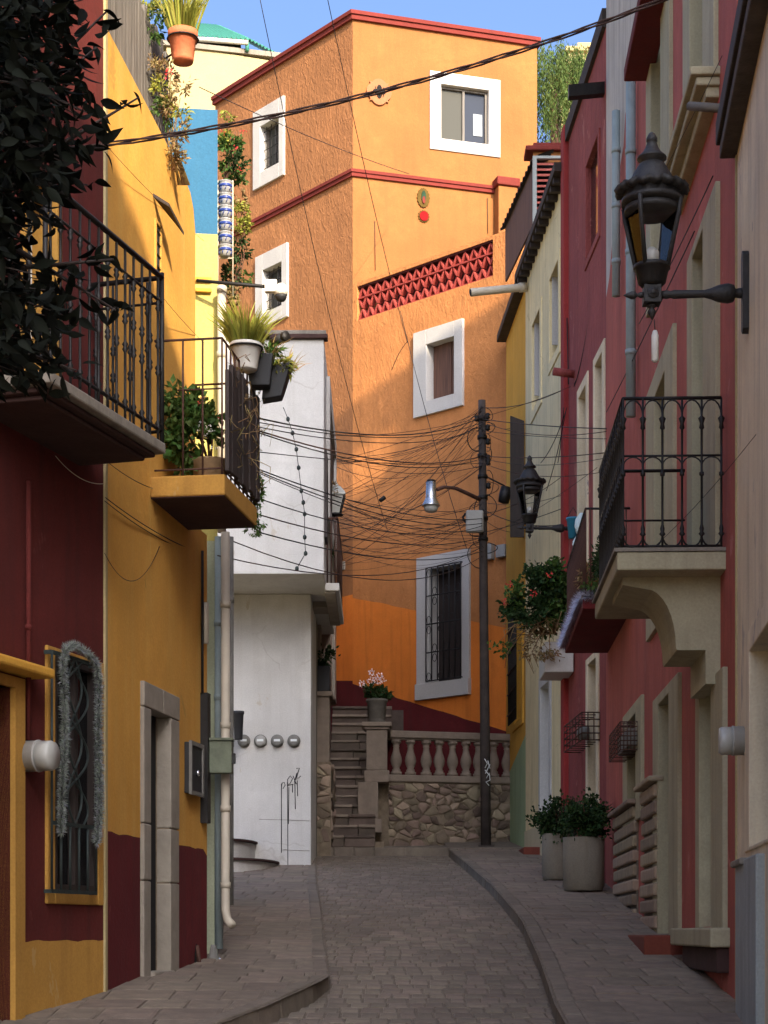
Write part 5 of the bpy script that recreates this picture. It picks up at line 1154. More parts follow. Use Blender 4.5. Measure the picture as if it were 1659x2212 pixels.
# third, white-glazed lantern above the stairs
c = P(725, 1110, 29.2); t = thing('street_lantern', 'white-glazed lantern on the little balcony above the stairs', 'street lamp', c)
for i in range(4):
    a0 = math.pi/4 + i*math.pi/2; a1 = a0 + math.pi/2; q = [c + V((math.cos(a)*r_, math.sin(a)*r_, z)) for a, r_, z in ((a0, .19, .28), (a1, .19, .28), (a1, .10, 0), (a0, .10, 0))]
    mb = MB(); mb.prism(q, (q[1]-q[0]).cross(q[3]-q[0]).normalized() * 0.01, M['shade_glass']); mb.build('pane', t)
    d = V((math.cos(a0), math.sin(a0), 0)); mb = MB(); mb.tube([c + d*0.10, c + d*0.20 + V((0,0,.29))], 0.012, M['iron'], 5); mb.build('frame_bar', t)
mb = MB(); mb.lathe(c, [(0.22, 0.28), (0.22, 0.31), (0.13, 0.40), (0.05, 0.46), (0.01, 0.52)], M['shade_glass'], 4, False, rot=math.pi/4); mb.build('roof', t)
mb = MB(); mb.tube([c + V((0, 0, -0.02)), c + V((-0.1, 0, -0.16)), c + V((-0.24, 0, -0.18))], 0.02, M['iron'], 6); mb.lathe(c, [(0.12, -0.03), (0.12, 0.0)], M['iron'], 8); mb.build('bracket', t)

# ================================================================ utility pole with its lamp
pp = P(1050, 1835, 30.35); Yp = 30.35; zb = gz(Yp) + 0.1; zt = P(1040, 865, Yp).z; xt = P(1041, 865, Yp).x
pt = thing('utility_pole', 'slim dark utility pole wound with cables before the orange house', 'utility pole', (pp.x, Yp, zb))
PTOP = V((xt, Yp, zt)); PBOT = V((pp.x, Yp, zb - 0.1))
def onpole(v): z = P(1040, v, Yp).z; t = (z - PBOT.z) / (PTOP.z - PBOT.z); return PBOT.lerp(PTOP, t)
mb = MB(); mb.tube([PBOT, PBOT.lerp(PTOP, 0.3), PBOT.lerp(PTOP, 0.65), PTOP], [0.088, 0.083, 0.072, 0.062], M['pole'], 10); mb.build('shaft', pt)
mb = MB(); mb.box((pp.x - 0.13, Yp - 0.12, zb - 0.05), (pp.x + 0.13, Yp + 0.12, zb + 0.02), M['pole']); mb.build('base_plate', pt)
r = random.Random(77)
for v in (905, 945, 985, 1030, 1075, 1120, 1165):
    p = onpole(v); mb = MB(); mb.tube([p - V((0, 0, 0.03)), p + V((0, 0, 0.03))], 0.085, M['iron'], 10); mb.build('clamp', pt)
for v, sx in ((900, 1), (925, 1), (955, 1), (990, 1), (905, -1), (1000, 1), (1050, 1), (1130, -1)):
    p = onpole(v) + V((0.09 * sx, -0.03, 0)); mb = MB(); mb.lathe(p, [(0.02, -0.05), (0.045, -0.03), (0.03, 0), (0.045, 0.03), (0.02, 0.05)], M['iron'], 8); mb.build('insulator', pt)
for v in (900, 925, 950, 960, 985, 995, 1045, 1055, 1095, 1100, 1110, 1150, 1155, 1185, 1200):       # loops of slack cable
    p = onpole(v); pts = []; sx = r.choice((-1, 1)); w = r.uniform(0.06, 0.2); hh = r.uniform(0.08, 0.28); ph = r.uniform(0, 6)
    for k in range(15):
        a = k / 14 * math.pi * r.choice((1.0, 1.02)) ; pts.append(p + V((sx * (0.07 + w * math.sin(a)), -0.06 + 0.06 * math.sin(a * 2 + ph), hh * math.cos(a) * 0.8)))
    mb = MB(); mb.tube(pts, r.uniform(0.005, 0.009), M['wire'], 5); mb.build('cable_loop', pt)
mb = MB(); q = onpole(1128); 
for k in range(7):
    a0 = r.uniform(0, 6); mb.tube([q + V((-0.18 + 0.16 * math.cos(a0 + t * 0.9), -0.1 + 0.04 * math.sin(t), 0.05 + 0.10 * math.sin(a0 + t * 0.9))) for t in range(9)], 0.012, M['wire'], 5)
mb.build('cable_coil', pt)
a = P(1006, 1152, Yp - 0.1); b_ = P(1044, 1104, Yp - 0.1)
mb = MB(); mb.box((a.x, Yp - 0.2, a.z), (b_.x, Yp - 0.085, b_.z), M['meter']); mb.build('junction_box', pt, bevel=0.03)
q = onpole(1045); mb = MB(); c = q + V((0.36, -0.05, -0.2)); mb.lathe(c, [(0.02, -0.14), (0.09, -0.12), (0.10, 0.0), (0.09, 0.13), (0.02, 0.15)], M['iron'], 10, axis=(0.2, 0, 1)); mb.tube([q + V((0.05, 0, 0.12)), c + V((0, 0, 0.15))], 0.014, M['wire'], 5); mb.build('splice_case', pt)
mb = MB(); arm = [onpole(1082), P(1010, 1066, Yp - 0.2), P(985, 1055, Yp - 0.35), P(960, 1052, Yp - 0.45), P(944, 1058, Yp - 0.5)]; mb.tube(arm, [0.035, 0.032, 0.03, 0.028, 0.03], M['iron_rust'], 8); mb.build('lamp_arm', pt)
lh = P(931, 1105, Yp - 0.5); mb = MB(); k = Yp / F
mb.lathe(lh, [(11*k, 62*k), (11.5*k, 30*k), (13*k, 26*k), (19*k, 14*k), (20*k, 12*k), (19*k, 11*k)], M['steel'], 18); lmp = mb.build('lamp_head', pt)
mb = MB(); mb.lathe(lh, [(6*k, -2*k), (12*k, 0), (15*k, 6*k), (15*k, 11*k)], M['shade_glass'], 16); mb.build('lamp_bowl', pt)
mb = MB(); mb.lathe(lh + V((0, 0, 62*k)), [(10*k, 0), (9*k, 5*k), (4*k, 6*k)], M['iron'], 12); mb.build('lamp_cap', pt)
class _Pp:      # front of the pole, for paint
    def uv(s, u, v, o=0): q = onpole(v); return V((P(u, v, Yp).x, Yp - 0.083 - o, q.z))
mb = MB(); scribble(mb, _Pp(), [[(1046,1640),(1052,1650),(1047,1660)], [(1053,1644),(1058,1662)], [(1058,1652),(1048,1672)], [(1047,1664),(1058,1678)], [(1050,1682),(1056,1670),(1058,1686),(1049,1690),(1056,1698)]], 0.008, M['paint_white'], 0.0); mb.build('graffiti', pt)

# ================================================================ overhead wires
WG = 'tangle of thin overhead wires at the utility pole'
def wire(a, b, drop, rad, label, mat='wire', group=None, n=16):
    mb = MB(); mb.tube(sag(a, b, drop * 0.6, n), rad * 0.55, M[mat], 4); return mb.build('overhead_wire', None, label, 'wire', group)
mb = MB(); pts = sag(P(150, 322, 11.6), P(1475, -18, 11.9), 0.14, 30)
for k in range(3): mb.tube([p + V((0, 0.012 * math.cos(i * 0.9 + k * 2.1), 0.012 * math.sin(i * 0.9 + k * 2.1))) for i, p in enumerate(pts)], 0.006, M['wire_brown'], 6)
mb.build('overhead_cable', None, 'thick black twisted cable crossing the street high up', 'cable')
wire(P(560, -10, 24), P(838, 1150, 33.5), 0.7, 0.010, 'thin wire dropping from the sky past the left orange face', n=24)
wire(P(706, -10, 24), P(880, 740, 33.2), 0.25, 0.010, 'thin wire running down the corner edge of the orange house', n=24)
wire(P(430, 188, 22), P(885, 376, 34.5), 0.1, 0.010, 'thin wire slanting across both faces of the orange house')
wire(P(865, 672, 33.6), P(1008, 1185, 31), 0.3, 0.010, 'thin wire slanting down under the red lattice to the pole', n=20)
wire(P(880, 738, 33.4), P(846, 800, 33.7), -0.1, 0.012, 'short looped wire on the orange wall', 'wire_brown')
wire(P(228, 312, 12.0), P(440, 520, 15.0), 0.05, 0.004, 'thin wire across the upper yellow wall', 'wire_brown')
wire(P(350, 640, 13.2), P(442, 742, 15.0), 0.02, 0.004, 'thin wire behind the yellow balcony')
wire(P(235, 1000, 12.0), P(330, 1055, 13.3), 0.03, 0.005, 'thin wire beside the yellow balcony slab')
wire(P(228, 1075, 12.1), P(420, 1190, 14.6), 0.05, 0.007, 'dark double cable under the yellow balcony')
wire(P(226, 1082, 12.1), P(424, 1196, 14.7), 0.07, 0.006, 'lower cable of the pair under the yellow balcony')
wire(P(226, 1195, 12.0), P(345, 1180, 13.5), 0.36, 0.005, 'cable hanging in a loop on the yellow wall')
wire(P(120, 985, 11.4), P(222, 1045, 12.0), 0.08, 0.005, 'pale cable under the dark red balcony', 'pvc')
wire(P(1659, 905, 10.4), P(1340, 1240, 14.0), 0.12, 0.004, 'thin cable across the grey house to the balcony')
wire(P(1440, 360, 14), P(1560, 120, 12), 0.02, 0.004, 'thin cable beside the large lantern')
wire(P(1380, 700, 17), P(1540, 380, 12.3), 0.05, 0.008, 'dark cable slanting up the salmon red wall')
wire(P(1310, 890, 21.5), P(1500, 500, 13.2), 0.03, 0.009, 'second dark cable slanting up the salmon red wall')
r = random.Random(99)
ends = []
ORD = ('first', 'second', 'third', 'fourth', 'fifth', 'sixth', 'seventh', 'eighth', 'ninth', 'tenth', 'eleventh', 'twelfth', 'thirteenth', 'fourteenth', 'fifteenth')
def W(u0, v0, y0, u1, v1, y1, d=0.25, rad=0.009, lb='thin dark wire in the tangle between the stair alley and the utility pole'): wire(P(u0, v0, y0), P(u1, v1, y1), d, rad, lb, r.choice(('wire', 'wire', 'wire_brown')), WG)
pv = lambda v: (onpole(v).x / Yp * F + CX, v, Yp - 0.06)
for kq, (a, b_, d, rad) in enumerate((((556, 903, 14.4), 900, 0.35, 0.012), ((556, 912, 14.4), 912, 0.3, 0.008), ((556, 922, 14.4), 925, 0.3, 0.008), ((556, 930, 14.4), 985, 0.3, 0.012), ((556, 934, 14.4), 990, 0.35, 0.010), ((556, 976, 14.4), 1000, 0.1, 0.007),
        ((548, 1010, 14.3), 1120, 0.25, 0.010), ((548, 1014, 14.3), 1130, 0.3, 0.010), ((550, 1018, 14.3), 1145, 0.3, 0.007), ((556, 1076, 14.4), 1135, 0.35, 0.009), ((560, 1112, 14.4), 1160, 0.3, 0.010), ((560, 1150, 14.4), 1190, 0.3, 0.010), ((505, 1170, 15.2), 1200, 0.6, 0.009), ((470, 1200, 15.0), 1180, 0.5, 0.009))):
    W(*a, *pv(b_), d, rad, '%s wire from the top running from the yellow balcony to the pole' % ORD[kq])
for k in range(56):
    v0 = r.choice((980, 990, 1000, 1010, 1060, 1075, 1090, 1105, 1120, 1130, 1140, 1165, 1180, 1215, 1230)) + r.uniform(-8, 8)
    v1 = r.choice((880, 885, 900, 920, 960, 990, 1010, 1080, 1095, 1110, 1120, 1150, 1160, 1180)) + r.uniform(-6, 6)
    W(r.uniform(704, 735), v0, r.uniform(29.5, 33), *pv(v1), r.uniform(0.05, 0.7), r.uniform(0.004, 0.010))
for kq, (v1, (u, v, y)) in enumerate(sorted(((905, (1310, 926, 21.9)), (912, (1310, 932, 21.9)), (930, (1312, 948, 21.9)), (985, (1308, 978, 21.9)), (990, (1305, 990, 21.8)), (1000, (1300, 1020, 21.8)), (1085, (1240, 1060, 25.2)), (1100, (1236, 1130, 25.2)), (930, (1112, 960, 29.8)), (895, (1118, 918, 29.8)), (1120, (1112, 1150, 29.8)), (1110, (1250, 1000, 24.8)), (1160, (1290, 1010, 22.4)), (1150, (1236, 1090, 25.2)), (880, (1240, 830, 25.0))))):
    W(*pv(v1), u, v, y, r.uniform(0.03, 0.25), r.uniform(0.007, 0.012), '%s wire from the top leaving the pole to the right' % ORD[kq])
W(697, 940, 27, 1240, 832, 25.0, 0.35, 0.008, 'long wire from the white house across to the maroon house')
for kq, (u0, v0, u1, v1) in enumerate(((1225, 880, 1168, 1000), (1222, 890, 1180, 1060), (1218, 880, 1205, 1000), (1240, 830, 1300, 650), (1248, 820, 1303, 690), (1240, 835, 1272, 690), (1262, 800, 1308, 890))): wire(P(u0, v0, 24.6), P(u1, v1, 23.4 if u1 > 1230 else 26), 0.15, 0.010, 'dark cable on the beige and maroon house fronts, %s from the left' % ORD[kq], 'wire', 'cables hanging on the right-hand house fronts')
wire(P(1222, 560, 25.4), P(1228, 830, 25.0), -0.02, 0.02, 'dark cable down the edge of the maroon house')
mb = MB(); pts = [P(u, v, 24.9) for u, v in ((612, 880), (622, 905), (632, 935), (640, 970), (645, 1010), (651, 1060), (655, 1085), (658, 1110), (658, 1160), (660, 1195), (641, 1228))]
mb.tube(pts, 0.006, M['wire'], 4)
o = thing('string_lights', 'string of small bulbs hanging before the white upper wall', 'string lights', pts[-1]); mb.build('cord', o)
for p in pts[1:]:
    mb = MB(); mb.lathe(p, [(0.008, -0.035), (0.026, -0.02), (0.026, 0.01), (0.01, 0.03)], M['iron_green'], 7); mb.build('bulb', o)
mb = MB(); mb.lathe(P(826, 1078, 31), [(0.02, -0.06), (0.035, -0.05), (0.035, 0.05), (0.02, 0.06)], M['wire'], 8, axis=(0.8, 0, 0.6)); mb.build('splice', None, 'small black splice hanging on a wire', 'splice')

# ================================================================ meters, boxes, pipes, cameras
for i, u in enumerate((527, 563, 599, 635)):
    c = P(u, 1601, Yl); o = thing('electric_meter', ('leftmost of the four round meters on the white wall', 'second round meter from the left on the white wall', 'third round meter from the left on the white wall', 'rightmost round meter on the white wall')[i], 'meter', c, 'round meters in a row on the white wall')
    mb = MB(); mb.lathe(c, [(0.095, 0), (0.095, 0.03), (0.085, 0.04)], M['meter_dark'], 20, axis=(0, -1, 0)); mb.build('base_ring', o)
    mb = MB(); mb.lathe(c + V((0, -0.04, 0)), [(0.08, 0), (0.08, 0.03), (0.074, 0.045), (0.05, 0.05), (0.002, 0.051)], M['meter' if i == 1 else 'meter_dark'], 20, axis=(0, -1, 0)); mb.build('cover', o)
    mb = MB(); mb.box(c + V((-0.045, -0.097, -0.012)), c + V((0.045, -0.092, 0.02)), M['paint_white']); mb.build('dial', o)
def big_meter(label, pl, u, v, ln, rad):
    c = pl.uv(u, v, 0); o = thing('electric_meter', label, 'meter', c); n = (pl.n.x, pl.n.y, 0)
    mb = MB(); mb.lathe(c, [(rad*1.04, 0), (rad*1.04, ln*0.45), (rad*1.08, ln*0.46), (rad*1.08, ln*0.52)], M['meter'], 22, axis=n); mb.build('base', o)
    mb = MB(); mb.lathe(c, [(rad, ln*0.52), (rad, ln*0.9), (rad*0.9, ln), (0.002, ln)], M['shade_glass'], 22, axis=n); mb.build('cover', o)
big_meter('white round meter beside the tinsel window', LR, 52, 1634, 0.20, 0.09)
big_meter('white round meter on the edge of the grey house', GR, 1611, 1600, 0.16, 0.085)
# pipes at the corner of the blue house
def pipe(label, u, v0, v1, Y, rad, mat, elbow=False, rings=()):
    p0 = P(u, v0, Y); p1 = P(u, v1, Y); o = thing('drainpipe', label, 'pipe', p1); path = [p0, p1 + V((0, 0, 0.12)), p1 + V((0.02, -0.03, 0.04)), p1 + V((0.06, -0.1, 0))] if elbow else [p0, p1]
    mb = MB(); mb.tube(path, rad, M[mat], 12); mb.build('pipe', o)
    for v in rings: mb = MB(); q = P(u, v, Y); mb.tube([q, q - V((0, 0, 0.05))], rad * 1.18, M[mat], 12); mb.build('coupling', o)
pipe('cream plastic drainpipe with elbow at its foot beside the grey-green wall', 487, 1150, 1998, 15.0, 0.036, 'pvc', True, (1300, 1560, 1740, 1905))
pipe('pale blue drainpipe close against the grey-green wall', 473, 1160, 2050, 15.25, 0.035, 'pvc_blue', False, (1340, 1500))
pipe('thin grey pipe right of the cream drainpipe', 499, 1160, 1955, 15.35, 0.022, 'meter_dark', False, (1290, 1600))
pipe('white pipe on the edge of the pale yellow wall', 479, 618, 1150, 15.2, 0.036, 'pvc', False, (620, 760))
mb = MB(); a = P(446, 1672, 14.9); b_ = P(503, 1602, 14.9); o = thing('utility_box', 'grey-green metal utility box in front of the drainpipes', 'utility box', (a.x, 14.9, a.z)); mb.box((a.x, 14.80, a.z), (b_.x, 14.93, b_.z), M['box_green']); mb.build('case', o, bevel=0.008)
mb = MB(); mb.box((a.x - 0.01, 14.78, b_.z + 0.001), (b_.x + 0.01, 14.94, b_.z + 0.02), M['box_green']); mb.build('lid', o); mb = MB(); mb.box((b_.x, 14.82, a.z + 0.08), (b_.x + 0.025, 14.88, a.z + 0.16), M['iron']); mb.build('lock', o)
c = P(515, 1598, 26.6); o = thing('flower_pot', 'empty black pot hung on the white wall above the meters', 'pot', c); mb = MB(); mb.lathe(c, [(0.055, 0), (0.06, 0.02), (0.075, 0.36), (0.085, 0.37), (0.085, 0.41), (0.06, 0.40)], M['pot_black'], 14); mb.build('pot', o)
# notice box and conduit on the yellow house
q0, q1 = YH.s_(398), YH.s_(424); z0, z1 = YH.z(410, 1716), YH.z(410, 1607); o = thing('notice_box', 'shallow dark box with pale frame on the yellow wall by the door', 'box', YH.w(q0, z0))
mb = MB(); mb.pbox(YH, q0, q1, z0, z1, 0, 0.05, M['pot_black']); mb.build('case', o, bevel=0.005); mb = MB(); mb.ring(YH, (q0 - 0.01, q1 + 0.01, z0 - 0.01, z1 + 0.01), (q0 + 0.02, q1 - 0.02, z0 + 0.02, z1 - 0.02), 0.04, 0.062, M['meter_dark']); mb.build('frame', o)
mb = MB(); mb.lathe(YH.w((q0+q1)/2, z0 + (z1-z0)*0.42, 0.05), [(0.025, 0), (0.025, 0.02), (0.005, 0.03)], M['steel'], 8, axis=(YH.n.x, YH.n.y, 0)); mb.build('lock', o)
mb = MB(); q = YH.s_(436); mb.pbox(YH, q - 0.05, q + 0.05, YH.z(436, 1778), YH.z(436, 1498), 0, 0.06, M['iron']); mb.build('cable_duct', None, 'black vertical cable duct at the corner of the yellow house', 'duct')
mb = MB(); q = YH.s_(432); mb.tube([YH.w(q, YH.z(432, 1190), 0.02), YH.w(q, YH.z(432, 1498), 0.02)], 0.012, M['wire'], 6); mb.tube([YH.w(q + .05, YH.z(432, 1300), 0.03), YH.w(q + .05, YH.z(432, 1388), 0.03)], 0.03, M['pvc'], 8); mb.build('conduit', None, 'thin conduit with pale insulator under the yellow balcony', 'conduit')
mb = MB(); p = YH.uv(424, 2075, 0.0); r = random.Random(4)
pts = [YH.w(YH.s_(425) + 0.09 * math.cos(a) * r.uniform(.7, 1.2), p.z + 0.12 * math.sin(a) * r.uniform(.7, 1.3), 0.003) for a in [k * 0.6283 for k in range(10)]]
mb.prism(pts, V((YH.n.x, YH.n.y, 0)) * 0.002, M['dark_in']); mb.tube([YH.w(YH.s_(423), p.z + 0.12, 0.01), YH.w(YH.s_(424), p.z - 0.02, 0.025), YH.w(YH.s_(428), p.z - 0.2, 0.02)], 0.018, M['iron_rust'], 6); mb.build('wall_hole', None, 'broken hole with rusty pipe at the foot of the dado', 'hole')
c = P(461, 2062, 14.9); mb = MB(); mb.lathe(c, [(0.05, -0.14), (0.05, -0.02), (0.035, 0.0), (0.02, 0.08)], M['meter_dark'], 10); mb.tube([c, c + V((0.08, 0, -0.06)), c + V((0.09, -0.02, -0.12))], 0.015, M['steel'], 6); mb.build('water_meter', None, 'small battered water meter at the foot of the blue drainpipe', 'water meter')
# white plastic gargoyle pipe on the beige house
o = thing('spout_pipe', 'long white plastic spout pipe jutting from the beige house', 'pipe', P(1135, 622, 29.4)); mb = MB(); pa, pb_ = P(1136, 620, 29.4), P(1016, 632, 29.2)
mb.tube([pa, pb_], 0.062, M['pvc'], 14, caps=False); mb.tube([pa.lerp(pb_, 0.98), pb_], 0.05, M['dark_in'], 14); mb.build('pipe', o); mb = MB(); mb.tube([pa, pa.lerp(pb_, 0.12)], 0.075, M['pvc'], 14); mb.build('collar', o)
# cameras
o = thing('security_camera', 'white dome security camera on a long black arm', 'camera', P(605, 640, 15.0)); mb = MB(); mb.tube([P(425, 606, 15.15), P(585, 620, 15.0)], 0.014, M['wire'], 6); mb.build('arm', o)
c = P(607, 630, 15.0); mb = MB(); mb.lathe(c, [(0.052, -0.03), (0.056, 0.0), (0.052, 0.04), (0.02, 0.065), (0.002, 0.066)], M['pot_white'], 16); mb.build('housing', o); mb = MB(); mb.lathe(c, [(0.002, -0.085), (0.03, -0.075), (0.046, -0.05), (0.05, -0.03)], M['pot_black'], 16); mb.build('dome', o)
mb = MB(); q = P(585, 620, 15.0); mb.box(q + V((-0.05, -0.03, -0.045)), q + V((0.05, 0.03, 0.055)), M['pot_white']); mb.tube([q, c + V((0, 0, 0.05))], 0.016, M['pot_white'], 6); mb.build('mount', o, bevel=0.01)
o = thing('security_camera', 'dark bullet camera beside the white flower pot', 'camera', P(600, 738, 14.2)); mb = MB(); mb.tube([P(588, 742, 14.2), P(615, 728, 14.1)], [0.034, 0.038], M['pot_black'], 12); mb.build('body', o); mb = MB(); mb.tube([P(613, 729, 14.11), P(620, 726, 14.09)], 0.042, M['iron'], 12); mb.build('hood', o); mb = MB(); mb.tube([P(574, 760, 14.2), P(592, 741, 14.2)], 0.01, M['iron'], 6); mb.build('stem', o)
# blue bucket and plastic bag on the far lantern's arm
c = P(1238, 1150, 24.4); o = thing('bucket', 'blue plastic bucket hanging by the far lantern arm', 'bucket', c); mb = MB(); mb.lathe(c, [(0.06, -0.08), (0.085, 0.16), (0.095, 0.165), (0.095, 0.19), (0.07, 0.18)], M['bucket'], 14); mb.build('pail', o); mb = MB(); mb.tube([c + V((-0.09, 0, 0.18)), c + V((0, 0, 0.33)), c + V((0.09, 0, 0.18))], 0.006, M['iron'], 5); mb.build('handle', o)
def bag(label, c, sx, sz, mat, seed):
    r = random.Random(seed); mb = MB(); n = 18; vs = []; fs = []; m = 14
    for i in range(m):
        t = i / (m - 1); ring = math.sin(math.pi * (0.06 + 0.88 * t)) ** 0.7 * (1 - 0.35 * t)
        for k in range(n): a = 2 * math.pi * k / n; q = ring * (1 + 0.16 * math.sin(a * 5 + t * 7) + r.uniform(-.08, .08)); vs.append(c + V((math.cos(a) * sx * q, math.sin(a) * sx * q * 0.8, (t - 0.5) * sz)))
    for i in range(m - 1):
        for k in range(n): fs.append((i*n+k, i*n+(k+1) % n, (i+1)*n+(k+1) % n, (i+1)*n+k))
    fs += [tuple(reversed(range(n))), tuple(range((m-1)*n, m*n))]
    mb.add(vs, fs, M[mat], True); return mb.build('plastic_bag', None, label, 'plastic bag')
bag('pale plastic bag tied above another on the maroon house', P(1256, 1133, 24.1), 0.10, 0.30, 'bag', 3)
bag('lower pale plastic bag stuffed round on the maroon house', P(1253, 1175, 24.1), 0.11, 0.28, 'bag', 4)

# ================================================================ tinsel
def tinsel(label, path, rad, mat, n, seed, core='iron_green'):
    r = random.Random(seed); path = [V(p) for p in path]; seg = [(b - a).length for a, b in zip(path, path[1:])]; tot = sum(seg); mb = MB()
    o = thing('tinsel_garland', label, 'garland', path[-1]); mc = MB(); mc.tube(path, rad * 0.18, M[core], 5); mc.build('cord', o)
    for i in range(n):
        d = r.uniform(0, tot); k = 0
        while k < len(seg) - 1 and d > seg[k]: d -= seg[k]; k += 1
        p = path[k].lerp(path[k+1], d / seg[k]); dr = V((r.gauss(0, 1), r.gauss(0, 1), r.gauss(0, 1))).normalized(); L = rad * r.uniform(0.6, 1.15); sd_ = dr.orthogonal().normalized() * 0.0035
        mb.add([p - sd_, p + sd_, p + dr * L], [(0, 1, 2)], M['tinsel_silver' if r.random() < 0.3 else mat])
    t = mb.build('fringe', o, kind='stuff'); t.data['fixed'] = 1; return o
a = LR.uv; 
G = Pl(LR.w(0, 0, 0.095).xy, LR.w(sB, 0, 0.095).xy).uv
tinsel('green tinsel garland draped round the barred window', [G(132, 1800), G(134, 1700), G(141, 1600), G(139, 1500), G(136, 1430), G(142, 1400), G(160, 1394), G(185, 1408), G(208, 1432), G(215, 1480), G(213, 1580), G(216, 1700), G(214, 1780), G(208, 1822)], 0.044, 'tinsel_green', 11000, 1)
tinsel('silver tinsel along the edge of the dark red balcony', [RH.w(sq1, zR + 0.13, 0.1), RH.w(sq1, zR + 0.13, 0.50), RH.w((sq0 + sq1)/2, zR + 0.10, 0.52), RH.w(sq0, zR + 0.10, 0.52)], 0.11, 'tinsel_silver', 9000, 2, 'meter')
# ================================================================ plants
def rv(r): return V((r.gauss(0, 1), r.gauss(0, 1), r.gauss(0, 1))).normalized()
def clump(mb, r, c, rad, n, L, W, mat, droop=0.0, hollow=0.35, clumps=9):
    c = V(c); rad = V(rad); cs = [V((rad.x * q.x, rad.y * q.y, rad.z * q.z)) * r.uniform(0.35, 0.8) for q in (rv(r) for _ in range(clumps))]
    for i in range(n):
        k = r.choice(cs); d = rv(r) * (r.random() ** 0.5) * r.uniform(0.2, 0.62); p = c + k + V((d.x * rad.x, d.y * rad.y, d.z * rad.z))
        out = (p - c).normalized() if (p - c).length > 1e-4 else rv(r); dr = (out + rv(r) * 0.9 + V((0, 0, -droop))).normalized()
        mb.leaf(p, dr, rv(r), L * r.uniform(0.6, 1.25), W * r.uniform(0.7, 1.2), mat)
def blades(mb, r, c, n, L, W, mat, spread=0.7, base=0.06):
    for i in range(n):
        a = r.uniform(0, 6.283); e = r.random() * spread; d = V((math.cos(a) * e, math.sin(a) * e, 1)).normalized(); p = V(c) + V((math.cos(a), math.sin(a), 0)) * r.uniform(0, base); l = L * r.uniform(0.55, 1.1)
        sd_ = d.cross(V((math.cos(a + 1), math.sin(a + 1), 0.2))).normalized() * W * 0.5; q = p + d * l * 0.6; t = q + (d + V((math.cos(a) * 0.35, math.sin(a) * 0.35, -0.25 * e))).normalized() * l * 0.4
        mb.add([p - sd_, p + sd_, q + sd_ * 0.8, q - sd_ * 0.8, t], [(0, 1, 2, 3), (3, 2, 4)], mat)
def flowers(parent, r, pts, rad, mat, n=22):
    for p in pts:
        mb = MB()
        for i in range(n):
            d = rv(r); q = V(p) + d * rad * r.uniform(0.3, 1.0); mb.leaf(q, (d + rv(r) * 0.6).normalized(), rv(r), rad * 0.6, rad * 0.55, M[mat])
        f = mb.build('flower', parent); f.data['fixed'] = 1
def leafpart(mb, name, parent):
    f = mb.build(name, parent); f.data['fixed'] = 1; return f
def pot(c, prof, mat, parent, n=20): mb = MB(); mb.lathe(c, prof, M[mat], n); return mb.build('pot', parent)
def branch(parent, paths, rad, mat='wood_brown'):
    mb = MB()
    for p in paths: mb.tube(p, [rad * (1 - 0.6 * i / (len(p) - 1)) for i in range(len(p))], M[mat], 5)
    return mb.build('stem', parent, kind='stuff' if len(paths) > 1 else None)
r = random.Random(12)
# geraniums on the pedestal
c = V((px_[0], px_[1], zz_(1560))); o = thing('potted_geranium', 'grey stone pot of white-pink geraniums on the pedestal', 'potted plant', c)
pot(c, [(0.14, 0), (0.15, 0.02), (0.13, 0.05), (0.14, 0.07), (0.165, 0.34), (0.185, 0.36), (0.185, 0.40), (0.15, 0.40), (0.14, 0.36)], 'pot_grey', o)
mb = MB(); clump(mb, r, c + V((0, 0, 0.50)), (0.24, 0.2, 0.17), 420, 0.07, 0.06, M['leaf_dark']); leafpart(mb, 'foliage', o)
flowers(o, r, [P(u, v, 30.95) for u, v in ((782, 1478), (801, 1472), (812, 1470), (820, 1462), (825, 1468), (804, 1454))], 0.06, 'flower_pink')
branch(o, [[c + V((0, 0, 0.4)), P(u, v, 30.95)] for u, v in ((782, 1480), (804, 1456), (820, 1464))], 0.006, 'leaf_mid')
# two round concrete planters with shrubs
def planter(label, u, Y, hpx, rad, hgt, sx, seed):
    r = random.Random(seed); x = (u - CX) / F * Y; c = V((x, Y, gz(Y) + HR)); o = thing('concrete_planter', label, 'planter', c, 'round concrete planters on the right pavement')
    pot(c, [(rad * 0.93, 0.0), (rad * 0.93, 0.035), (rad, 0.045), (rad, hgt - 0.01), (rad * 0.99, hgt), (rad * 0.88, hgt), (rad * 0.86, hgt - 0.06)], 'terrazzo', o, 28)
    mb = MB(); mb.lathe(c, [(rad * 0.87, hgt - 0.1), (rad * 0.87, hgt - 0.06)], M['soil'], 20); mb.build('soil', o)
    mb = MB(); clump(mb, r, c + V((0, 0, hgt + 0.20)), (sx, sx, 0.30), 2600, 0.055, 0.04, M['leaf_dark'], clumps=16); leafpart(mb, 'foliage', o)
    branch(o, [[c + V((0, 0, hgt - 0.08)), c + V((r.uniform(-.1, .1), r.uniform(-.1, .1), hgt + 0.1)), c + V((r.uniform(-.25, .25), r.uniform(-.2, .2), hgt + 0.35))] for _ in range(9)], 0.012)
planter('nearer of two round concrete planters with a dark shrub', 1261, 20.9, 115, 0.235, 0.60, 0.33, 1)
planter('farther of two round concrete planters half hidden by the nearer one', 1206, 22.6, 100, 0.20, 0.56, 0.31, 2)
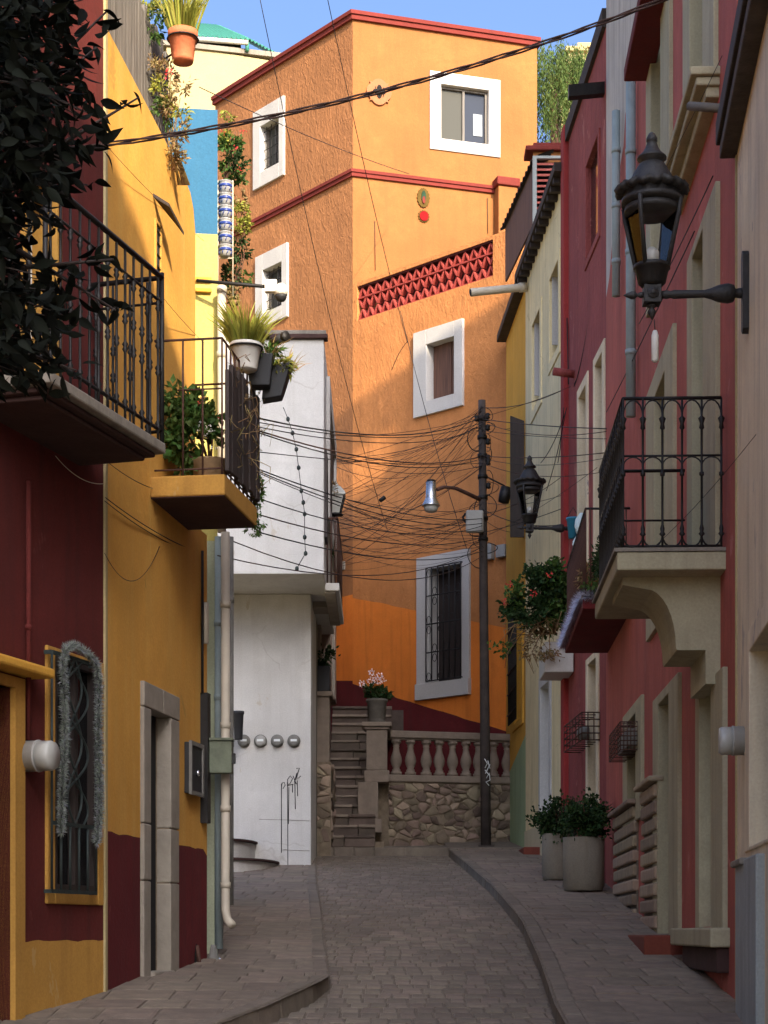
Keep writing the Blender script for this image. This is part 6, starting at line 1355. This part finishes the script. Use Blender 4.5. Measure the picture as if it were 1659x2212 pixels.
# yellow balcony plants
zt_ = 5.02
o = thing('potted_plant', 'leafy bush with white blossoms in a pot on the yellow balcony', 'potted plant', YH.w(s0 + 0.4, zt_, 0.3))
s0 = YH.s_(325)
pot(YH.w(s0 + 0.45, zt_, 0.33), [(0.11, 0), (0.14, 0.2), (0.15, 0.21), (0.13, 0.21)], 'sack', o)
mb = MB(); clump(mb, r, P(425, 945, 13.7), (0.21, 0.3, 0.30), 900, 0.075, 0.055, M['leaf_mid'], 0.2); clump(mb, r, P(380, 880, 13.6), (0.07, 0.2, 0.16), 160, 0.07, 0.05, M['leaf_mid'], 0.2); leafpart(mb, 'foliage', o)
flowers(o, r, [P(u, v, 13.45) for u, v in ((430, 925), (437, 915), (444, 932), (450, 922), (440, 945), (462, 965), (457, 928))], 0.022, 'flower_white', 10); flowers(o, r, [P(433, 868, 13.45), P(475, 905, 13.5)], 0.024, 'flower_red', 10)
branch(o, [[YH.w(s0 + 0.45, zt_ + 0.15, 0.33), P(u, v, 13.6)] for u, v in ((380, 900), (405, 860), (440, 840), (462, 900), (420, 900), (372, 960))], 0.012)
c = P(531, 800, 13.85); o = thing('potted_plant', 'spiky grass in a white pot on the balcony rail', 'potted plant', c)
pot(c, [(0.082, 0), (0.086, 0.01), (0.112, 0.16), (0.122, 0.165), (0.122, 0.195), (0.10, 0.195)], 'pot_white', o); mb = MB(); mb.tube([c + V((0.125 * math.cos(a), 0.125 * math.sin(a), 0.165)) for a in [k * 0.3307 for k in range(20)]], 0.008, M['iron'], 5); mb.build('hanger', o)
mb = MB(); blades(mb, r, c + V((0, 0, 0.17)), 260, 0.36, 0.016, M['leaf_yellow'], 0.75, 0.1); leafpart(mb, 'foliage', o)
for k, (u, v, lb) in enumerate(((562, 838, 'black square pot on the balcony side, the nearer of two'), (588, 868, 'tilted black square pot hanging lowest on the balcony side'))):
    c = P(u, v, 14.05 + 0.12 * k); o = thing('potted_plant', lb, 'potted plant', c); mb = MB(); w0, w1, hh = 0.075, 0.105, 0.235; tl = 0.05 * k
    mb.hexa([c + V((-w0, -w0, 0)), c + V((w0, -w0, tl * 0.5)), c + V((w0, w0, tl * 0.5)), c + V((-w0, w0, 0)), c + V((-w1 + tl, -w1, hh)), c + V((w1 + tl, -w1, hh + tl)), c + V((w1 + tl, w1, hh + tl)), c + V((-w1 + tl, w1, hh))], M['pot_black']); mb.build('pot', o, bevel=0.008)
    mb = MB(); clump(mb, r, c + V((0.03 + 0.02 * k, 0, hh + 0.05)), (0.13, 0.12, 0.09), 150, 0.09, 0.022, M['leaf_mid' if k == 0 else 'leaf_yellow'], 0.5); blades(mb, r, c + V((tl + 0.06, 0, hh)), 22, 0.22, 0.008, M['leaf_dry'], 1.6); leafpart(mb, 'foliage', o)
o = thing('trailing_plant', 'green trailing plant hanging off the yellow balcony end', 'plant', P(555, 1150, 14.3)); mb = MB()
for k in range(16): p = P(552 + r.uniform(-10, 8), 1040 + k * 7, 14.35 + r.uniform(-.1, .1)); clump(mb, r, p, (0.05, 0.09, 0.06), 60, 0.035, 0.014, M['leaf_mid'], 0.5, clumps=4)
leafpart(mb, 'foliage', o); branch(o, [[P(548, 1035, 14.35), P(556, 1090, 14.35), P(560, 1150, 14.35)]], 0.006)
# dry creeper on the boards
o = thing('dry_creeper', 'dry brown creeper twigs on the boarded balcony side', 'plant', YH.w(s0 + 0.6, zt_, prjY + 0.04)); pth = []
for k in range(46):
    q = s0 + r.uniform(0, 1.05); z = zt_ + r.uniform(0.1, 0.95); p = YH.w(q, z, prjY + 0.035); pts = [p]
    for j in range(4): p = p + V((r.gauss(0, .035), r.gauss(0, .05), r.gauss(-0.02, .05))); pts.append(p)
    pth.append(pts)
branch(o, pth, 0.004, 'leaf_dry')
# rooftop screen of boards and plants on the yellow house
o = thing('board_fence', 'grey weathered board screen along the yellow roof edge', 'fence', YH.w(0.6, 7.6, -0.12)); rr = random.Random(6)
for i in range(24):
    q = 0.30 + i * 0.075; mb = MB(); hgt = 1.15 - 0.2 * (q / 2.0) + rr.uniform(-.06, .06); mb.pbox(YH, q, q + 0.066, 7.35, 7.55 + hgt, -0.16 - rr.uniform(0, .02), -0.13, M['wood_grey']); mb.build('board', o)
mb = MB(); mb.pbox(YH, 0.25, 2.15, 7.9, 7.95, -0.2, -0.181, M['wood_dark']); mb.build('batten', o)
c = P(395, 135, 13.7); o = thing('potted_plant', 'tall reedy plant in a terracotta pot high on the roof edge', 'potted plant', c)
pot(c, [(0.075, 0), (0.08, 0.02), (0.10, 0.165), (0.112, 0.17), (0.112, 0.225), (0.09, 0.225)], 'terracotta', o)
mb = MB(); blades(mb, r, c + V((0, 0, 0.2)), 300, 0.42, 0.014, M['leaf_yellow'], 0.42, 0.1); leafpart(mb, 'foliage', o)
mb = MB(); mb.tube([c + V((0.115 * math.cos(a), 0.115 * math.sin(a), 0.17)) for a in [k * 0.3307 for k in range(20)]], 0.006, M['iron'], 5); mb.tube([c + V((0, 0.11, 0.17)), YH.w(1.75, c.z + 0.1, -0.14)], 0.008, M['iron'], 5); mb.build('hanger', o)
o = thing('climbing_plant', 'dry climbing plant with red blossom on the roof screen', 'plant', P(372, 400, 13.9)); mb = MB()
for (u, v, n, m_) in ((330, 150, 90, 'leaf_dry'), (345, 190, 110, 'leaf_yellow'), (362, 160, 90, 'leaf_dry'), (352, 240, 150, 'leaf_mid'), (372, 230, 120, 'leaf_dry'), (384, 290, 120, 'leaf_dry'), (378, 340, 120, 'leaf_dry'), (398, 200, 60, 'leaf_dry'), (390, 250, 80, 'leaf_yellow'), (330, 60, 120, 'leaf_mid'), (318, 25, 160, 'leaf_yellow'), (350, 40, 80, 'leaf_mid')):
    clump(mb, r, P(u, v, 13.75), (0.08, 0.12, 0.11), n, 0.05, 0.018, M[m_], 0.3, clumps=6)
leafpart(mb, 'foliage', o); flowers(o, r, [P(365, 155, 13.6), P(362, 163, 13.6)], 0.03, 'flower_red', 14)
branch(o, [[P(385 + k * 3, 400, 13.9), P(375 + r.uniform(-15, 15), 300, 13.8), P(360 + r.uniform(-25, 30), 180 + r.uniform(-40, 40), 13.8)] for k in range(9)], 0.007, 'leaf_dry')
# jars and geraniums on the edge of the blue house
jl = ('topmost', 'second from the top', 'third from the top', 'fourth from the top', 'fifth from the top', 'lowest')
for i, v in enumerate((418, 445, 472, 500, 528, 556)):
    c = P(487, v, 15.5); o = thing('painted_jar', 'blue and white painted jar, %s of the stack beside the blue wall' % jl[i], 'jar', c, 'painted jars stacked beside the blue wall')
    pot(c, [(0.03, 0), (0.045, 0.012), (0.058, 0.05), (0.056, 0.07), (0.05, 0.08), (0.062, 0.088), (0.062, 0.095), (0.045, 0.09)], 'jar_white', o, 16)
    mb = MB(); mb.lathe(c, [(0.0592, 0.045), (0.0598, 0.055), (0.0585, 0.068)], M['jar_blue'], 16); mb.build('painted_band', o)
    mb = MB()
    for k in range(8): a = k * math.pi / 4 + i; mb.tube([c + V((0.05 * math.cos(a), 0.05 * math.sin(a), 0.016)), c + V((0.0585 * math.cos(a + .2), 0.0585 * math.sin(a + .2), 0.04))], 0.004, M['jar_blue'], 4)
    mb.build('painted_stroke', o)
mb = MB(); 
for u in (471, 503): mb.tube([P(u, 390, 15.5), P(u, 640, 15.5)], 0.006, M['pvc'], 5)
for v in (418, 445, 472, 500, 528, 556): mb.tube([P(471, v + 2, 15.5), P(503, v + 2, 15.5)], 0.006, M['pvc'], 5)
mb.build('jar_rack', None, 'slim white rack holding the painted jars', 'rack')
o = thing('climbing_plant', 'geranium bush with red flowers beside the blue wall top', 'plant', P(500, 400, 15.7)); mb = MB()
for (u, v, a, b_, n, m_) in ((498, 330, 0.11, 0.17, 420, 'leaf_mid'), (510, 355, 0.10, 0.14, 260, 'leaf_dark'), (488, 300, 0.07, 0.1, 140, 'leaf_yellow'), (490, 250, 0.05, 0.06, 40, 'leaf_yellow'), (505, 380, 0.1, 0.08, 160, 'leaf_mid')): clump(mb, r, P(u, v, 15.7), (a, 0.12, b_), n, 0.042, 0.026, M[m_], 0.1)
leafpart(mb, 'foliage', o); flowers(o, r, [P(u, v, 15.55) for u, v in ((477, 285), (487, 288), (522, 281), (528, 285), (510, 318), (518, 365))], 0.018, 'flower_red', 9); branch(o, [[P(482, 400, 15.7), P(490 + k * 6, 340, 15.7), P(484 + k * 8, 285, 15.7)] for k in range(5)], 0.006)
o = thing('climbing_plant', 'pale leafy plant hanging beside the jar rack', 'plant', P(520, 600, 15.7)); mb = MB()
for (u, v, a, b_, n, m_) in ((522, 460, 0.07, 0.12, 170, 'leaf_yellow'), (526, 490, 0.07, 0.1, 150, 'leaf_yellow'), (515, 540, 0.09, 0.12, 260, 'leaf_dark'), (498, 600, 0.09, 0.16, 330, 'leaf_dark'), (508, 640, 0.08, 0.1, 180, 'leaf_dry'), (520, 430, 0.05, 0.08, 60, 'leaf_dry'), (534, 600, 0.06, 0.08, 60, 'leaf_mid')): clump(mb, r, P(u, v, 15.75), (a, 0.12, b_), n, 0.045, 0.022, M[m_], 0.4)
leafpart(mb, 'foliage', o); branch(o, [[P(505, 650, 15.75), P(512 + k * 5, 560, 15.75), P(510 + k * 6, 440, 15.75)] for k in range(4)], 0.006)
# geranium bush on the right
o = thing('geranium_bush', 'large hanging geranium bush with red flowers on the small white balcony', 'bush', (2.2, 24.8, P(1150, 1386, 24.6).z)); mb = MB()
for (u, v, a, b_, n) in ((1165, 1270, 0.42, 0.34, 1500), (1195, 1245, 0.24, 0.26, 700), (1140, 1320, 0.35, 0.26, 800), (1185, 1330, 0.30, 0.26, 700), (1112, 1290, 0.14, 0.2, 200), (1210, 1290, 0.2, 0.3, 500)): clump(mb, r, P(u, v, 24.55), (a, 0.3, b_), n, 0.075, 0.055, M['leaf_dark' if n > 750 else 'leaf_mid'], 0.2, clumps=12)
leafpart(mb, 'foliage', o); flowers(o, r, [P(u, v, 24.2) for u, v in ((1187, 1241), (1153, 1281), (1100, 1262), (1092, 1300))], 0.045, 'flower_red', 16)
bp = []
for k in range(30):
    p = P(1180 + r.uniform(-25, 25), 1370, 24.5); q = P(1140 + r.uniform(-55, 80), 1330 + r.uniform(-20, 90), 24.3); e = q + V((r.uniform(-.3, .3), 0, r.uniform(-.35, .1))); bp.append([p, (p + q) / 2 + V((0, 0, 0.12)), q, e])
branch(o, bp, 0.009, 'leaf_dry')
mb = MB(); clump(mb, r, P(1165, 1400, 24.5), (0.3, 0.2, 0.22), 260, 0.06, 0.03, M['leaf_dry'], 0.6); clump(mb, r, P(1085, 1395, 24.5), (0.16, 0.2, 0.14), 70, 0.07, 0.05, M['leaf_mid'], 0.3); leafpart(mb, 'dry_foliage', o)
# plants on the red balcony
o = thing('potted_plant', 'dark ferny plant and dry grass on the tinsel-edged balcony', 'potted plant', RH.w(sq1 - 0.4, zR + 0.12, 0.3))
pot(RH.w(sq1 - 0.3, zR + 0.12, 0.3), [(0.10, 0), (0.13, 0.2), (0.14, 0.2), (0.12, 0.2)], 'terracotta', o)
mb = MB(); clump(mb, r, P(1312, 1215, 18.9), (0.17, 0.35, 0.28), 900, 0.06, 0.02, M['leaf_dark'], 0.2); clump(mb, r, P(1270, 1245, 19.6), (0.16, 0.4, 0.17), 420, 0.06, 0.02, M['leaf_dry'], 0.1); clump(mb, r, P(1295, 1270, 18.9), (0.2, 0.3, 0.1), 260, 0.05, 0.03, M['leaf_mid'], 0.1); leafpart(mb, 'foliage', o)
mb = MB(); clump(mb, r, pb.location + V((0, 0, 0.62)), (0.2, 0.22, 0.26), 350, 0.08, 0.04, M['leaf_dark']); leafpart(mb, 'foliage', pb)
o = thing('climbing_plant', 'dark plant tangled in the railing above the stairs', 'plant', P(716, 1180, 29)); mb = MB(); clump(mb, r, P(716, 1180, 28.6), (0.10, 0.2, 0.14), 240, 0.06, 0.025, M['leaf_dark'], 0.3); clump(mb, r, P(722, 1055, 29.0), (0.1, 0.1, 0.08), 90, 0.07, 0.015, M['leaf_dry'], 0.0); leafpart(mb, 'foliage', o)

# ================================================================ near tree at the left edge
tr = thing('street_tree', 'dark leafy tree branch hanging in at the top left', 'tree', (-2.15, 6.3, 0.6)); ev = [(-80, 177), (0, 197), (45, 162), (90, 157), (130, 174), (165, 167), (200, 197), (225, 212), (255, 177), (300, 170), (340, 167), (380, 147), (430, 112), (480, 67), (540, 62), (590, 92), (630, 152), (690, 162), (730, 127), (790, 112), (830, 42), (855, -18), (870, -98)]
mb = MB(); tk = [V((-2.15, 6.3, 0.5)), V((-2.1, 6.3, 1.8)), V((-2.0, 6.25, 3.0)), V((-1.85, 6.2, 4.2)), V((-1.7, 6.2, 5.2))]; mb.tube(tk, [0.11, 0.09, 0.08, 0.06, 0.03], M['wood_dark'], 9); mb.build('trunk', tr)
tips = [P(300, 210, 6.0), P(225, 320, 6.1), P(245, 560, 6.0), P(250, 670, 6.1), P(165, 800, 6.1), P(100, 850, 6.2), P(235, 20, 6.1), P(190, 400, 6.2), P(210, 100, 6.0), P(120, 480, 6.1)]
mb = MB(); bpaths = []
for i, t in enumerate(tips):
    b0 = tk[3] if i % 2 else tk[2].lerp(tk[3], 0.6); m1 = b0.lerp(t, 0.45) + V((0, 0, 0.12)); m2 = b0.lerp(t, 0.75) + V((0, 0.03, 0.06)); bpaths.append([b0, m1, m2, t]); mb.tube([b0, m1, m2, t], [0.022, 0.014, 0.008, 0.003], M['wood_dark'], 5)
mb.build('branch', tr)
rt_ = random.Random(81)
for k in range(46):
    v = rt_.uniform(-20, 840); q = P(tab(ev, v) - rt_.uniform(0, 70), v, rt_.uniform(5.7, 6.4)); a_ = q + V((-rt_.uniform(.25, .5), rt_.uniform(-.1, .1), rt_.uniform(-.05, .2))); mb = MB(); mb.tube([a_, a_.lerp(q, 0.5) + V((0, 0, 0.03)), q], [0.006, 0.004, 0.002], M['wood_dark'], 4); mb.build('twig', tr)
def lmesh(nm, L, W, bend):
    vs = []; fs = []; n = 6
    for i in range(n + 1):
        t = i / n; w = W * 0.5 * math.sin(math.pi * min(1, t * 1.02) ** 0.85) * (1 - 0.25 * t); z = -bend * t * t; y = L * t; vs += [(-w, y, z + abs(w) * 0.35), (0, y, z), (w, y, z + abs(w) * 0.35)]
    for i in range(n): k = i * 3; fs += [(k, k+1, k+4, k+3), (k+1, k+2, k+5, k+4)]
    return vs, fs
LM = [lmesh('leaf', 0.075, 0.034, 0.02), lmesh('leaf', 0.06, 0.026, 0.03), lmesh('leaf', 0.088, 0.036, 0.015), lmesh('leaf', 0.068, 0.03, 0.035)]
rl_ = random.Random(44); crown = MB()
def leafmat4(p, rr):
    d = V((rr.uniform(-0.3, 1.0), rr.gauss(0, 0.55), rr.uniform(-0.9, 0.35))).normalized(); up = rv(rr); x = d.cross(up).normalized(); z = x.cross(d)
    return Matrix(((x.x, d.x, z.x, p.x), (x.y, d.y, z.y, p.y), (x.z, d.z, z.z, p.z), (0, 0, 0, 1)))
cnt = 0
while cnt < 5600:
    v = rl_.uniform(-90, 870); e = tab(ev, v); u = rl_.uniform(-260, e - 20); edge = (e - u)
    if edge < 150 and rl_.random() > 0.14 + 0.86 * (edge / 150) ** 1.6: continue
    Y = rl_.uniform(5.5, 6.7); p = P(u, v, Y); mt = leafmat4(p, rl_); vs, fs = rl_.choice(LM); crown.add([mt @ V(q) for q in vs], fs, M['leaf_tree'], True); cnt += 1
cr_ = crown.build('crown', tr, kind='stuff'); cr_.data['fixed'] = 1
lm_me = []
for vs, fs in LM:
    me = bpy.data.meshes.new('leaf'); me.from_pydata(vs, [], fs); me.materials.append(M['leaf_tree']); me.polygons.foreach_set('use_smooth', [True] * len(fs)); me['fixed'] = 1; lm_me.append(me)
nl = 0
for bpth in bpaths:
    for k in range(15):
        t = 0.45 + 0.56 * k / 14; q = bpth[2].lerp(bpth[3], (t - 0.45) / 0.56) if t > 0.45 else bpth[2]; q = q + rv(rl_) * 0.03
        lo_ = bpy.data.objects.new('leaf', rl_.choice(lm_me)); COL.objects.link(lo_); lo_.parent = cr_; lo_.matrix_local = Matrix.Translation(-wl(cr_)) @ leafmat4(q, rl_); nl += 1
for k in range(130):
    v = rl_.uniform(0, 850); e = tab(ev, v); u = e - rl_.uniform(-12, 60); q = P(u, v, rl_.uniform(5.6, 6.2)); lo_ = bpy.data.objects.new('leaf', rl_.choice(lm_me)); COL.objects.link(lo_); lo_.parent = cr_; lo_.matrix_local = Matrix.Translation(-wl(cr_)) @ leafmat4(q, rl_)

# ================================================================ far hillside
mb = MB(); mb.add([(-20, 58, 6), (60, 58, 6), (60, 75, 30), (-20, 75, 24), (60, 130, 48), (-20, 130, 30)], [(0, 1, 2, 3), (3, 2, 4, 5)], M['hill']); mb.build('hill', kind='structure', origin=(20, 80, 10))
def far_house(label, u0, u1, v0, v1, Y, dep, wins, mat='cream'):
    a = P(u0, v1, Y); b_ = P(u1, v0, Y); o = thing('hill_house', label, 'house', (a.x, Y, a.z - 3)); mb = MB(); mb.box((a.x, Y, a.z - 4), (b_.x, Y + dep, b_.z), M[mat]); mb.build('wall', o); mb = MB(); mb.box((a.x - 0.15, Y - 0.15, b_.z + 0.002), (b_.x + 0.15, Y + dep, b_.z + 0.2), M[mat]); mb.build('parapet', o)
    for (wu0, wu1, wv0, wv1) in wins:
        p = P(wu0, wv1, Y); q = P(wu1, wv0, Y); mb = MB(); mb.box((p.x, Y - 0.03, p.z), (q.x, Y + 0.05, q.z), M['glass_dark']); mb.build('window', o)
    return o
far_house('pale house on the far hill, higher and to the left', 1228, 1262, 112, 200, 84, 5, ((1236, 1243, 134, 146),))
far_house('pale house on the far hill with a small dark window', 1212, 1285, 140, 230, 80, 4, ((1240, 1252, 142, 154),))
far_house('pale house on the far hill at the edge of the maroon roof', 1254, 1300, 104, 190, 88, 5, ((1264, 1272, 118, 128),))
tr = thing('pepper_tree', 'drooping olive green tree behind the orange house', 'tree', (5.0, 55, 9)); ct = P(1195, 205, 55)
mb = MB(); mb.tube([V((ct.x, 55, 8)), V((ct.x + .2, 55, 18)), V((ct.x, 55, ct.z + 0.5))], [0.35, 0.25, 0.1], M['wood_brown'], 8); mb.build('trunk', tr)
mb = MB(); rp = random.Random(9)
for k in range(420):
    a = rp.uniform(0, 6.283); q = rp.random() ** 0.5; top = ct + V((math.cos(a) * q * 1.9, math.sin(a) * q * 1.5, 1.45 - 1.2 * q * q + rp.uniform(-.25, .2))); ln = rp.uniform(0.8, 3.0)
    n = int(ln * 26)
    for j in range(n):
        t = j / n; p = top + V((math.cos(a) * 0.25 * t + rp.gauss(0, .06), math.sin(a) * 0.25 * t + rp.gauss(0, .06), -ln * t)); mb.leaf(p, V((rp.gauss(0, .5), rp.gauss(0, .5), -1)), rv(rp), 0.16, 0.035, M['leaf_pepper'])
cw = mb.build('crown', tr, kind='stuff'); cw.data['fixed'] = 1
recalc()
